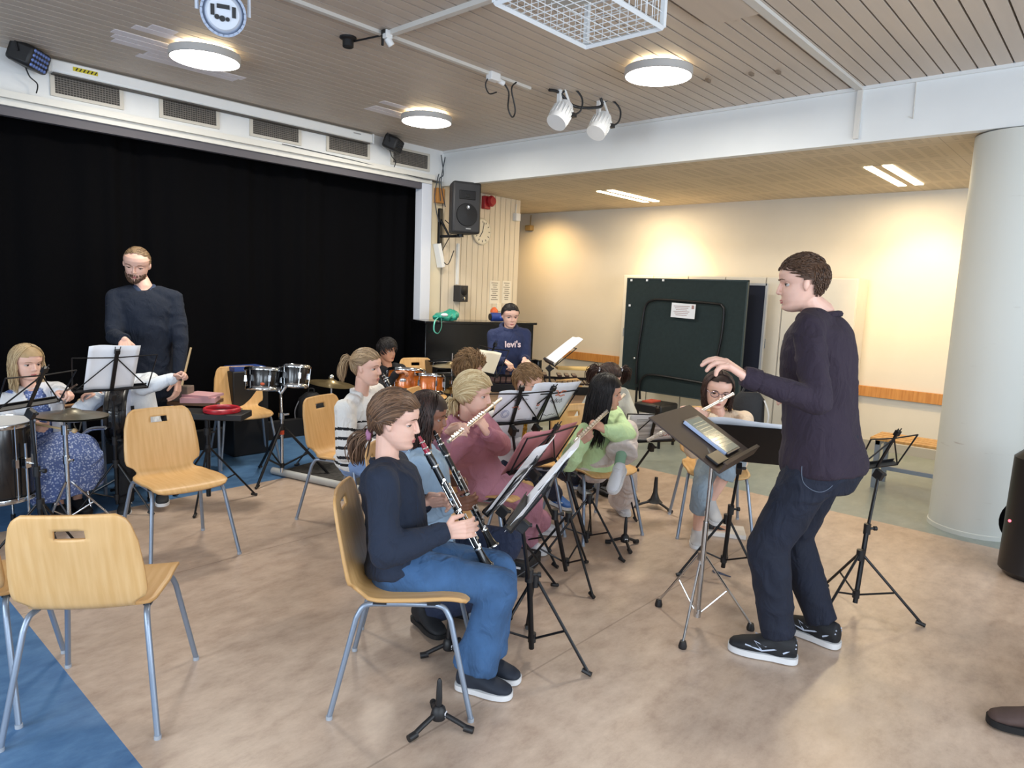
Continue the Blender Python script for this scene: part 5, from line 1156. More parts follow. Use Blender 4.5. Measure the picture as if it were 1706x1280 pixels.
HAIRC = {}
def hairm(name, a, b):
    m = mat(name, a, .45, island=(a, b), spec=.35); ca, cb = [[int(x[i:i+2], 16)/255 for i in (1, 3, 5)] for x in (a, b)]
    HAIRC[m.name] = mat(name+'_roots', [x*.6+y*.4 for x, y in zip(ca, cb)], .55, var=.15, vscale=40, stretch=(1, 1, 1), spec=.3); return m
class Person:
    def __init__(s, label, H, head, h, hdir, neck, hip, yaw, skin='fair', child=True, group=None, build=1., lean_l=0.):
        s.H, s.h, s.head, s.skin, s.bw = H, h, V(head), skin, build*(.9 if child else .95)
        s.neck, s.hip = V(neck), V(hip); s.neck = s.neck.lerp(s.head, .12 if child else .11)
        f = dirz(yaw); up = (s.neck-s.hip).normalized(); s.l = V((0, 0, 1)).cross(f).normalized(); s.l = (s.l-up*s.l.dot(up)).normalized(); s.f = s.l.cross(up).normalized(); s.up = up; s.f0 = f
        y, p, r = hdir; fh = dirz(y)*math.cos(math.radians(p))+V((0, 0, math.sin(math.radians(p)))); s.R = cframe(fh) @ M.Rotation(math.radians(r), 3, 'X'); wd = 1.10 if child else 1.1; s.R = s.R @ M(((1, 0, 0), (0, wd, 0), (0, 0, 1)))
        s.t = thing('person', label, 'person', (s.hip.x, s.hip.y, 0)); 
        if group: s.t['group'] = group
        s.arm = {}; s.leg = {}; s.mb = MB(); s.sh = {}
        for k, sg in (('L', 1), ('R', -1)):
            s.sh[k] = s.neck-up*.035*H+s.l*(sg*.108*H*build)
    def HL(s, x, y, z): return s.R @ V((x*s.h, y*s.h, z*s.h))+s.head
    def set_arm(s, k, wrist, pole, d, n, curl=.5, thumb=.5, side=None, size=None, l=(.178, .155)):
        w_ = V(wrist); e = ik(s.sh[k], w_, l[0]*s.H, l[1]*s.H, V(pole)); s.arm[k] = (s.sh[k], e, w_)
        sd = side if side is not None else (1 if k == 'L' else -1)
        add_hand(s.mb, w_, d, n, size or .105*s.H, sd, curl, thumb)
    def set_leg(s, k, ankle, pole, toe, l=(.24, .235), hipw=.055):
        sg = 1 if k == 'L' else -1; h0 = s.hip+s.l*(sg*hipw*s.H*s.bw); a = V(ankle); kn = ik(h0, a, l[0]*s.H, l[1]*s.H, V(pole)); s.leg[k] = (h0, kn, a, V(toe).normalized())
    def torso_rings(s, g=0., top=1., bot=-.06, hem=None, belly=0.):
        H, b = s.H, s.bw; D = (s.neck-s.hip).length; rings = []
        tab = [(bot, .102, .080), (.0, .104, .082), (.18, .098, .075), (.4, .094, .072), (.62, .104, .076), (.78, .110, .074), (.88, .104, .066), (.95, .066, .052), (.985, .050, .046), (1.0, .043, .042)]
        for z, rx, ry in tab:
            if z > top+.001: continue
            bend = math.sin(max(0, min(1, z))*PI)*.0
            c = s.hip+s.up*(D*z)+s.f*(.006*H*math.sin(z*PI)+belly*math.exp(-((z-.35)/.25)**2))
            rings.append((c, s.l, s.f, rx*H*b+g, ry*H*b+g))
        return rings
    def body(s, vox=.0042, jaw=1., ears=True, bare_arm=True, bare_leg=False, lip=True):
        H = s.H; mb = s.mb; add_head(mb, s.head, s.R, s.h, jaw, ears)
        mb.capsules([s.neck-s.up*.03*H, s.neck+s.up*.005*H, s.HL(-.08, 0, -.32), s.HL(-.06, 0, -.1)], [.045*H*s.bw, .034*H*s.bw, .205*s.h, .2*s.h], 16)
        mb.loft(s.torso_rings(-.012), 20)
        for k, (a, e, w_) in s.arm.items(): mb.capsules([a, a.lerp(e, .5), e, e.lerp(w_, .35), w_], [.026*H, .024*H, .021*H, .021*H, .0155*H], 12)
        for k, (h0, kn, a, toe) in s.leg.items():
            mb.capsules([h0, h0.lerp(kn, .5), kn, kn.lerp(a, .35), a], [.036*H, .034*H, .028*H, .029*H, .019*H], 14)
            zz = V((0, 0, 1)); zz = (zz-toe*zz.dot(toe)).normalized(); mb.capsules([a, a-zz*.02*H+toe*.05*H], [.018*H, .014*H], 10)
        me = remesh(mb, 'skin', vox, 2, .5); me.materials.append(SK[s.skin]); me.name = 'body'
        o = link('body', me, s.t, True, 180); s.bo = o; return o
    def face(s, brow='#5a4233', lid=.35, gaze=(0, 0), lips=None, blush=False, brows=True, mouth=True):
        R, h = s.R, s.h
        for sg in (-1, 1):
            c = s.HL(.212, .138*sg, .0); gz = R @ V((1, gaze[0], gaze[1])).normalized()
            mb = MB(); mb.ell(c, .078*h, nu=16, nv=12); mb.m = 1; mb.ell(c+gz*.045*h, .042*h, nu=12, nv=8)
            mb.build('eye', [EYEW, IRIS], s.t, angle=180)
            # lids: bands of skin over the ball
            mb = MB(); 
            def lidpt(i, j, up=1):
                el = (1.25-(1.25-(.42-lid*.62))*j) if up > 0 else (-1.2+(1.2-.42)*j); az = -1.45+2.9*i
                return c+R @ V((math.cos(el)*math.cos(az), math.cos(el)*math.sin(az), math.sin(el)))*(.083*h)
            mb.grid(lambda i, j: lidpt(i, j, 1), 8, 5); mb.grid(lambda i, j: lidpt(i, j, -1), 8, 4); mb.build('eyelid', SK[s.skin], s.t, angle=180)
            el = .42-lid*.62; mb = MB(); mb.tube([c+R @ V((math.cos(el)*math.cos(a), math.cos(el)*math.sin(a), math.sin(el)))*(.087*h) for a in (-1.0, -.6, 0, .6, 1.0)], [.003*h, .008*h, .009*h, .008*h, .003*h], 6); mb.build('eyelash', mat('lash', '#2a1d18', .6), s.t)
            if brows:
                mb = MB(); mb.tube([s.HL(.372, .07*sg, .085), s.HL(.372, .12*sg, .105), s.HL(.345, .18*sg, .105), s.HL(.30, .225*sg, .082)], [.008*h, .014*h, .012*h, .004*h], 6, flat=.7); mb.build('eyebrow', mat('brow_'+brow, brow, .8), s.t)
        if mouth:
            mb = MB(); lc = lips or LIPC[s.skin]
            mb.tube([s.HL(.325, -.095, -.288), s.HL(.366, -.05, -.272), s.HL(.374, 0, -.275), s.HL(.366, .05, -.272), s.HL(.325, .095, -.288)], [.004*h, .014*h, .016*h, .014*h, .004*h], 8)
            mb.tube([s.HL(.325, -.085, -.29), s.HL(.358, -.045, -.31), s.HL(.366, 0, -.314), s.HL(.358, .045, -.31), s.HL(.325, .085, -.29)], [.004*h, .015*h, .018*h, .015*h, .004*h], 8)
            mb.build('lips', mat('lips_'+lc, lc, .4), s.t, angle=180)
    # ---- clothes
    def top(s, m, name='jumper', g=.016, vox=.011, hem=-.06, cuff=True, collar='crew', sleeve=1., amp=.004, seed=1, arm_g=.0, stripes=None, mats=None, it=4, belly=0., lower=None, fr=9., puff=0., cut=None):
        H = s.H; mb = MB(); rings = s.torso_rings(g, .985, hem, belly=belly); rings[-1] = (rings[-1][0], s.l, s.f, rings[-1][3]-g*.75, rings[-1][4]-g*.75)
        lw = .012 if lower is None else lower
        for i_ in (0, 1): rings[i_] = (rings[i_][0], s.l, s.f, rings[i_][3]+lw, rings[i_][4]+lw)
        mb.loft(rings, 24)
        mb.capsules([s.sh['L'], s.sh['L'].lerp(s.neck, .5)-s.up*.004*H, s.neck-s.up*.03*H, s.sh['R'].lerp(s.neck, .5)-s.up*.004*H, s.sh['R']], [.037*H, .04*H, .042*H, .04*H, .037*H], 14)
        for k, (a, e, w_) in s.arm.items():
            end = e.lerp(w_, .9*sleeve) if sleeve >= .5 else a.lerp(e, sleeve*2)
            if sleeve >= .5: mb.capsules([a, a.lerp(e, .5), e, e.lerp(end, .5), end], [.037*H+arm_g, .034*H+arm_g, .030*H+arm_g+puff*.5, .028*H+arm_g+puff, .0225*H+arm_g*.6], 14)
            else: mb.capsules([a, end], [.033*H+arm_g, .032*H+arm_g], 14)
        me = remesh(mb, name, vox, it); wrinkle(me, amp, fr, seed); me.update()
        for q in (mats or [m]): me.materials.append(q)
        if stripes: stripes_of(me, stripes)
        if cut:
            import bmesh
            bm = bmesh.new(); bm.from_mesh(me); bmesh.ops.delete(bm, geom=[f for f in bm.faces if cut(f.calc_center_median())], context='FACES'); bm.to_mesh(me); bm.free()
        o = link(name, me, s.t, True, 180, solid=.006 if cut else 0)
        if cuff and sleeve >= .5:
            for k, (a, e, w_) in s.arm.items():
                d = (w_-e).normalized(); c = e.lerp(w_, .9*sleeve)
                b = MB().tube([c-d*.012*H, c+d*.008*H, c+d*.024*H], [.026*H+arm_g*.6, .0255*H+arm_g*.4, .0215*H], 18).build('cuff', m); b.parent = o; b.matrix_parent_inverse = pw(o).inverted()
        if collar == 'crew':
            c = s.neck-s.up*.006*H; b = MB().tube([c+s.l*(.044*H*s.bw*math.cos(a))+s.f*(.043*H*s.bw*math.sin(a)-.002)+s.up*(-.008*H*math.sin(a)) for a in [2*PI*k/28 for k in range(28)]], .008*H, 8, closed=True).build('neckband', m); b.parent = o; b.matrix_parent_inverse = pw(o).inverted()
        s.to = o; return o
    def trousers(s, m, name='trousers', g=.012, vox=.011, flare=0., length=1., amp=.004, seed=3, it=4, knee=0., mats=None):
        H = s.H; mb = MB(); c = s.hip; lens = length if isinstance(length, dict) else {'L': length, 'R': length}
        mb.loft([(c-s.up*.075*H, s.l, s.f, .085*H*s.bw, .065*H*s.bw), (c-s.up*.03*H, s.l, s.f, .104*H*s.bw+g*.4, .082*H*s.bw+g*.4), (c+s.up*.02*H, s.l, s.f, .103*H*s.bw+g*.4, .082*H*s.bw+g*.4), (c+s.up*.07*H, s.l, s.f, .097*H*s.bw+g*.4, .076*H*s.bw+g*.4)], 22)
        for k, (h0, kn, a, toe) in s.leg.items():
            length = lens[k]; end = kn.lerp(a, length*.98)
            mb.capsules([h0, h0.lerp(kn, .5), kn], [.058*H+g*.6, .051*H+g*.7, .040*H+g+knee], 16)
            d = (a-kn).normalized(); x = s.l; y = d.cross(x).normalized(); x = y.cross(d)
            R_ = lambda t, r: (kn.lerp(a, t), x, y, r, r*1.06)
            mb.loft([R_(0, .040*H+g+knee), R_(.3, .039*H+g), R_(.6*length, .034*H+g+flare*.4), R_(length*.98, .031*H+g+flare)], 20)
        me = remesh(mb, name, vox, it); wrinkle(me, amp, 10, seed); me.materials.append(m); o = link(name, me, s.t, True, 180); s.tr = o; return o
    def stitch(s, o, pix, m, name='stitching', r=.0016, closed=False):
        from mathutils.bvhtree import BVHTree
        me = o.data; bv = BVHTree.FromPolygons([v_.co for v_ in me.vertices], [p.vertices for p in me.polygons]); c0 = V((0, 0, CAM_H)); pts = []
        for u, v in pix:
            hit = bv.ray_cast(c0, ray(u, v).normalized())
            if hit[0] is not None: pts.append(hit[0]+hit[1]*.001)
        if len(pts) > 1: q = MB().tube(spline(pts, 4), r, 5).build(name, m); q.parent = o; q.matrix_parent_inverse = pw(o).inverted()
    def shoes(s, up, sole, laces=None, L_=.155, name='shoe', high=0., accent=None, extra=None):
        H = s.H; out = []
        for k, (h0, kn, a, toe) in s.leg.items():
            sg = 1 if k == 'L' else -1; d = toe; z = V((0, 0, 1)); z = (z-d*z.dot(d)).normalized(); y = z.cross(d); o = a-z*.042*H-d*.045*H; L0 = L_*H
            def ring(t, w_, h_, z0): return (o+d*(L0*t)+z*(z0+h_/2)*H, y, z, w_*H, h_/2*H)
            mb = MB(); mb.loft([ring(0, .012, .03, .012), ring(.04, .021, .055, .006), ring(.2, .025, .062+high*.5, .004), ring(.42, .026, .055, .004), ring(.62, .030, .040, .004), ring(.82, .030, .030, .004), ring(.95, .022, .022, .005), ring(1.0, .010, .012, .008)], 20)
            mb.loft([(a+z*(.012+high*.4)*H, d, y, .026*H, .024*H), (a-z*.01*H, d, y, .032*H, .026*H), (a-z*.03*H, d, y, .034*H, .026*H)], 18)
            me = remesh(mb, name, .006, 3); me.materials.append(up); so = link(name, me, s.t, True, 180)
            def sr(zz, e): return [(o+d*(L0*t)+z*zz*H+y*(w_*H+e)*q) for t, w_, q in [(-.01, .012, 1), (.1, .024, 1), (.35, .025, 1), (.65, .031, 1), (.88, .027, 1), (1.0, .012, 1), (1.0, .012, -1), (.88, .027, -1), (.65, .031, -1), (.35, .025, -1), (.1, .024, -1), (-.01, .012, -1)]]
            n = 12; A = sr(-.002, .0015); B = sr(.013, .003)
            A = spline(A, 3, True); B = spline(B, 3, True); n = len(A)
            b = MB(); b.add(A+B, [tuple(range(n-1, -1, -1)), tuple(range(n, 2*n))]+[(i, (i+1) % n, n+(i+1) % n, n+i) for i in range(n)]); q = b.build('sole', sole); q.parent = so; q.matrix_parent_inverse = pw(so).inverted()
            if laces:
                b = MB()
                for i in range(4):
                    t = .36+.08*i; zc = .062-.009*i
                    b.tube(spline([o+d*L0*t+z*(zc-.012)*H+y*.02*H, o+d*L0*(t+.01)+z*zc*H+y*.008*H, o+d*L0*(t+.01)+z*zc*H-y*.008*H, o+d*L0*t+z*(zc-.012)*H-y*.02*H], 3), .0022*H, 5)
                q = b.build('laces', laces); q.parent = so; q.matrix_parent_inverse = pw(so).inverted()
            if accent:
                for e_ in (-1, 1):
                    b = MB()
                    for pl in extra: b.tube([o+d*L0*t+z*zz*H+y*(e_*(interp([(0, .0235), (.1, .0255), (.35, .0285), (.65, .0315), (.9, .028)], t)-max(0, zz-.02)*.42)*H) for t, zz in pl], .0022*H, 5)
                    q = b.build('side_mark', accent); q.parent = so; q.matrix_parent_inverse = pw(so).inverted()
            out.append(so)
        return out
    # ---- hair
    def scalp(s, d, off):
        """point on the scalp in head units for a direction"""
        d = V(d).normalized(); r = 1/math.sqrt((d.x/.41)**2+(d.y/.325)**2+(d.z/.40)**2); return V((-.035, 0, .105))+d*(r+off)
    def hair(s, m, style, off=.03, cap=True, line=.27, tie=None, tail=None, L_=.6, n=220, part=0., seed=1, r=.013, lock=.14, flow=(.3, 0, -.6), side=.05, nape=-.3, tails=None, spread=.1, back=1.0, taper=1., fringe=None, face_az=1.1, ear=False):
        n = int(n*2.2); r = r*.62
        q = random.Random(seed); h = s.h; mb = MB(); W_ = lambda p: s.R @ (p*h)+s.head; dn = s.R.transposed() @ V((0, 0, -1))
        def low(p):
            if p.x > .22: return line-.3*max(0, abs(p.y)-.06)
            if p.x > .02: return side+(line-side)*(p.x-.02)/.20
            if p.x > -.12: return side-.02
            return interp([(-.26, nape), (-.12, side-.16)], p.x)
        nu, nv = 48, 30
        vs = {}; fs = []
        def P(i, j):
            th = 2.5*j/nv; ph = 2*PI*i/nu; return s.scalp((math.sin(th)*math.cos(ph), math.sin(th)*math.sin(ph), math.cos(th)), off)
        if cap:
            vv = []
            for i in range(nu):
                for j in range(1, nv+1):
                    p = P(i, j); p2 = P(i, max(1, j-1))
                    ids = [(i, j-1), (i, j), ((i+1) % nu, j), ((i+1) % nu, j-1)]
                    if all(P(*c).z > low(P(*c))-.02 for c in ids): fs.append(ids)
            keys = {}; f2 = []
            for f in fs:
                t = []
                for c in f:
                    kk = c if c[1] else ('top',)
                    if kk not in keys: keys[kk] = len(vv); vv.append(W_(P(c[0], c[1])))
                    t.append(keys[kk])
                t = list(dict.fromkeys(t))
                if len(t) > 2: f2.append(tuple(t))
            mb.m = 1; mb.add(vv, f2); mb.m = 0
        def slerp(a, b, t):
            a = V(a).normalized(); b = V(b).normalized(); w_ = math.acos(max(-1, min(1, a.dot(b))))
            return a if w_ < 1e-4 else (a*math.sin((1-t)*w_)+b*math.sin(t*w_))/math.sin(w_)
        cen = V((-.035, 0, .105)); at_ear = lambda p: ear and abs(p.y) > .24 and -.14 < p.x < .09 and p.z < .075
        if style in ('tied', 'tails'):
            ties = [V(t_) for t_ in tie]
            for i in range(n):
                # start anywhere along the hairline
                a = q.uniform(-PI, PI)
                for th in [x*.05 for x in range(10, 56)]:
                    p = s.scalp((math.sin(th)*math.cos(a), math.sin(th)*math.sin(a), math.cos(th)), 0)
                    if p.z < low(p): break
                st = (p-cen)
                if q.random() < .35: st = V((q.uniform(-.2, .5), q.uniform(-.5, .5), q.uniform(.3, 1)))
                T = min(ties, key=lambda k_: (k_-cen-st*.001).length if len(ties) == 1 else abs((k_.y > 0)-(st.y > q.uniform(-.02, .02))))
                o2 = off+q.uniform(-.008, .012); pts = []; bad = False
                sy = max(-1, min(1, st.normalized().y*1.25)); Wp = V((-.3, sy, .75-.6*abs(sy)))
                for k_ in range(8):
                    t = k_/7; d = slerp(slerp(st, Wp, t), slerp(Wp, T-cen, t), t); lp = s.scalp(d, o2); bad = bad or at_ear(lp); pts.append(W_(lp))
                if bad: continue
                pts[-1] = W_(T+V((q.uniform(-.02, .02), q.uniform(-.02, .02), q.uniform(-.02, .02))))
                mb.tube(pts, [r*h*.8]+[r*h*1.5]*6+[r*h], 5)
            for T in ties:
                tl = tail[ties.index(T)]
                for i in range(150):
                    e = V((q.gauss(0, 1), q.gauss(0, 1), q.gauss(0, 1)))*spread; pp = []; K = len(tl)
                    for k_, w_ in enumerate(tl): pp.append(W_(T+V(w_)+e*(math.sin(PI*min(1, (k_+.4)/(K))) if k_ else .25)*1.0))
                    cut = q.uniform(.8, 1); pp = spline(pp, 4); pp = pp[:max(4, int(len(pp)*cut))]
                    mb.tube(pp, [r*h*1.2]*(len(pp)-2)+[r*h*.8, r*h*.2], 5)
        elif style == 'long':
            for i in range(n):
                sx = q.choice((-1, 1)); x0 = q.uniform(-.42, .30) if sx else 0
                a = q.random(); top = s.scalp(V((x0*1.2, part+.03*sx, .9)), off)-cen
                # comb down one side: target direction round the side of the head
                az = q.uniform(face_az+.1, PI) if q.random() < .85 else q.uniform(face_az, face_az+.25)
                az = az*sx; tg = V((math.cos(az), math.sin(az), -.15-.25*q.random()*(abs(az) > 1.8)))
                o2 = off+q.uniform(-.006, .025); pts = [W_(s.scalp(slerp(top, tg, k_/5), o2+.02*k_/5)) for k_ in range(6)]
                p = s.scalp(tg, o2+.02); ln = L_*q.uniform(.75, 1.05); K = 6; side_ = V((tg.x, tg.y, 0)).normalized()
                for k_ in range(1, K+1):
                    t = k_/K; pts.append(W_(p+dn*(ln*t)+side_*(-.05*t*taper+.03*math.sin(t*5+i))+V((-.06*t*back, 0, 0))+V((q.gauss(0, .01), q.gauss(0, .01), 0))))
                mb.tube(pts, [r*h]*2+[r*h*1.4]*(len(pts)-4)+[r*h, r*h*.3], 5)
        elif style == 'short':
            for i in range(n):
                for _ in range(30):
                    d = V((q.gauss(0, 1), q.gauss(0, 1), q.gauss(.3, 1))).normalized(); p = s.scalp(d, off*.6)
                    if p.z > low(p)-.03 and p.z > -.32: break
                f = V(flow); nn = d; 
                if p.z > .3: f = V((flow[0]*1.0, flow[1]+(.3 if p.y > part else -.3), 0))+V((0, 0, -.1))
                elif p.x < -.15: f = V((0, .0, -1))
                tt = (f-nn*f.dot(nn)); tt = tt.normalized() if tt.length > .05 else V((0, 1, 0))
                fade = 1. if p.z > .12 else (.5 if s.__dict__.get('fade') else 1.)
                if at_ear(p) or at_ear(p+tt*lock): continue
                ln = lock*q.uniform(.7, 1.2)*fade*(.55 if p.x > .15 else 1.); pts = []; pos = d
                for k_ in range(5):
                    t = k_/4; pp = p+tt*(ln*t); pd = (pp-cen).normalized(); pts.append(W_(s.scalp(pd, off*(.6+.6*math.sin(t*2.2))+spread*.1*t*q.uniform(.2, 1.2))))
                mb.tube(pts, [r*h*.9, r*h*1.4, r*h*1.4, r*h, r*h*.3], 5)
        if fringe:
            for i in range(40):
                y = q.uniform(-.22, .22); p0 = s.scalp(V((.5, y*.8, .9)), off); p1 = s.scalp(V((.95, y+fringe*.2, .42)), off+.02); p2 = s.scalp(V((1., y*1.2+fringe*.5, .0)), off+.02)
                mb.tube(spline([W_(p0), W_(p1), W_(p2)], 4), [r*h]*7+[r*h*.8, r*h*.3], 5)
        o = mb.build('hair', [m, HAIRC.get(m.name, m)], s.t, angle=180); s.hr = o; return o

# ---- instruments
EB = mat('ebony', '#131315', .25, coat=.2); SIL = mat('key_silver', '#d3d2cf', .2, .95)
def clarinet(label, mouth, bell, roll=0., mp=None):
    mouth, bell = V(mouth), V(bell); ax = (bell-mouth).normalized(); Ln = .66; R = fromto((0, 0, 0), ax) @ M.Rotation(roll, 3, 'Z')
    t = thing('clarinet', label, 'clarinet', mouth, 0, 'clarinets'); sc = (bell-mouth).length/Ln
    sec = lambda z0, z1, rr: [(r_, (z0+(z1-z0)*k/(len(rr)-1))*sc) for k, r_ in enumerate(rr)]
    put(MB().lathe([(0, 0)]+sec(0, .085, [.006, .008, .0095, .0115, .012]), R, 20), 'mouthpiece', mp or EB, t)
    put(MB().lathe(sec(.085, .15, [.0135, .0155, .0155, .0135]), R, 20), 'barrel', EB, t)
    put(MB().lathe(sec(.15, .37, [.0135, .0138, .0138, .0138]), R, 20), 'upper_joint', EB, t)
    put(MB().lathe(sec(.37, .565, [.0145, .0145, .0145, .0145]), R, 20), 'lower_joint', EB, t)
    put(MB().lathe(sec(.565, .66, [.015, .016, .018, .022, .03])+[(.026, .655*sc), (.012, .6*sc)], R, 24), 'bell', EB, t)
    for z in (.03, .06, .085, .15, .37, .565, .655):
        put(MB().lathe([(.0165 if z < .64 else .0305, z*sc-.004), (.0172 if z < .64 else .031, z*sc), (.0165 if z < .64 else .0305, z*sc+.004)], R, 20), 'ring', SIL, t) if z > .07 else put(MB().lathe([(.0105+z*.03, z*sc-.003), (.012+z*.03, z*sc), (.0105+z*.03, z*sc+.003)], R, 16), 'ligature', SIL, t)
    mb = MB(); 
    for a, z0, z1 in ((.3, .22, .36), (1.1, .24, .34), (-.6, .26, .36), (.3, .38, .56), (1.2, .42, .55), (-.7, .4, .52)):
        mb.tube([R @ V((.021*math.cos(a), .021*math.sin(a), z0*sc)), R @ V((.021*math.cos(a), .021*math.sin(a), z1*sc))], .0019, 6)
    put(mb, 'key_rods', SIL, t)
    mb = MB(); q = random.Random(4)
    for z in [.22+.03*k for k in range(12)]:
        a = q.choice((.0, .3, -.5, .8)); e = V((math.cos(a), math.sin(a), 0)); mb.cyl(R @ (e*.016+V((0, 0, z*sc))), R @ (e*.023+V((0, 0, z*sc))), .0062, 12)
        a2 = a+.6; e2 = V((math.cos(a2), math.sin(a2), 0)); mb.tube([R @ (e*.021+V((0, 0, z*sc))), R @ (e2*.023+V((0, 0, (z+.012)*sc)))], .0022, 5)
    put(mb, 'key_pads', SIL, t); return t
def flute(label, crown, foot, lipat=.1, up=(0, 0, 1)):
    crown, foot = V(crown), V(foot); ax = (foot-crown).normalized(); Ln = (foot-crown).length; R0 = cframe(ax, up); R = M((R0.col[1], R0.col[2], R0.col[0])).transposed()
    t = thing('flute', label, 'flute', crown, 0, 'silver flutes'); sc = Ln/.67
    put(MB().lathe([(0, 0), (.011, 0), (.0115, .01), (.0095, .012), (.0095, .21*sc), (.0112, .212*sc), (.0112, .235*sc), (.0097, .24*sc)], R, 18), 'head_joint', SILVER, t)
    put(MB().lathe([(.0097, .24*sc), (.0097, .56*sc), (.011, .562*sc), (.011, .575*sc), (.0097, .58*sc), (.0097, .67*sc), (.0105, .67*sc), (.0105, .664*sc), (.006, .66*sc)], R, 18), 'body_tube', SILVER, t)
    put(MB().ell(R @ V((0, .008, .10*sc)), (.012, .006, .019), R), 'lip_plate', SILVER, t)
    mb = MB(); mb2 = MB()
    for k in range(13):
        z = (.27+.028*k)*sc; mb.cyl(R @ V((0, .009, z)), R @ V((0, .0155, z)), .0085, 12)
        if k % 3 == 0: mb2.tube([R @ V((.012, .006, z-.02)), R @ V((.014, .01, z+.06*sc))], .0022, 5)
    for z in (.6, .63): mb.cyl(R @ V((0, .009, z*sc)), R @ V((0, .0155, z*sc)), .0095, 12)
    put(mb, 'key_cups', SILVER, t); mb2.tube([R @ V((.013, .008, .26*sc)), R @ V((.013, .008, .65*sc))], .0022, 5); put(mb2, 'key_rods', SILVER, t); return t
# ================================================================== the players
UZ = V((0, 0, 1)); RH = (RT-V((0, 0, RT.z))).normalized(); FH = (FW-V((0, 0, FW.z))).normalized()
def toedir(a, b): d = fl(*b)-fl(*a); return V((d.x, d.y, 0)).normalized()
def ank(u, v, z=.07): p = fl(u, v); return V((p.x, p.y, z))
NAVY = mat('knit_navy', '#1b2436', .9, var=.08, bump=.12, bscale=180, fold=.55); NAVY2 = mat('hoodie_navy', '#252f52', .9, bump=.1, bscale=150, fold=.55)
DEN = mat('denim_blue', '#35577f', .85, var=.3, vscale=7, bump=.12, bscale=260, fold=.55); DEND = mat('denim_dark', '#1d2740', .85, var=.12, vscale=9, bump=.1, bscale=260, fold=.55)
DENL = mat('denim_light', '#7b98c6', .85, var=.12, vscale=8, fold=.55); DENP = mat('denim_pale', '#8fa0ae', .85, var=.12, vscale=8, fold=.55)
BLKC = mat('cloth_black', '#131419', .9, bump=.08, bscale=150, fold=.55)
SOLEW = mat('sole_white', '#d8d9db', .6); SOLEB = mat('sole_black', '#101114', .7)
SHB = mat('shoe_black', '#16181d', .7); SHN = mat('shoe_navy', '#1c2330', .75); SHW = mat('shoe_white', '#d7d8dd', .6); LACEW = mat('lace_white', '#d5d5d8', .7); LACEB = mat('lace_black', '#17181c', .7)
HB = hairm('hair_brown', '#3b2a20', '#7a5b44'); HBL = hairm('hair_black', '#0b0a0c', '#221c1c'); HDB = hairm('hair_darkbrown', '#1d1411', '#46302a'); HLB = hairm('hair_lightbrown', '#5d432c', '#9a7a55')
HBD = hairm('hair_blonde', '#a68a5f', '#dccaa3'); HDBL = hairm('hair_darkblonde', '#6a5541', '#b59a77'); HSH = hairm('hair_short_brown', '#38261b', '#5d4331')

# ---- clarinet girl nearest us
P = Person('girl in navy jumper and blue jeans playing a clarinet with red mouthpiece, nearest us', 1.5, at(659, 700, 2.72), .232, (-50, -8, 0), at(643, 775, 2.74), at(666, 938, 2.76), -46)
P.set_arm('R', at(741, 886, 2.60), -UZ-RH*.6-FH*.5, RH*1+UZ*.12+FH*.1, FH+UZ*-.15, [.55, .5, .45, .4], .6)
P.set_arm('L', at(708, 838, 2.86), -UZ+FH*.4, RH+UZ*.25, -FH*.8-UZ*.3, [.7, .7, .7, .8], .5)
P.set_leg('R', ank(787, 1150), RH*.8+UZ, toedir((752, 1142), (862, 1166)), l=(.27, .26)); P.set_leg('L', ank(806, 1122), RH*.8+UZ, toedir((790, 1112), (877, 1138)), l=(.27, .26))
P.body(.0032); P.face('#5d4433', .75, (0, -.3))
P.top(NAVY, 'jumper', .018, collar='crew', amp=.006, seed=2, arm_g=.008, puff=.012)
P.trousers(DEN, 'jeans', .012, flare=.030, length=.94, seed=5, amp=.005)
P.shoes(SHN, SOLEW, LACEB)
P.hair(HB, 'tied', .045, line=.30, tie=[(-.40, 0, -.32)], tail=[[(0, 0, 0), (-.12, 0, -.06), (-.19, .0, -.2), (-.16, 0, -.42), (-.10, 0, -.55)]], n=300, spread=.075, seed=3, nape=-.34, side=.02)
put(MB().tube([P.HL(-.41, .06*math.cos(a), -.33+.06*math.sin(a))-P.t.location for a in [2*PI*k/16 for k in range(16)]], .012, 6, closed=True), 'hair_band', mat('band_pink', '#a3708f', .7), P.t)
put(MB().tube(spline([P.neck+P.l*.05-P.up*.0-P.t.location, P.neck+P.f*.085-P.up*.05-P.t.location, P.neck+P.f*.10-P.up*.09-P.t.location, P.neck+P.f*.085-P.up*.05-P.l*.02-P.t.location, P.neck-P.l*.05-P.t.location]), .0015, 5), 'necklace', GOLD, P.t)
clarinet('black clarinet with a red mouthpiece held by the girl in the navy jumper', at(698, 727, 2.72), at(812, 945, 2.76), 2.2, mat('mouthpiece_red', '#8e2438', .2, coat=.5))
# ---- second clarinet player
P = Person('long-haired child in a light blue top playing clarinet, half hidden behind the front girl', 1.45, at(713, 693, 3.24), .215, (-46, -10, 0), at(702, 756, 3.26), at(712, 905, 3.3), -46, 'brown')
P.set_arm('R', at(752, 842, 3.12), -UZ-RH*.4, RH+UZ*.15, FH*.9, .55, .5); P.set_arm('L', at(742, 803, 3.36), -UZ+FH*.4, RH+UZ*.1, -FH*.6-UZ*.3, .7, .5)
P.set_leg('R', ank(703, 1046, .085), RH+UZ*.5, toedir((676, 1020), (735, 1066)), l=(.27, .26)); P.set_leg('L', ank(768, 1032, .085), RH+UZ*.5, RH-FH*.4, l=(.27, .26))
P.body(.0045); P.face('#241a16', .7)
P.top(mat('top_lightblue', '#a5c0da', .85, var=.08, fold=.5), 'top', .02, seed=4, amp=.006, arm_g=.006, collar='crew'); P.trousers(DEND, 'jeans', .012, flare=.012, length=.95, seed=6)
P.shoes(SHB, SOLEB, LACEB, .17, 'boot', .03)
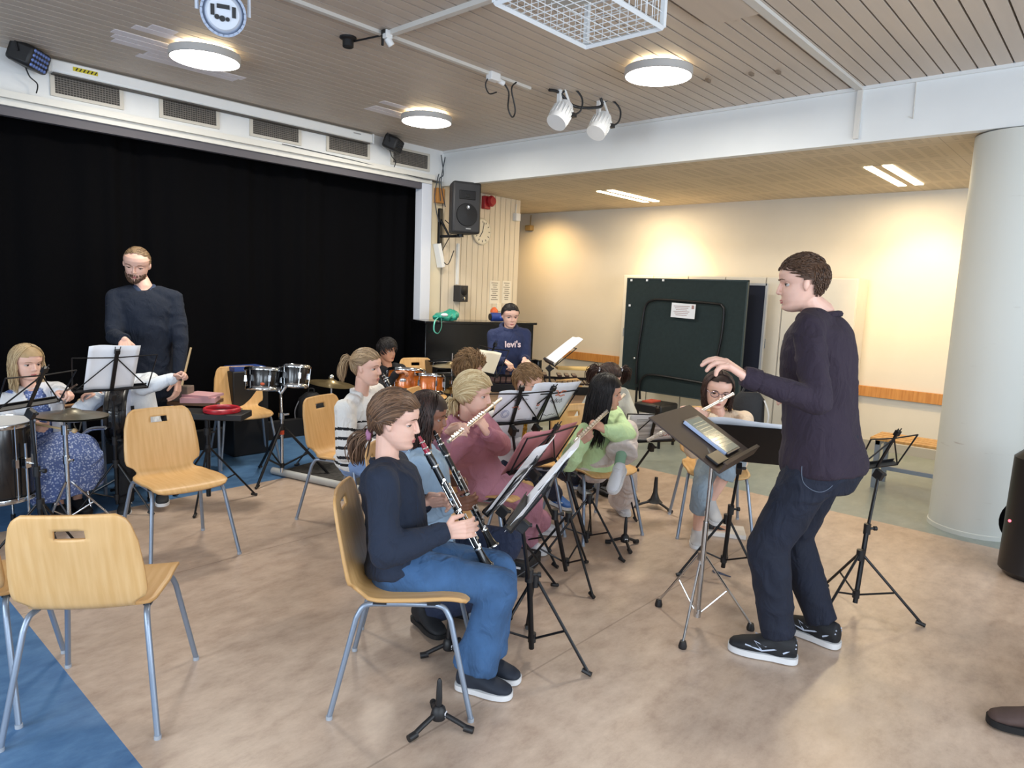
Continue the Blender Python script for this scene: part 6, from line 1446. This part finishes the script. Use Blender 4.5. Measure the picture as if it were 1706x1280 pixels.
P.hair(HDB, 'long', .045, L_=.75, n=240, seed=9, side=-.05, line=.26)
clarinet('black clarinet of the child in the light blue top, parallel to the nearer clarinet', at(722, 716, 3.2), at(822, 912, 3.12), 2.2)
# ---- striped jumper
P = Person('girl with ponytail in a white jumper with black stripes playing clarinet', 1.5, at(611, 612, 4.4), .23, (-58, -4, 0), at(601, 662, 4.48), at(596, 760, 4.66), -70)
P.set_arm('R', at(634, 742, 4.3), -UZ-RH*.9, RH*.8-FH*.3, FH-RH*.2, .6); P.set_arm('L', at(652, 712, 4.4), -UZ+FH*.3+RH*.3, RH*.6-FH*.6, -FH-UZ*.3, .6)
hp = P.hip; P.set_leg('R', V((hp.x, hp.y, .07))+P.f0*.42-P.l*.06, P.f0+UZ, P.f0); P.set_leg('L', V((hp.x, hp.y, .07))+P.f0*.44+P.l*.1, P.f0+UZ, P.f0)
P.body(.0045); P.face('#6b4d38', .5)
STW = mat('knit_white', '#dcdbd8', .9, bump=.1, bscale=150, fold=.55); STB = mat('knit_black', '#14151a', .9)
zz = P.neck.z
P.top(STW, 'jumper', .022, mats=[STW, STB], stripes=lambda c, n: 1 if (zz-.16 > c.z and ((zz-c.z+.03*math.sin(c.x*9+c.y*7)) % .062) < .018) else 0, arm_g=.014, puff=.01, collar=None, vox=.0065, amp=.005, seed=8, it=6)
b = MB(); 
for sg in (-1, 1): b.loft([(P.neck+P.up*.035-P.f*.02+P.l*.035*sg, P.l, P.f, .03, .045), (P.neck-P.up*.01+P.f*.01+P.l*.06*sg, P.l, P.f, .035, .05), (P.neck-P.up*.05+P.f*.06+P.l*.05*sg, P.l, P.f, .03, .03)], 16)
me = remesh(b, 'collar', .006, 2); me.materials.append(STW); link('collar', me, P.t, True, 180)
P.trousers(DENL, 'jeans', .012, flare=.02, seed=7); P.shoes(SHW, SOLEW, LACEW)
P.hair(HDBL, 'tied', .03, line=.30, tie=[(-.46, 0, .16)], tail=[[(0, 0, 0), (-.14, 0, .02), (-.24, 0, -.15), (-.26, 0, -.45), (-.2, 0, -.7)]], n=280, spread=.05, seed=5, nape=-.3, side=.1, ear=True)
clarinet('black clarinet at the lips of the girl in the striped jumper', at(637, 622, 4.33), at(690, 728, 4.25), 2.)
# ---- dark-haired child at the drum kit
P = Person('child with short black hair seated behind the orange drum kit', 1.42, at(645, 583, 6.55), .22, (-75, -8, 0), at(646, 615, 6.6), at(648, 690, 6.75), -95, 'tan')
P.set_arm('R', at(660, 622, 6.3), -UZ-RH*.5, RH+UZ*.3, -UZ, .8); P.set_arm('L', at(668, 640, 6.45), -UZ+RH*.3, RH-FH*.2, -UZ, .8)
hp = P.hip
for k, sg in (('R', -1), ('L', 1)): P.set_leg(k, V((hp.x, hp.y, .07))+P.f0*.34+P.l*(.12*sg), P.f0+UZ, P.f0)
P.body(.006); P.face('#171210', .4); P.top(BLKC, 'top', .02, seed=3, vox=.014); P.trousers(BLKC, 'trousers', vox=.014); P.shoes(SHB, SOLEW)
P.hair(HBL, 'short', .05, line=.2, n=260, lock=.3, flow=(.5, 0, -.5), seed=6, side=.0)
t = thing('drum_throne', 'round black drum stool under the black-haired drummer', 'stool', (hp.x, hp.y, 0)); put(MB().lathe([(0, .40), (.15, .40), (.16, .42), (.15, .455), (0, .46)], n=24), 'seat', BPL, t); tripod(t, .24, .3, .1, 15, m=CHR); put(MB().cyl((0, 0, .05), (0, 0, .4), .015), 'post', CHR, t)
# ---- white-sleeved drummer behind the sheet
P = Person('child in a white long-sleeved top raising a drumstick, head hidden behind the blank sheet', 1.42, at(190, 606, 5.0), .215, (-125, -15, 0), at(212, 636, 5.02), at(240, 735, 5.1), -112)
P.set_arm('L', at(291, 630, 4.9), -FH-UZ*.15, RH*.6+UZ*.3, -UZ*.4+RH*.2-FH*.4, [.9, 1., 1.1, 1.2], .7, size=.15); P.set_arm('R', at(165, 655, 4.8), -UZ-RH, -RH-FH*.4, -UZ, .7)
hp = P.hip
for k, sg in (('R', -1), ('L', 1)): P.set_leg(k, V((hp.x, hp.y, .07))+P.f0*.36+P.l*(.12*sg), P.f0+UZ, P.f0)
P.body(.0055); P.face('#4a3428', .4); P.top(mat('top_white', '#d9dfe6', .85, var=.04, fold=.5), 'top', .026, hem=-.12, lower=.01, seed=9, arm_g=.012, amp=.008); P.trousers(BLKC, 'trousers'); P.shoes(SHB, SOLEW)
put(MB().box(P.hip+P.up*.27+P.f*.125-P.t.location, (.02, .02, .03), P.R), 'chest_badge', BPL, P.t, smooth=False)
P.hair(HB, 'short', .04, n=200, seed=2)
w_ = P.arm['L'][2]+RH*.06; tag(MB().tube([w_-UZ*.05-RH*.01, w_+UZ*.22+RH*.06], [.008, .007], 8).build('drumstick', mat('stick_wood', '#c9ac80', .5)), 'wooden drumstick raised by the child in the white top', 'drumstick')
t = thing('drum_throne', 'round black stool under the child in the white top', 'stool', (hp.x, hp.y, 0)); put(MB().lathe([(0, .42), (.15, .42), (.16, .44), (.15, .475), (0, .48)], n=24), 'seat', BPL, t); tripod(t, .24, .3, .1, 15, m=CHR); put(MB().cyl((0, 0, .05), (0, 0, .42), .015), 'post', CHR, t)
# ---- bearded man
P = Person('tall bearded man in a navy jumper standing before the black curtain', 1.84, at(228, 440, 5.25), .25, (-124, -22, -6), at(243, 488, 5.3), at(247, 640, 5.38), -112, child=False)
P.set_arm('R', at(207, 566, 4.9), -RH*.25-UZ, -FH*.5-UZ*.8+RH*.3, -RH*.3-UZ*.1+FH*.5, [.7, .8, .8, .8], .4, side=-1); P.set_arm('L', at(297, 632, 5.3), RH+FH*.4-UZ*.3, -UZ-FH*.2, -RH, .4)
P.set_leg('R', ank(222, 733, .085), -FH, P.f0-P.l*.2); P.set_leg('L', ank(268, 731, .085), -FH, P.f0+P.l*.2)
P.body(.0045, 1.05); P.face('#5b4030', .8, (0, -.4))
P.top(mat('knit_deepnavy', '#101a2b', .92, var=.06, bump=.1, bscale=170, fold=.5), 'jumper', .016, hem=-.13, collar=None, seed=12, amp=.007)
o = P.to; b = MB()
for sg in (-1, 1): b.tube([P.neck+P.up*.035-P.f*.03+P.l*.055*sg, P.neck+P.up*.02+P.f*.03+P.l*.062*sg, P.neck-P.up*.025+P.f*.075+P.l*.02*sg], [.02, .02, .014], 8, flat=.5)
b.build('shirt_collar', mat('shirt_blue', '#2c3a55', .8), P.t)
P.trousers(mat('trousers_dark', '#191b22', .9, fold=.5), 'trousers', .016, vox=.014); P.shoes(SHB, SOLEB)
P.hair(mat('hair_thin', '#7a6046', .6, island=('#5e4731', '#8f7656')), 'short', .012, line=.43, n=260, lock=.22, flow=(-.6, 0, -.2), seed=7, side=-.02, r=.009, spread=.08)
b = MB(); q = random.Random(3)
for i in range(420):
    z = q.uniform(-.49, -.2); t_ = q.uniform(-1.35, 1.35); p = head_pt(z, t_, 1.05)
    if abs(p.y) < .1 and -.335 < z < -.255: continue
    if z > -.3 and abs(p.y) < .2 and p.x > .25 and not (-.245 < z < -.2): continue
    d = V((p.x*.25, p.y*.3, -.6)).normalized(); p = p+V((.006 if p.x > 0 else 0, .006*(1 if p.y > 0 else -1), 0)); b.tube([P.HL(*p), P.HL(*(p+d*.04+V((.012, 0, 0)))), P.HL(*(p+d*.07))], [.009*P.h, .009*P.h, .003*P.h], 4)
b.build('beard', mat('beard_brown', '#5b4130', .7, island=('#3d2a1e', '#6d4f38')), P.t)
# ---- blonde drummer
P = Person('girl with long dark-blonde hair in a blue dress and white cardigan, at the left edge', 1.42, at(45, 604, 4.55), .222, (-72, -10, 0), at(50, 655, 4.6), at(66, 738, 4.72), -84)
P.set_arm('L', at(98, 655, 4.3), RH-UZ*.8, RH*.8-FH*.2+UZ*.1, -UZ-FH*.3, .9, .6); P.set_arm('R', at(50, 706, 4.38), -UZ-RH, RH*.6-UZ*.2, FH, .9, .6)
hp = P.hip
P.set_leg('R', ank(100, 862), P.f0+UZ, P.f0); P.set_leg('L', ank(130, 852), P.f0+UZ, P.f0)
P.body(.0045); P.face('#8a6f52', .35, (.1, -.1))
def dress_mat():
    m = mat('dress_floral', '#5f76ae', .85); nt = m.node_tree; N = nt.nodes; L = nt.links; tc = N.new('ShaderNodeTexCoord'); v_ = N.new('ShaderNodeTexVoronoi'); v_.inputs['Scale'].default_value = 75; L.new(tc.outputs['Object'], v_.inputs['Vector'])
    r = N.new('ShaderNodeValToRGB'); r.color_ramp.elements[0].color = lin('#b9c6e2'); r.color_ramp.elements[0].position = .2; r.color_ramp.elements[1].color = lin('#56699f'); r.color_ramp.elements[1].position = .5; L.new(v_.outputs['Distance'], r.inputs[0]); L.new(r.outputs[0], N['Principled BSDF'].inputs['Base Color']); return m
DRS = dress_mat()
P.top(DRS, 'dress_bodice', .012, sleeve=.1, collar=None, seed=2)
P.top(mat('cardigan_white', '#d3d5da', .9, bump=.15, bscale=130, fold=.5), 'cardigan', .030, hem=-.1, collar=None, arm_g=.008, seed=5, amp=.007, cut=lambda c: (c-P.hip).dot(P.f) > .04 and abs((c-P.hip).dot(P.l)) < .055+.0*(c.z) and (c-P.neck).length > .0)
kl, kr = P.leg['L'][1], P.leg['R'][1]; kn = (kl+kr)/2; an = (P.leg['L'][2]+P.leg['R'][2])/2; x = P.l
b = MB(); b.loft([(P.hip+P.up*.1, x, P.f, .125, .10), (P.hip+P.f*.03, x, P.f0, .155, .12), (P.hip.lerp(kn, .5)+UZ*.01, x, UZ, .19, .10), (kn-P.f0*.03+UZ*.01, x, UZ, .22, .12), (kn+P.f0*.04-UZ*.02, x, (UZ*.6-P.f0).normalized()*-1, .225, .12), (kn.lerp(an, .3)+P.f0*.03, x, P.f0*-1, .225, .12), (kn.lerp(an, .72)+P.f0*.03, x, P.f0*-1, .225, .13)], 26)
me = remesh(b, 'dress_skirt', .012, 5); wrinkle(me, .012, 9, 4, (1, 1, .4)); me.materials.append(DRS); link('dress_skirt', me, P.t, True, 180)
P.shoes(SHB, SOLEB)
P.hair(hairm('hair_goldblonde', '#866c4b', '#cfb78f'), 'long', .04, L_=.95, n=240, seed=12, side=-.02, line=.28, part=.05)
w_ = P.arm['R'][2]+RH*.04; tag(MB().tube([w_-RH*.02, at(122, 718, 4.3)], [.008, .007], 8).ell(at(124, 718, 4.3), .016).build('drumstick', mat('stick_wood', '#c9ac80')), 'wooden felt-tipped stick low in the blonde drummer\'s right hand', 'drumstick')
w_ = P.arm['L'][2]+RH*.04; tag(MB().tube([w_-RH*.02, at(128, 641, 4.2)], [.007, .006], 8).build('drumstick', mat('stick_dark', '#4b3a30', .5)), 'dark drumstick in the blonde drummer\'s raised left hand', 'drumstick')
t = thing('drum_throne', 'round black stool under the blonde drummer', 'stool', (hp.x, hp.y, 0)); put(MB().lathe([(0, .42), (.15, .42), (.16, .44), (.15, .475), (0, .48)], n=24), 'seat', BPL, t); tripod(t, .24, .3, .1, 15, m=CHR); put(MB().cyl((0, 0, .05), (0, 0, .42), .015), 'post', CHR, t)
# ---- pink flute girl
P = Person('girl with blonde hair in a dusty pink tracksuit playing a flute', 1.42, at(789, 656, 3.72), .232, (-56, -8, 0), at(777, 707, 3.8), at(798, 793, 3.96), -62)
cr, ft = at(834, 665, 3.82), at(747, 736, 3.28)
P.set_arm('L', at(812, 722, 3.62), -UZ+RH*.8+FH*.3, -RH*.45+UZ*.8-FH*.1, -RH*.5+FH*.3-UZ*.2, [.8, .9, .9, .9], .4); P.set_arm('R', at(744, 724, 3.42), -UZ-RH*.6-FH*.2, RH*.75+UZ*.35-FH*.2, FH*.4-UZ*.2+RH*.2, [.7, .7, .7, .7], .5)
P.set_leg('R', ank(872, 918), P.f0+UZ, toedir((860, 925), (890, 932)), l=(.265, .25)); P.set_leg('L', ank(898, 890), P.f0+UZ+RH*.3, RH, l=(.265, .25))
PKC = mat('tracksuit_pink', '#b47c8b', .92, var=.05, bump=.1, bscale=140, fold=.55)
P.body(.004); P.face('#b79b72', .4)
P.top(PKC, 'hoodie', .024, hem=-.1, arm_g=.012, puff=.01, seed=13, amp=.008, collar=None)
b = MB(); b.tube([P.neck-P.up*.005+P.l*(.075*math.cos(a))+P.f*(.068*math.sin(a)-.012)+P.up*(.022-.03*math.sin(a)) for a in [2*PI*k/24 for k in range(24)]], .024, 10, closed=True); b.ell(P.neck-P.f*.09-P.up*.04, (.05, .09, .06), M((P.f, P.l, P.up)).transposed()); me = remesh(b, 'hood', .009, 3); me.materials.append(PKC); link('hood', me, P.t, True, 180)
P.trousers(PKC, 'trousers', .02, flare=.018, length=1.0, seed=14, amp=.007); P.shoes(SHW, SOLEW)
P.hair(HBD, 'tied', .05, line=.27, tie=[(-.42, 0, -.25)], tail=[[(0, 0, 0), (-.03, 0, -.1), (-.02, 0, -.22), (-.0, 0, -.3)]], n=300, spread=.09, seed=8, side=-.12, nape=-.34)
flute('silver flute played by the girl in the pink tracksuit', cr, ft, up=-FH+UZ*.6)
# ---- spiky child behind
P = Person('child with messy brown hair in white, seen from behind above the blonde flute girl', 1.4, at(783, 614, 5.1), .24, (-28, -10, 0), at(775, 660, 5.14), at(778, 748, 5.25), -48)
P.set_arm('R', at(815, 705, 5.0), -UZ-RH*.3, RH, FH, .6); P.set_arm('L', at(825, 690, 5.25), -UZ, RH, -FH, .6); hp = P.hip
for k, sg in (('R', -1), ('L', 1)): P.set_leg(k, V((hp.x, hp.y, .07))+P.f0*.36+P.l*(.08*sg), P.f0+UZ, P.f0)
P.body(.005); P.face('#6b5038', .4); P.top(mat('tee_white', '#dcdde0', .85, fold=.5), 'top', .02, seed=4); P.trousers(DEND, 'trousers'); P.shoes(SHB, SOLEW)
P.hair(HLB, 'short', .055, line=.2, n=320, lock=.3, flow=(-.2, .3, .5), seed=16, spread=1.2, side=-.1)
# ---- standing girl at the xylophone
P = Person('girl in a dark blue hoodie with white lettering standing at the xylophone', 1.5, at(850, 526, 6.75), .222, (-118, -14, 0), at(848, 552, 6.8), at(848, 632, 6.85), -122)
P.set_arm('R', at(842, 602, 6.5), -UZ+FH*.3-RH*.25, RH*.5-FH*.5-UZ*.3, -UZ, .9); P.set_arm('L', at(874, 598, 6.55), -UZ+FH*.4+RH*.1, RH*.4-FH*.5-UZ*.4, -UZ, .9); hp = P.hip
for k, sg in (('R', -1), ('L', 1)): P.set_leg(k, V((hp.x, hp.y, .07))+P.l*(.08*sg), P.f0, P.f0)
P.body(.005); P.face('#1d1513', .45, (0, -.3)); P.top(NAVY2, 'hoodie', .018, hem=-.14, arm_g=.006, collar=None, seed=3)
b = MB(); b.tube([P.neck+P.l*(.078*math.cos(a))+P.f*(.07*math.sin(a)-.012)+P.up*(.02-.035*math.sin(a)) for a in [2*PI*k/24 for k in range(24)]], .024, 10, closed=True); me = remesh(b, 'hood', .01, 2); me.materials.append(NAVY2); link('hood', me, P.t, True, 180)
P.trousers(BLKC, 'trousers', vox=.014); P.shoes(SHB, SOLEW)
P.hair(HBL, 'tied', .03, line=.33, tie=[(-.42, .0, -.2)], tail=[[(0, 0, 0), (-.05, 0, -.15), (0, .0, -.4)]], n=220, spread=.04, seed=4, nape=-.3)
cu = bpy.data.curves.new('chest_lettering', 'FONT'); cu.body = "levi's"; cu.size = .085; cu.extrude = .003; cu.align_x = 'CENTER'; cu.offset = .002
tmp = bpy.data.objects.new('lettering_tmp', cu); C.objects.link(tmp); dg = bpy.context.evaluated_depsgraph_get(); dg.update()
me = bpy.data.meshes.new_from_object(tmp.evaluated_get(dg)); bpy.data.objects.remove(tmp, do_unlink=True); bpy.data.curves.remove(cu)
fo = bpy.data.objects.new('chest_lettering', me); C.objects.link(fo); me.materials.clear(); me.materials.append(mat('print_pinkwhite', '#e6cfd3', .7))
mm = M((P.l, P.up, P.f)).transposed().to_4x4(); mm.translation = P.hip+P.up*((P.neck-P.hip).length*.66)+P.f*.131; fo.parent = P.t; fo.matrix_parent_inverse = pw(P.t).inverted(); fo.matrix_basis = mm
for k, lab in (('R', 'mallet in the right hand of the girl in the lettered hoodie'), ('L', 'mallet in the left hand of the girl in the lettered hoodie')):
    w_ = P.arm[k][2]+RH*.03-UZ*.03; e = w_-FH*.16-UZ*.06+RH*.12
    o = tag(MB().ell(e, .018).build('mallet', BPL), lab, 'mallet', 'mallets of the xylophone girl'); MB().tube([w_, e], .005, 6).build('shaft', mat('shaft_tan', '#c99a72'), o)
music_stand_args = None
t, Q, R = music_stand('black wire stand holding a tilted sheet right of the standing girl', (at(922, 660, 6.0).x, at(922, 660, 6.0).y), at(916, 606, 6.0), 140, 48, rot=10)
sheet('grey-white sheet on the tilted stand right of the standing girl', Q, R, -.2, .22, 0, .33, .016)
t, Q, R = music_stand('black wire stand with a cream sheet behind the child with messy hair', (at(812, 680, 5.7).x, at(812, 680, 5.7).y), at(806, 624, 5.7), 165, 22, rot=10)
sheet('cream sheet on the stand behind the child with messy hair', Q, R, -.17, .2, 0, .2, .016, mat('paper_cream', '#e3dbc6', .7))
# ---- boy
P = Person('boy with short fair-brown hair bent over music behind the white sheets', 1.42, at(879, 637, 4.5), .225, (-76, -16, 0), at(868, 676, 4.52), at(852, 768, 4.62), -55)
P.set_arm('R', at(872, 738, 4.35), -UZ-RH*.5, RH-UZ*.2, FH, .6); P.set_arm('L', at(880, 720, 4.5), -UZ+FH*.4, RH-UZ*.3, -FH, .6); hp = P.hip
P.set_leg('R', ank(928, 843), P.f0+UZ, toedir((925, 840), (955, 852))); P.set_leg('L', ank(962, 815), P.f0+UZ, RH)
P.body(.0042); P.face('#7b5d40', .6); P.top(mat('shirt_palegrey', '#c3c6cd', .85, fold=.5), 'shirt', .018, seed=6); P.trousers(DEND, 'jeans', .014, length=.9)
P.shoes(mat('shoe_blue', '#2d5c9e', .6), SOLEW, LACEB, high=.012, accent=mat('mark_white', '#cfd9e6', .6), extra=[[(.25, .045), (.45, .022), (.75, .03), (.3, .038), (.25, .045)]])
P.hair(HLB, 'short', .04, line=.32, n=360, lock=.18, flow=(.5, .35, -.4), seed=21, side=.1, spread=.3, part=.1, ear=True)
t = thing('saxophone', 'gold saxophone on the boy\'s lap behind the pink folder', 'saxophone', at(878, 712, 4.28))
l0 = V(t.location); pts = [at(868, 672, 4.35), at(874, 680, 4.3), at(876, 700, 4.28), at(872, 735, 4.25), at(868, 765, 4.22), at(874, 778, 4.2), at(884, 772, 4.18), at(890, 750, 4.16), at(893, 732, 4.14)]
pp = spline([p-l0 for p in pts], 5); n = len(pp); put(MB().tube(pp, [.008+.03*(k/n)**1.5+(.03 if k > n-3 else 0) for k in range(n)], 16), 'body_tube', GOLD, t)
mb = MB(); 
for k in range(6, n-10, 2): mb.cyl(pp[k]-FH*.015, pp[k]-FH*.035, .014, 12)
put(mb, 'keys', GOLD, t); put(MB().cyl(pp[0], pp[0]+V((-.03, 0, .01)), .008, 10), 'mouthpiece', BPL, t)
# ---- pigtails
P = Person('child with two brown pigtails in a pale top behind the green flute girl', 1.36, at(1014, 630, 5.5), .24, (-122, -32, 0), at(1012, 655, 5.58), at(1008, 742, 5.72), -112)
P.set_arm('R', at(1000, 715, 5.4), -UZ-RH, RH-FH*.3, FH, .6); P.set_arm('L', at(1032, 712, 5.4), RH-UZ, -FH*.5, -UZ, .6)
P.set_leg('R', ank(971, 828), P.f0+UZ, -FH*.6+RH*.2); P.set_leg('L', ank(1000, 822), P.f0+UZ, -FH*.6+RH*.4)
P.body(.005); P.face('#2e1f18', .6); P.top(mat('top_palegrey', '#bfc0b8', .88, fold=.5), 'top', .022, seed=5, arm_g=.008); P.trousers(BLKC, 'trousers', length=.95); P.shoes(mat('shoe_grey', '#8b8f94', .7), SOLEB, high=.012)
P.hair(HDB, 'tails', .035, line=.31, tie=[(-.08, .36, .30), (-.08, -.36, .30)], tail=[[(0, 0, 0), (0, .12, .06), (-.02, .2, -.12), (-.0, .2, -.4), (0, .16, -.62)], [(0, 0, 0), (0, -.12, .06), (-.02, -.2, -.12), (0, -.2, -.4), (0, -.16, -.62)]], n=260, spread=.07, seed=11)
for sg in (-1, 1): put(MB().tube([P.HL(-.08+.05*math.cos(a), .37*sg, .31+.05*math.sin(a))-P.t.location for a in [2*PI*k/14 for k in range(14)]], .008, 6, closed=True), 'hair_tie', PAPER, P.t)
# ---- green flute girl, legs crossed
P = Person('girl with long black hair in a pale green jumper playing a flute, legs crossed', 1.36, at(1011, 654, 4.38), .225, (-54, -6, 6), at(1001, 700, 4.46), at(994, 771, 4.62), -88, 'mid')
P.set_arm('L', at(1008, 717, 4.22), RH+FH*.3-UZ*.5, -RH*.7+UZ*.45-FH*.2, FH*.4-UZ*.4-RH*.2, [.8, .9, .9, .9], .5); P.set_arm('R', at(964, 738, 4.16), -UZ-RH*.5, RH*.5+UZ*.5-FH*.2, FH*.5, .7)
P.set_leg('L', ank(1034, 852, .065), P.f0*.8+UZ+RH*.6, toedir((1030, 846), (1052, 868)), l=(.255, .245)); P.set_leg('R', at(1030, 783, 4.25), RH*.9+UZ*1.2-FH*.2, -RH*.4-UZ*.55-FH*.7, l=(.255, .235))
P.body(.0042); P.face('#17120f', .5)
P.top(mat('knit_palegreen', '#c9e6b0', .92, bump=.15, bscale=120, fold=.5), 'jumper', .024, hem=-.06, arm_g=.014, puff=.012, seed=15, amp=.008)
P.trousers(mat('trousers_sand', '#d8cdc8', .9, var=.05, fold=.5), 'trousers', .024, flare=.035, length={'L': .92, 'R': .62}, seed=16, amp=.009); P.shoes(SHW, SOLEW, LACEW, high=.012)
kn, a = P.leg['R'][1], P.leg['R'][2]; put(MB().tube([kn.lerp(a, .5)-P.t.location, a-P.t.location], [.036, .031], 14), 'sock', mat('sock_green', '#88ab92', .9), P.t)
P.hair(HBL, 'long', .04, L_=1.5, n=280, seed=14, side=-.04, line=.28, back=3.2, taper=.5)
flute('silver flute played by the girl in the pale green jumper', at(1040, 658, 4.5), at(958, 735, 3.98), up=-FH+UZ*.5)
# ---- girl with glasses
P = Person('girl with glasses and long dark brown hair playing a flute behind the lectern', 1.45, at(1196, 650, 4.48), .23, (-143, -14, -5), at(1198, 697, 4.54), at(1202, 768, 4.66), -148)
P.set_arm('L', at(1180, 696, 4.28), RH-UZ*.7, -RH*.7+UZ*.3-FH*.2, FH*.3-UZ*.2, [.8, .9, .9, .9], .5); P.set_arm('R', at(1140, 706, 4.28), -UZ+RH*.3, -RH*.3+UZ*.6, -FH*.3+RH*.2, .7)
P.set_leg('R', ank(1160, 902, .065), -FH+UZ-RH*.3, toedir((1158, 885), (1160, 915)), l=(.25, .25)); P.set_leg('L', at(1183, 836, 4.4), -FH+UZ, -FH*.8-UZ*.3+RH*.1, l=(.25, .235))
P.body(.0042); P.face('#2b1c17', .6)
P.top(mat('top_tan', '#dcc5ab', .9, var=.05, fold=.5), 'top', .024, hem=-.1, arm_g=.01, seed=17); P.trousers(DENP, 'jeans', .010, flare=.012, length=.46, seed=18); P.shoes(mat('shoe_offwhite', '#bdbab8', .7), SOLEW, LACEW, high=.012)
P.hair(HDB, 'long', .035, L_=.62, n=260, seed=17, side=-.04, line=.37)
print('GL', [ (k, [tuple(round(x) for x in pxy(q)) for q in P.leg[k][:3]]) for k in P.leg])
b = MB()
for sg in (-1, 1):
    b.tube([P.HL(.385, .14*sg+.1*math.cos(a), .0+.085*math.sin(a)) for a in [2*PI*k/24 for k in range(24)]], .0022, 6, closed=True); b.tube([P.HL(.385, .24*sg, .02), P.HL(.2, .31*sg, .03), P.HL(-.03, .33*sg, .02)], .002, 5)
b.tube([P.HL(.385, -.045, .02), P.HL(.405, 0, .035), P.HL(.385, .045, .02)], .002, 5); b.build('glasses', mat('glasses_rim', '#6d6470', .3, .6), P.t)
flute('silver flute played by the girl with glasses, pointing left', at(1222, 656, 4.3), at(1078, 734, 4.24), up=-FH+UZ*.5)
# ---- conductor
P = Person('man in a dark plum jumper and jeans conducting with raised hand, seen from behind', 1.82, at(1336, 472, 3.06), .248, (116, -8, 0), at(1368, 533, 3.1), at(1370, 768, 3.12), 97, child=False, build=1.12)
P.set_arm('L', at(1243, 628, 2.78), -UZ+RH*.3-FH*.6, -RH*.8+UZ*.5, -UZ*.8-RH*.45+FH*.2, [.4, .45, .55, .7], .35, size=.2, l=(.185, .165)); P.set_arm('R', at(1348, 655, 3.4), -UZ+FH*.6, -RH*.5+FH*.4, -UZ, .6)
P.set_leg('L', ank(1294, 1098, .085), -RH*.8+FH*.5, toedir((1318, 1112), (1206, 1086)), l=(.236, .236)); P.set_leg('R', ank(1368, 1070, .085), -RH*.8+FH*.6, toedir((1388, 1082), (1318, 1052)), l=(.236, .236))
P.body(.0036, 1.04); P.face('#5a412e', .4)
PLUM = mat('knit_plum', '#2a202e', .92, var=.06, bump=.12, bscale=160, fold=.55); DENC = mat('denim_conductor', '#11182a', .85, var=.15, vscale=8, bump=.1, bscale=260, fold=.55)
P.top(PLUM, 'jumper', .014, hem=-.07, collar='crew', seed=21, amp=.006, it=5)
P.trousers(DENC, 'jeans', .012, length=.98, seed=22, amp=.006, knee=.006)
c = P.hip-P.f*.128-P.l*.06-UZ*.05
P.shoes(SHB, SOLEW, LACEB, .16, accent=mat('mark_silver', '#b9c3d6', .5), extra=[[(.06, .045), (.3, .03), (.5, .022), (.62, .04), (.45, .032), (.3, .05)], [(.02, .04), (.2, .024)], [(.02, .048), (.16, .036)], [(.5, .022), (.75, .028)]])
P.fade = 1
P.hair(HSH, 'short', .025, line=.33, n=620, lock=.11, flow=(.8, -.1, .2), seed=23, side=.06, spread=.22, r=.011, nape=-.36, ear=True)
P.stitch(P.tr, [(1340, 753), (1362, 760), (1390, 766), (1414, 768)], mat('thread', '#5d6676', .8), 'pocket_stitching'); P.stitch(P.tr, [(1340, 754), (1336, 780), (1338, 803), (1352, 816), (1368, 820), (1384, 812), (1402, 790), (1414, 769)], mat('thread', '#5d6676', .8), 'pocket_stitching')
# ---- person cut off at the right edge
ch = dup(next(iter(CH.values())), (3.72, -.42, 0), math.radians(132), 'wooden chair under the person cut off at the right edge')
P = Person('person at the right picture edge of whom only a brown boot and jeans are seen', 1.75, V((3.7, -.42, 1.24)), .23, (132, 0, 0), V((3.73, -.43, 1.04)), V((3.72, -.44, .53)), 132, child=False)
P.set_arm('R', V((3.4, -.33, .62)), -UZ-FH, dirz(132), -UZ, .4); P.set_arm('L', V((3.3, -.45, .62)), -UZ-FH, dirz(132), -UZ, .4)
a = fl(1766, 1230); td = toedir((1706, 1212), (1645, 1200)); P.set_leg('L', V((a.x, a.y, .085))+td*.02, -RH+UZ, td); P.set_leg('R', V((a.x, a.y, .085))+RH*.4+FH*.25, -RH+UZ, td)
P.body(.006); P.face(); P.top(BLKC, 'jumper', vox=.014); P.trousers(DEN, 'jeans', .014, length=.93); P.shoes(mat('boot_brown', '#4b3a36', .75, var=.15, vscale=20), SOLEB, LACEB, .17, 'boot', .012); P.hair(HB, 'short', .03)

# dark bag hung behind the glasses girl's chair
p = at(1246, 688, 4.98); t = thing('shoulder_bag', 'black shoulder bag with a pale strap hung behind the glasses girl\'s chair', 'bag', p, math.radians(-145))
mb = MB(); mb.loft([((0, 0, -.16), (1, 0, 0), (0, 1, 0), .05, .09), ((0, 0, -.12), (1, 0, 0), (0, 1, 0), .065, .12), ((0, 0, .1), (1, 0, 0), (0, 1, 0), .05, .11), ((0, 0, .15), (1, 0, 0), (0, 1, 0), .02, .07)]); put(mb, 'body', BAG, t)
put(MB().tube(spline([(.03, .1, .1), (.06, .13, .0), (.04, .12, -.12)]), .009, 6, flat=.5), 'pale_strap', mat('strap_pale', '#c9c6c0', .7), t)
put(MB().tube(spline([(-.0, .06, .13), (-.06, .0, .2), (0, -.06, .13)]), .009, 6), 'carry_strap', BAG, t)
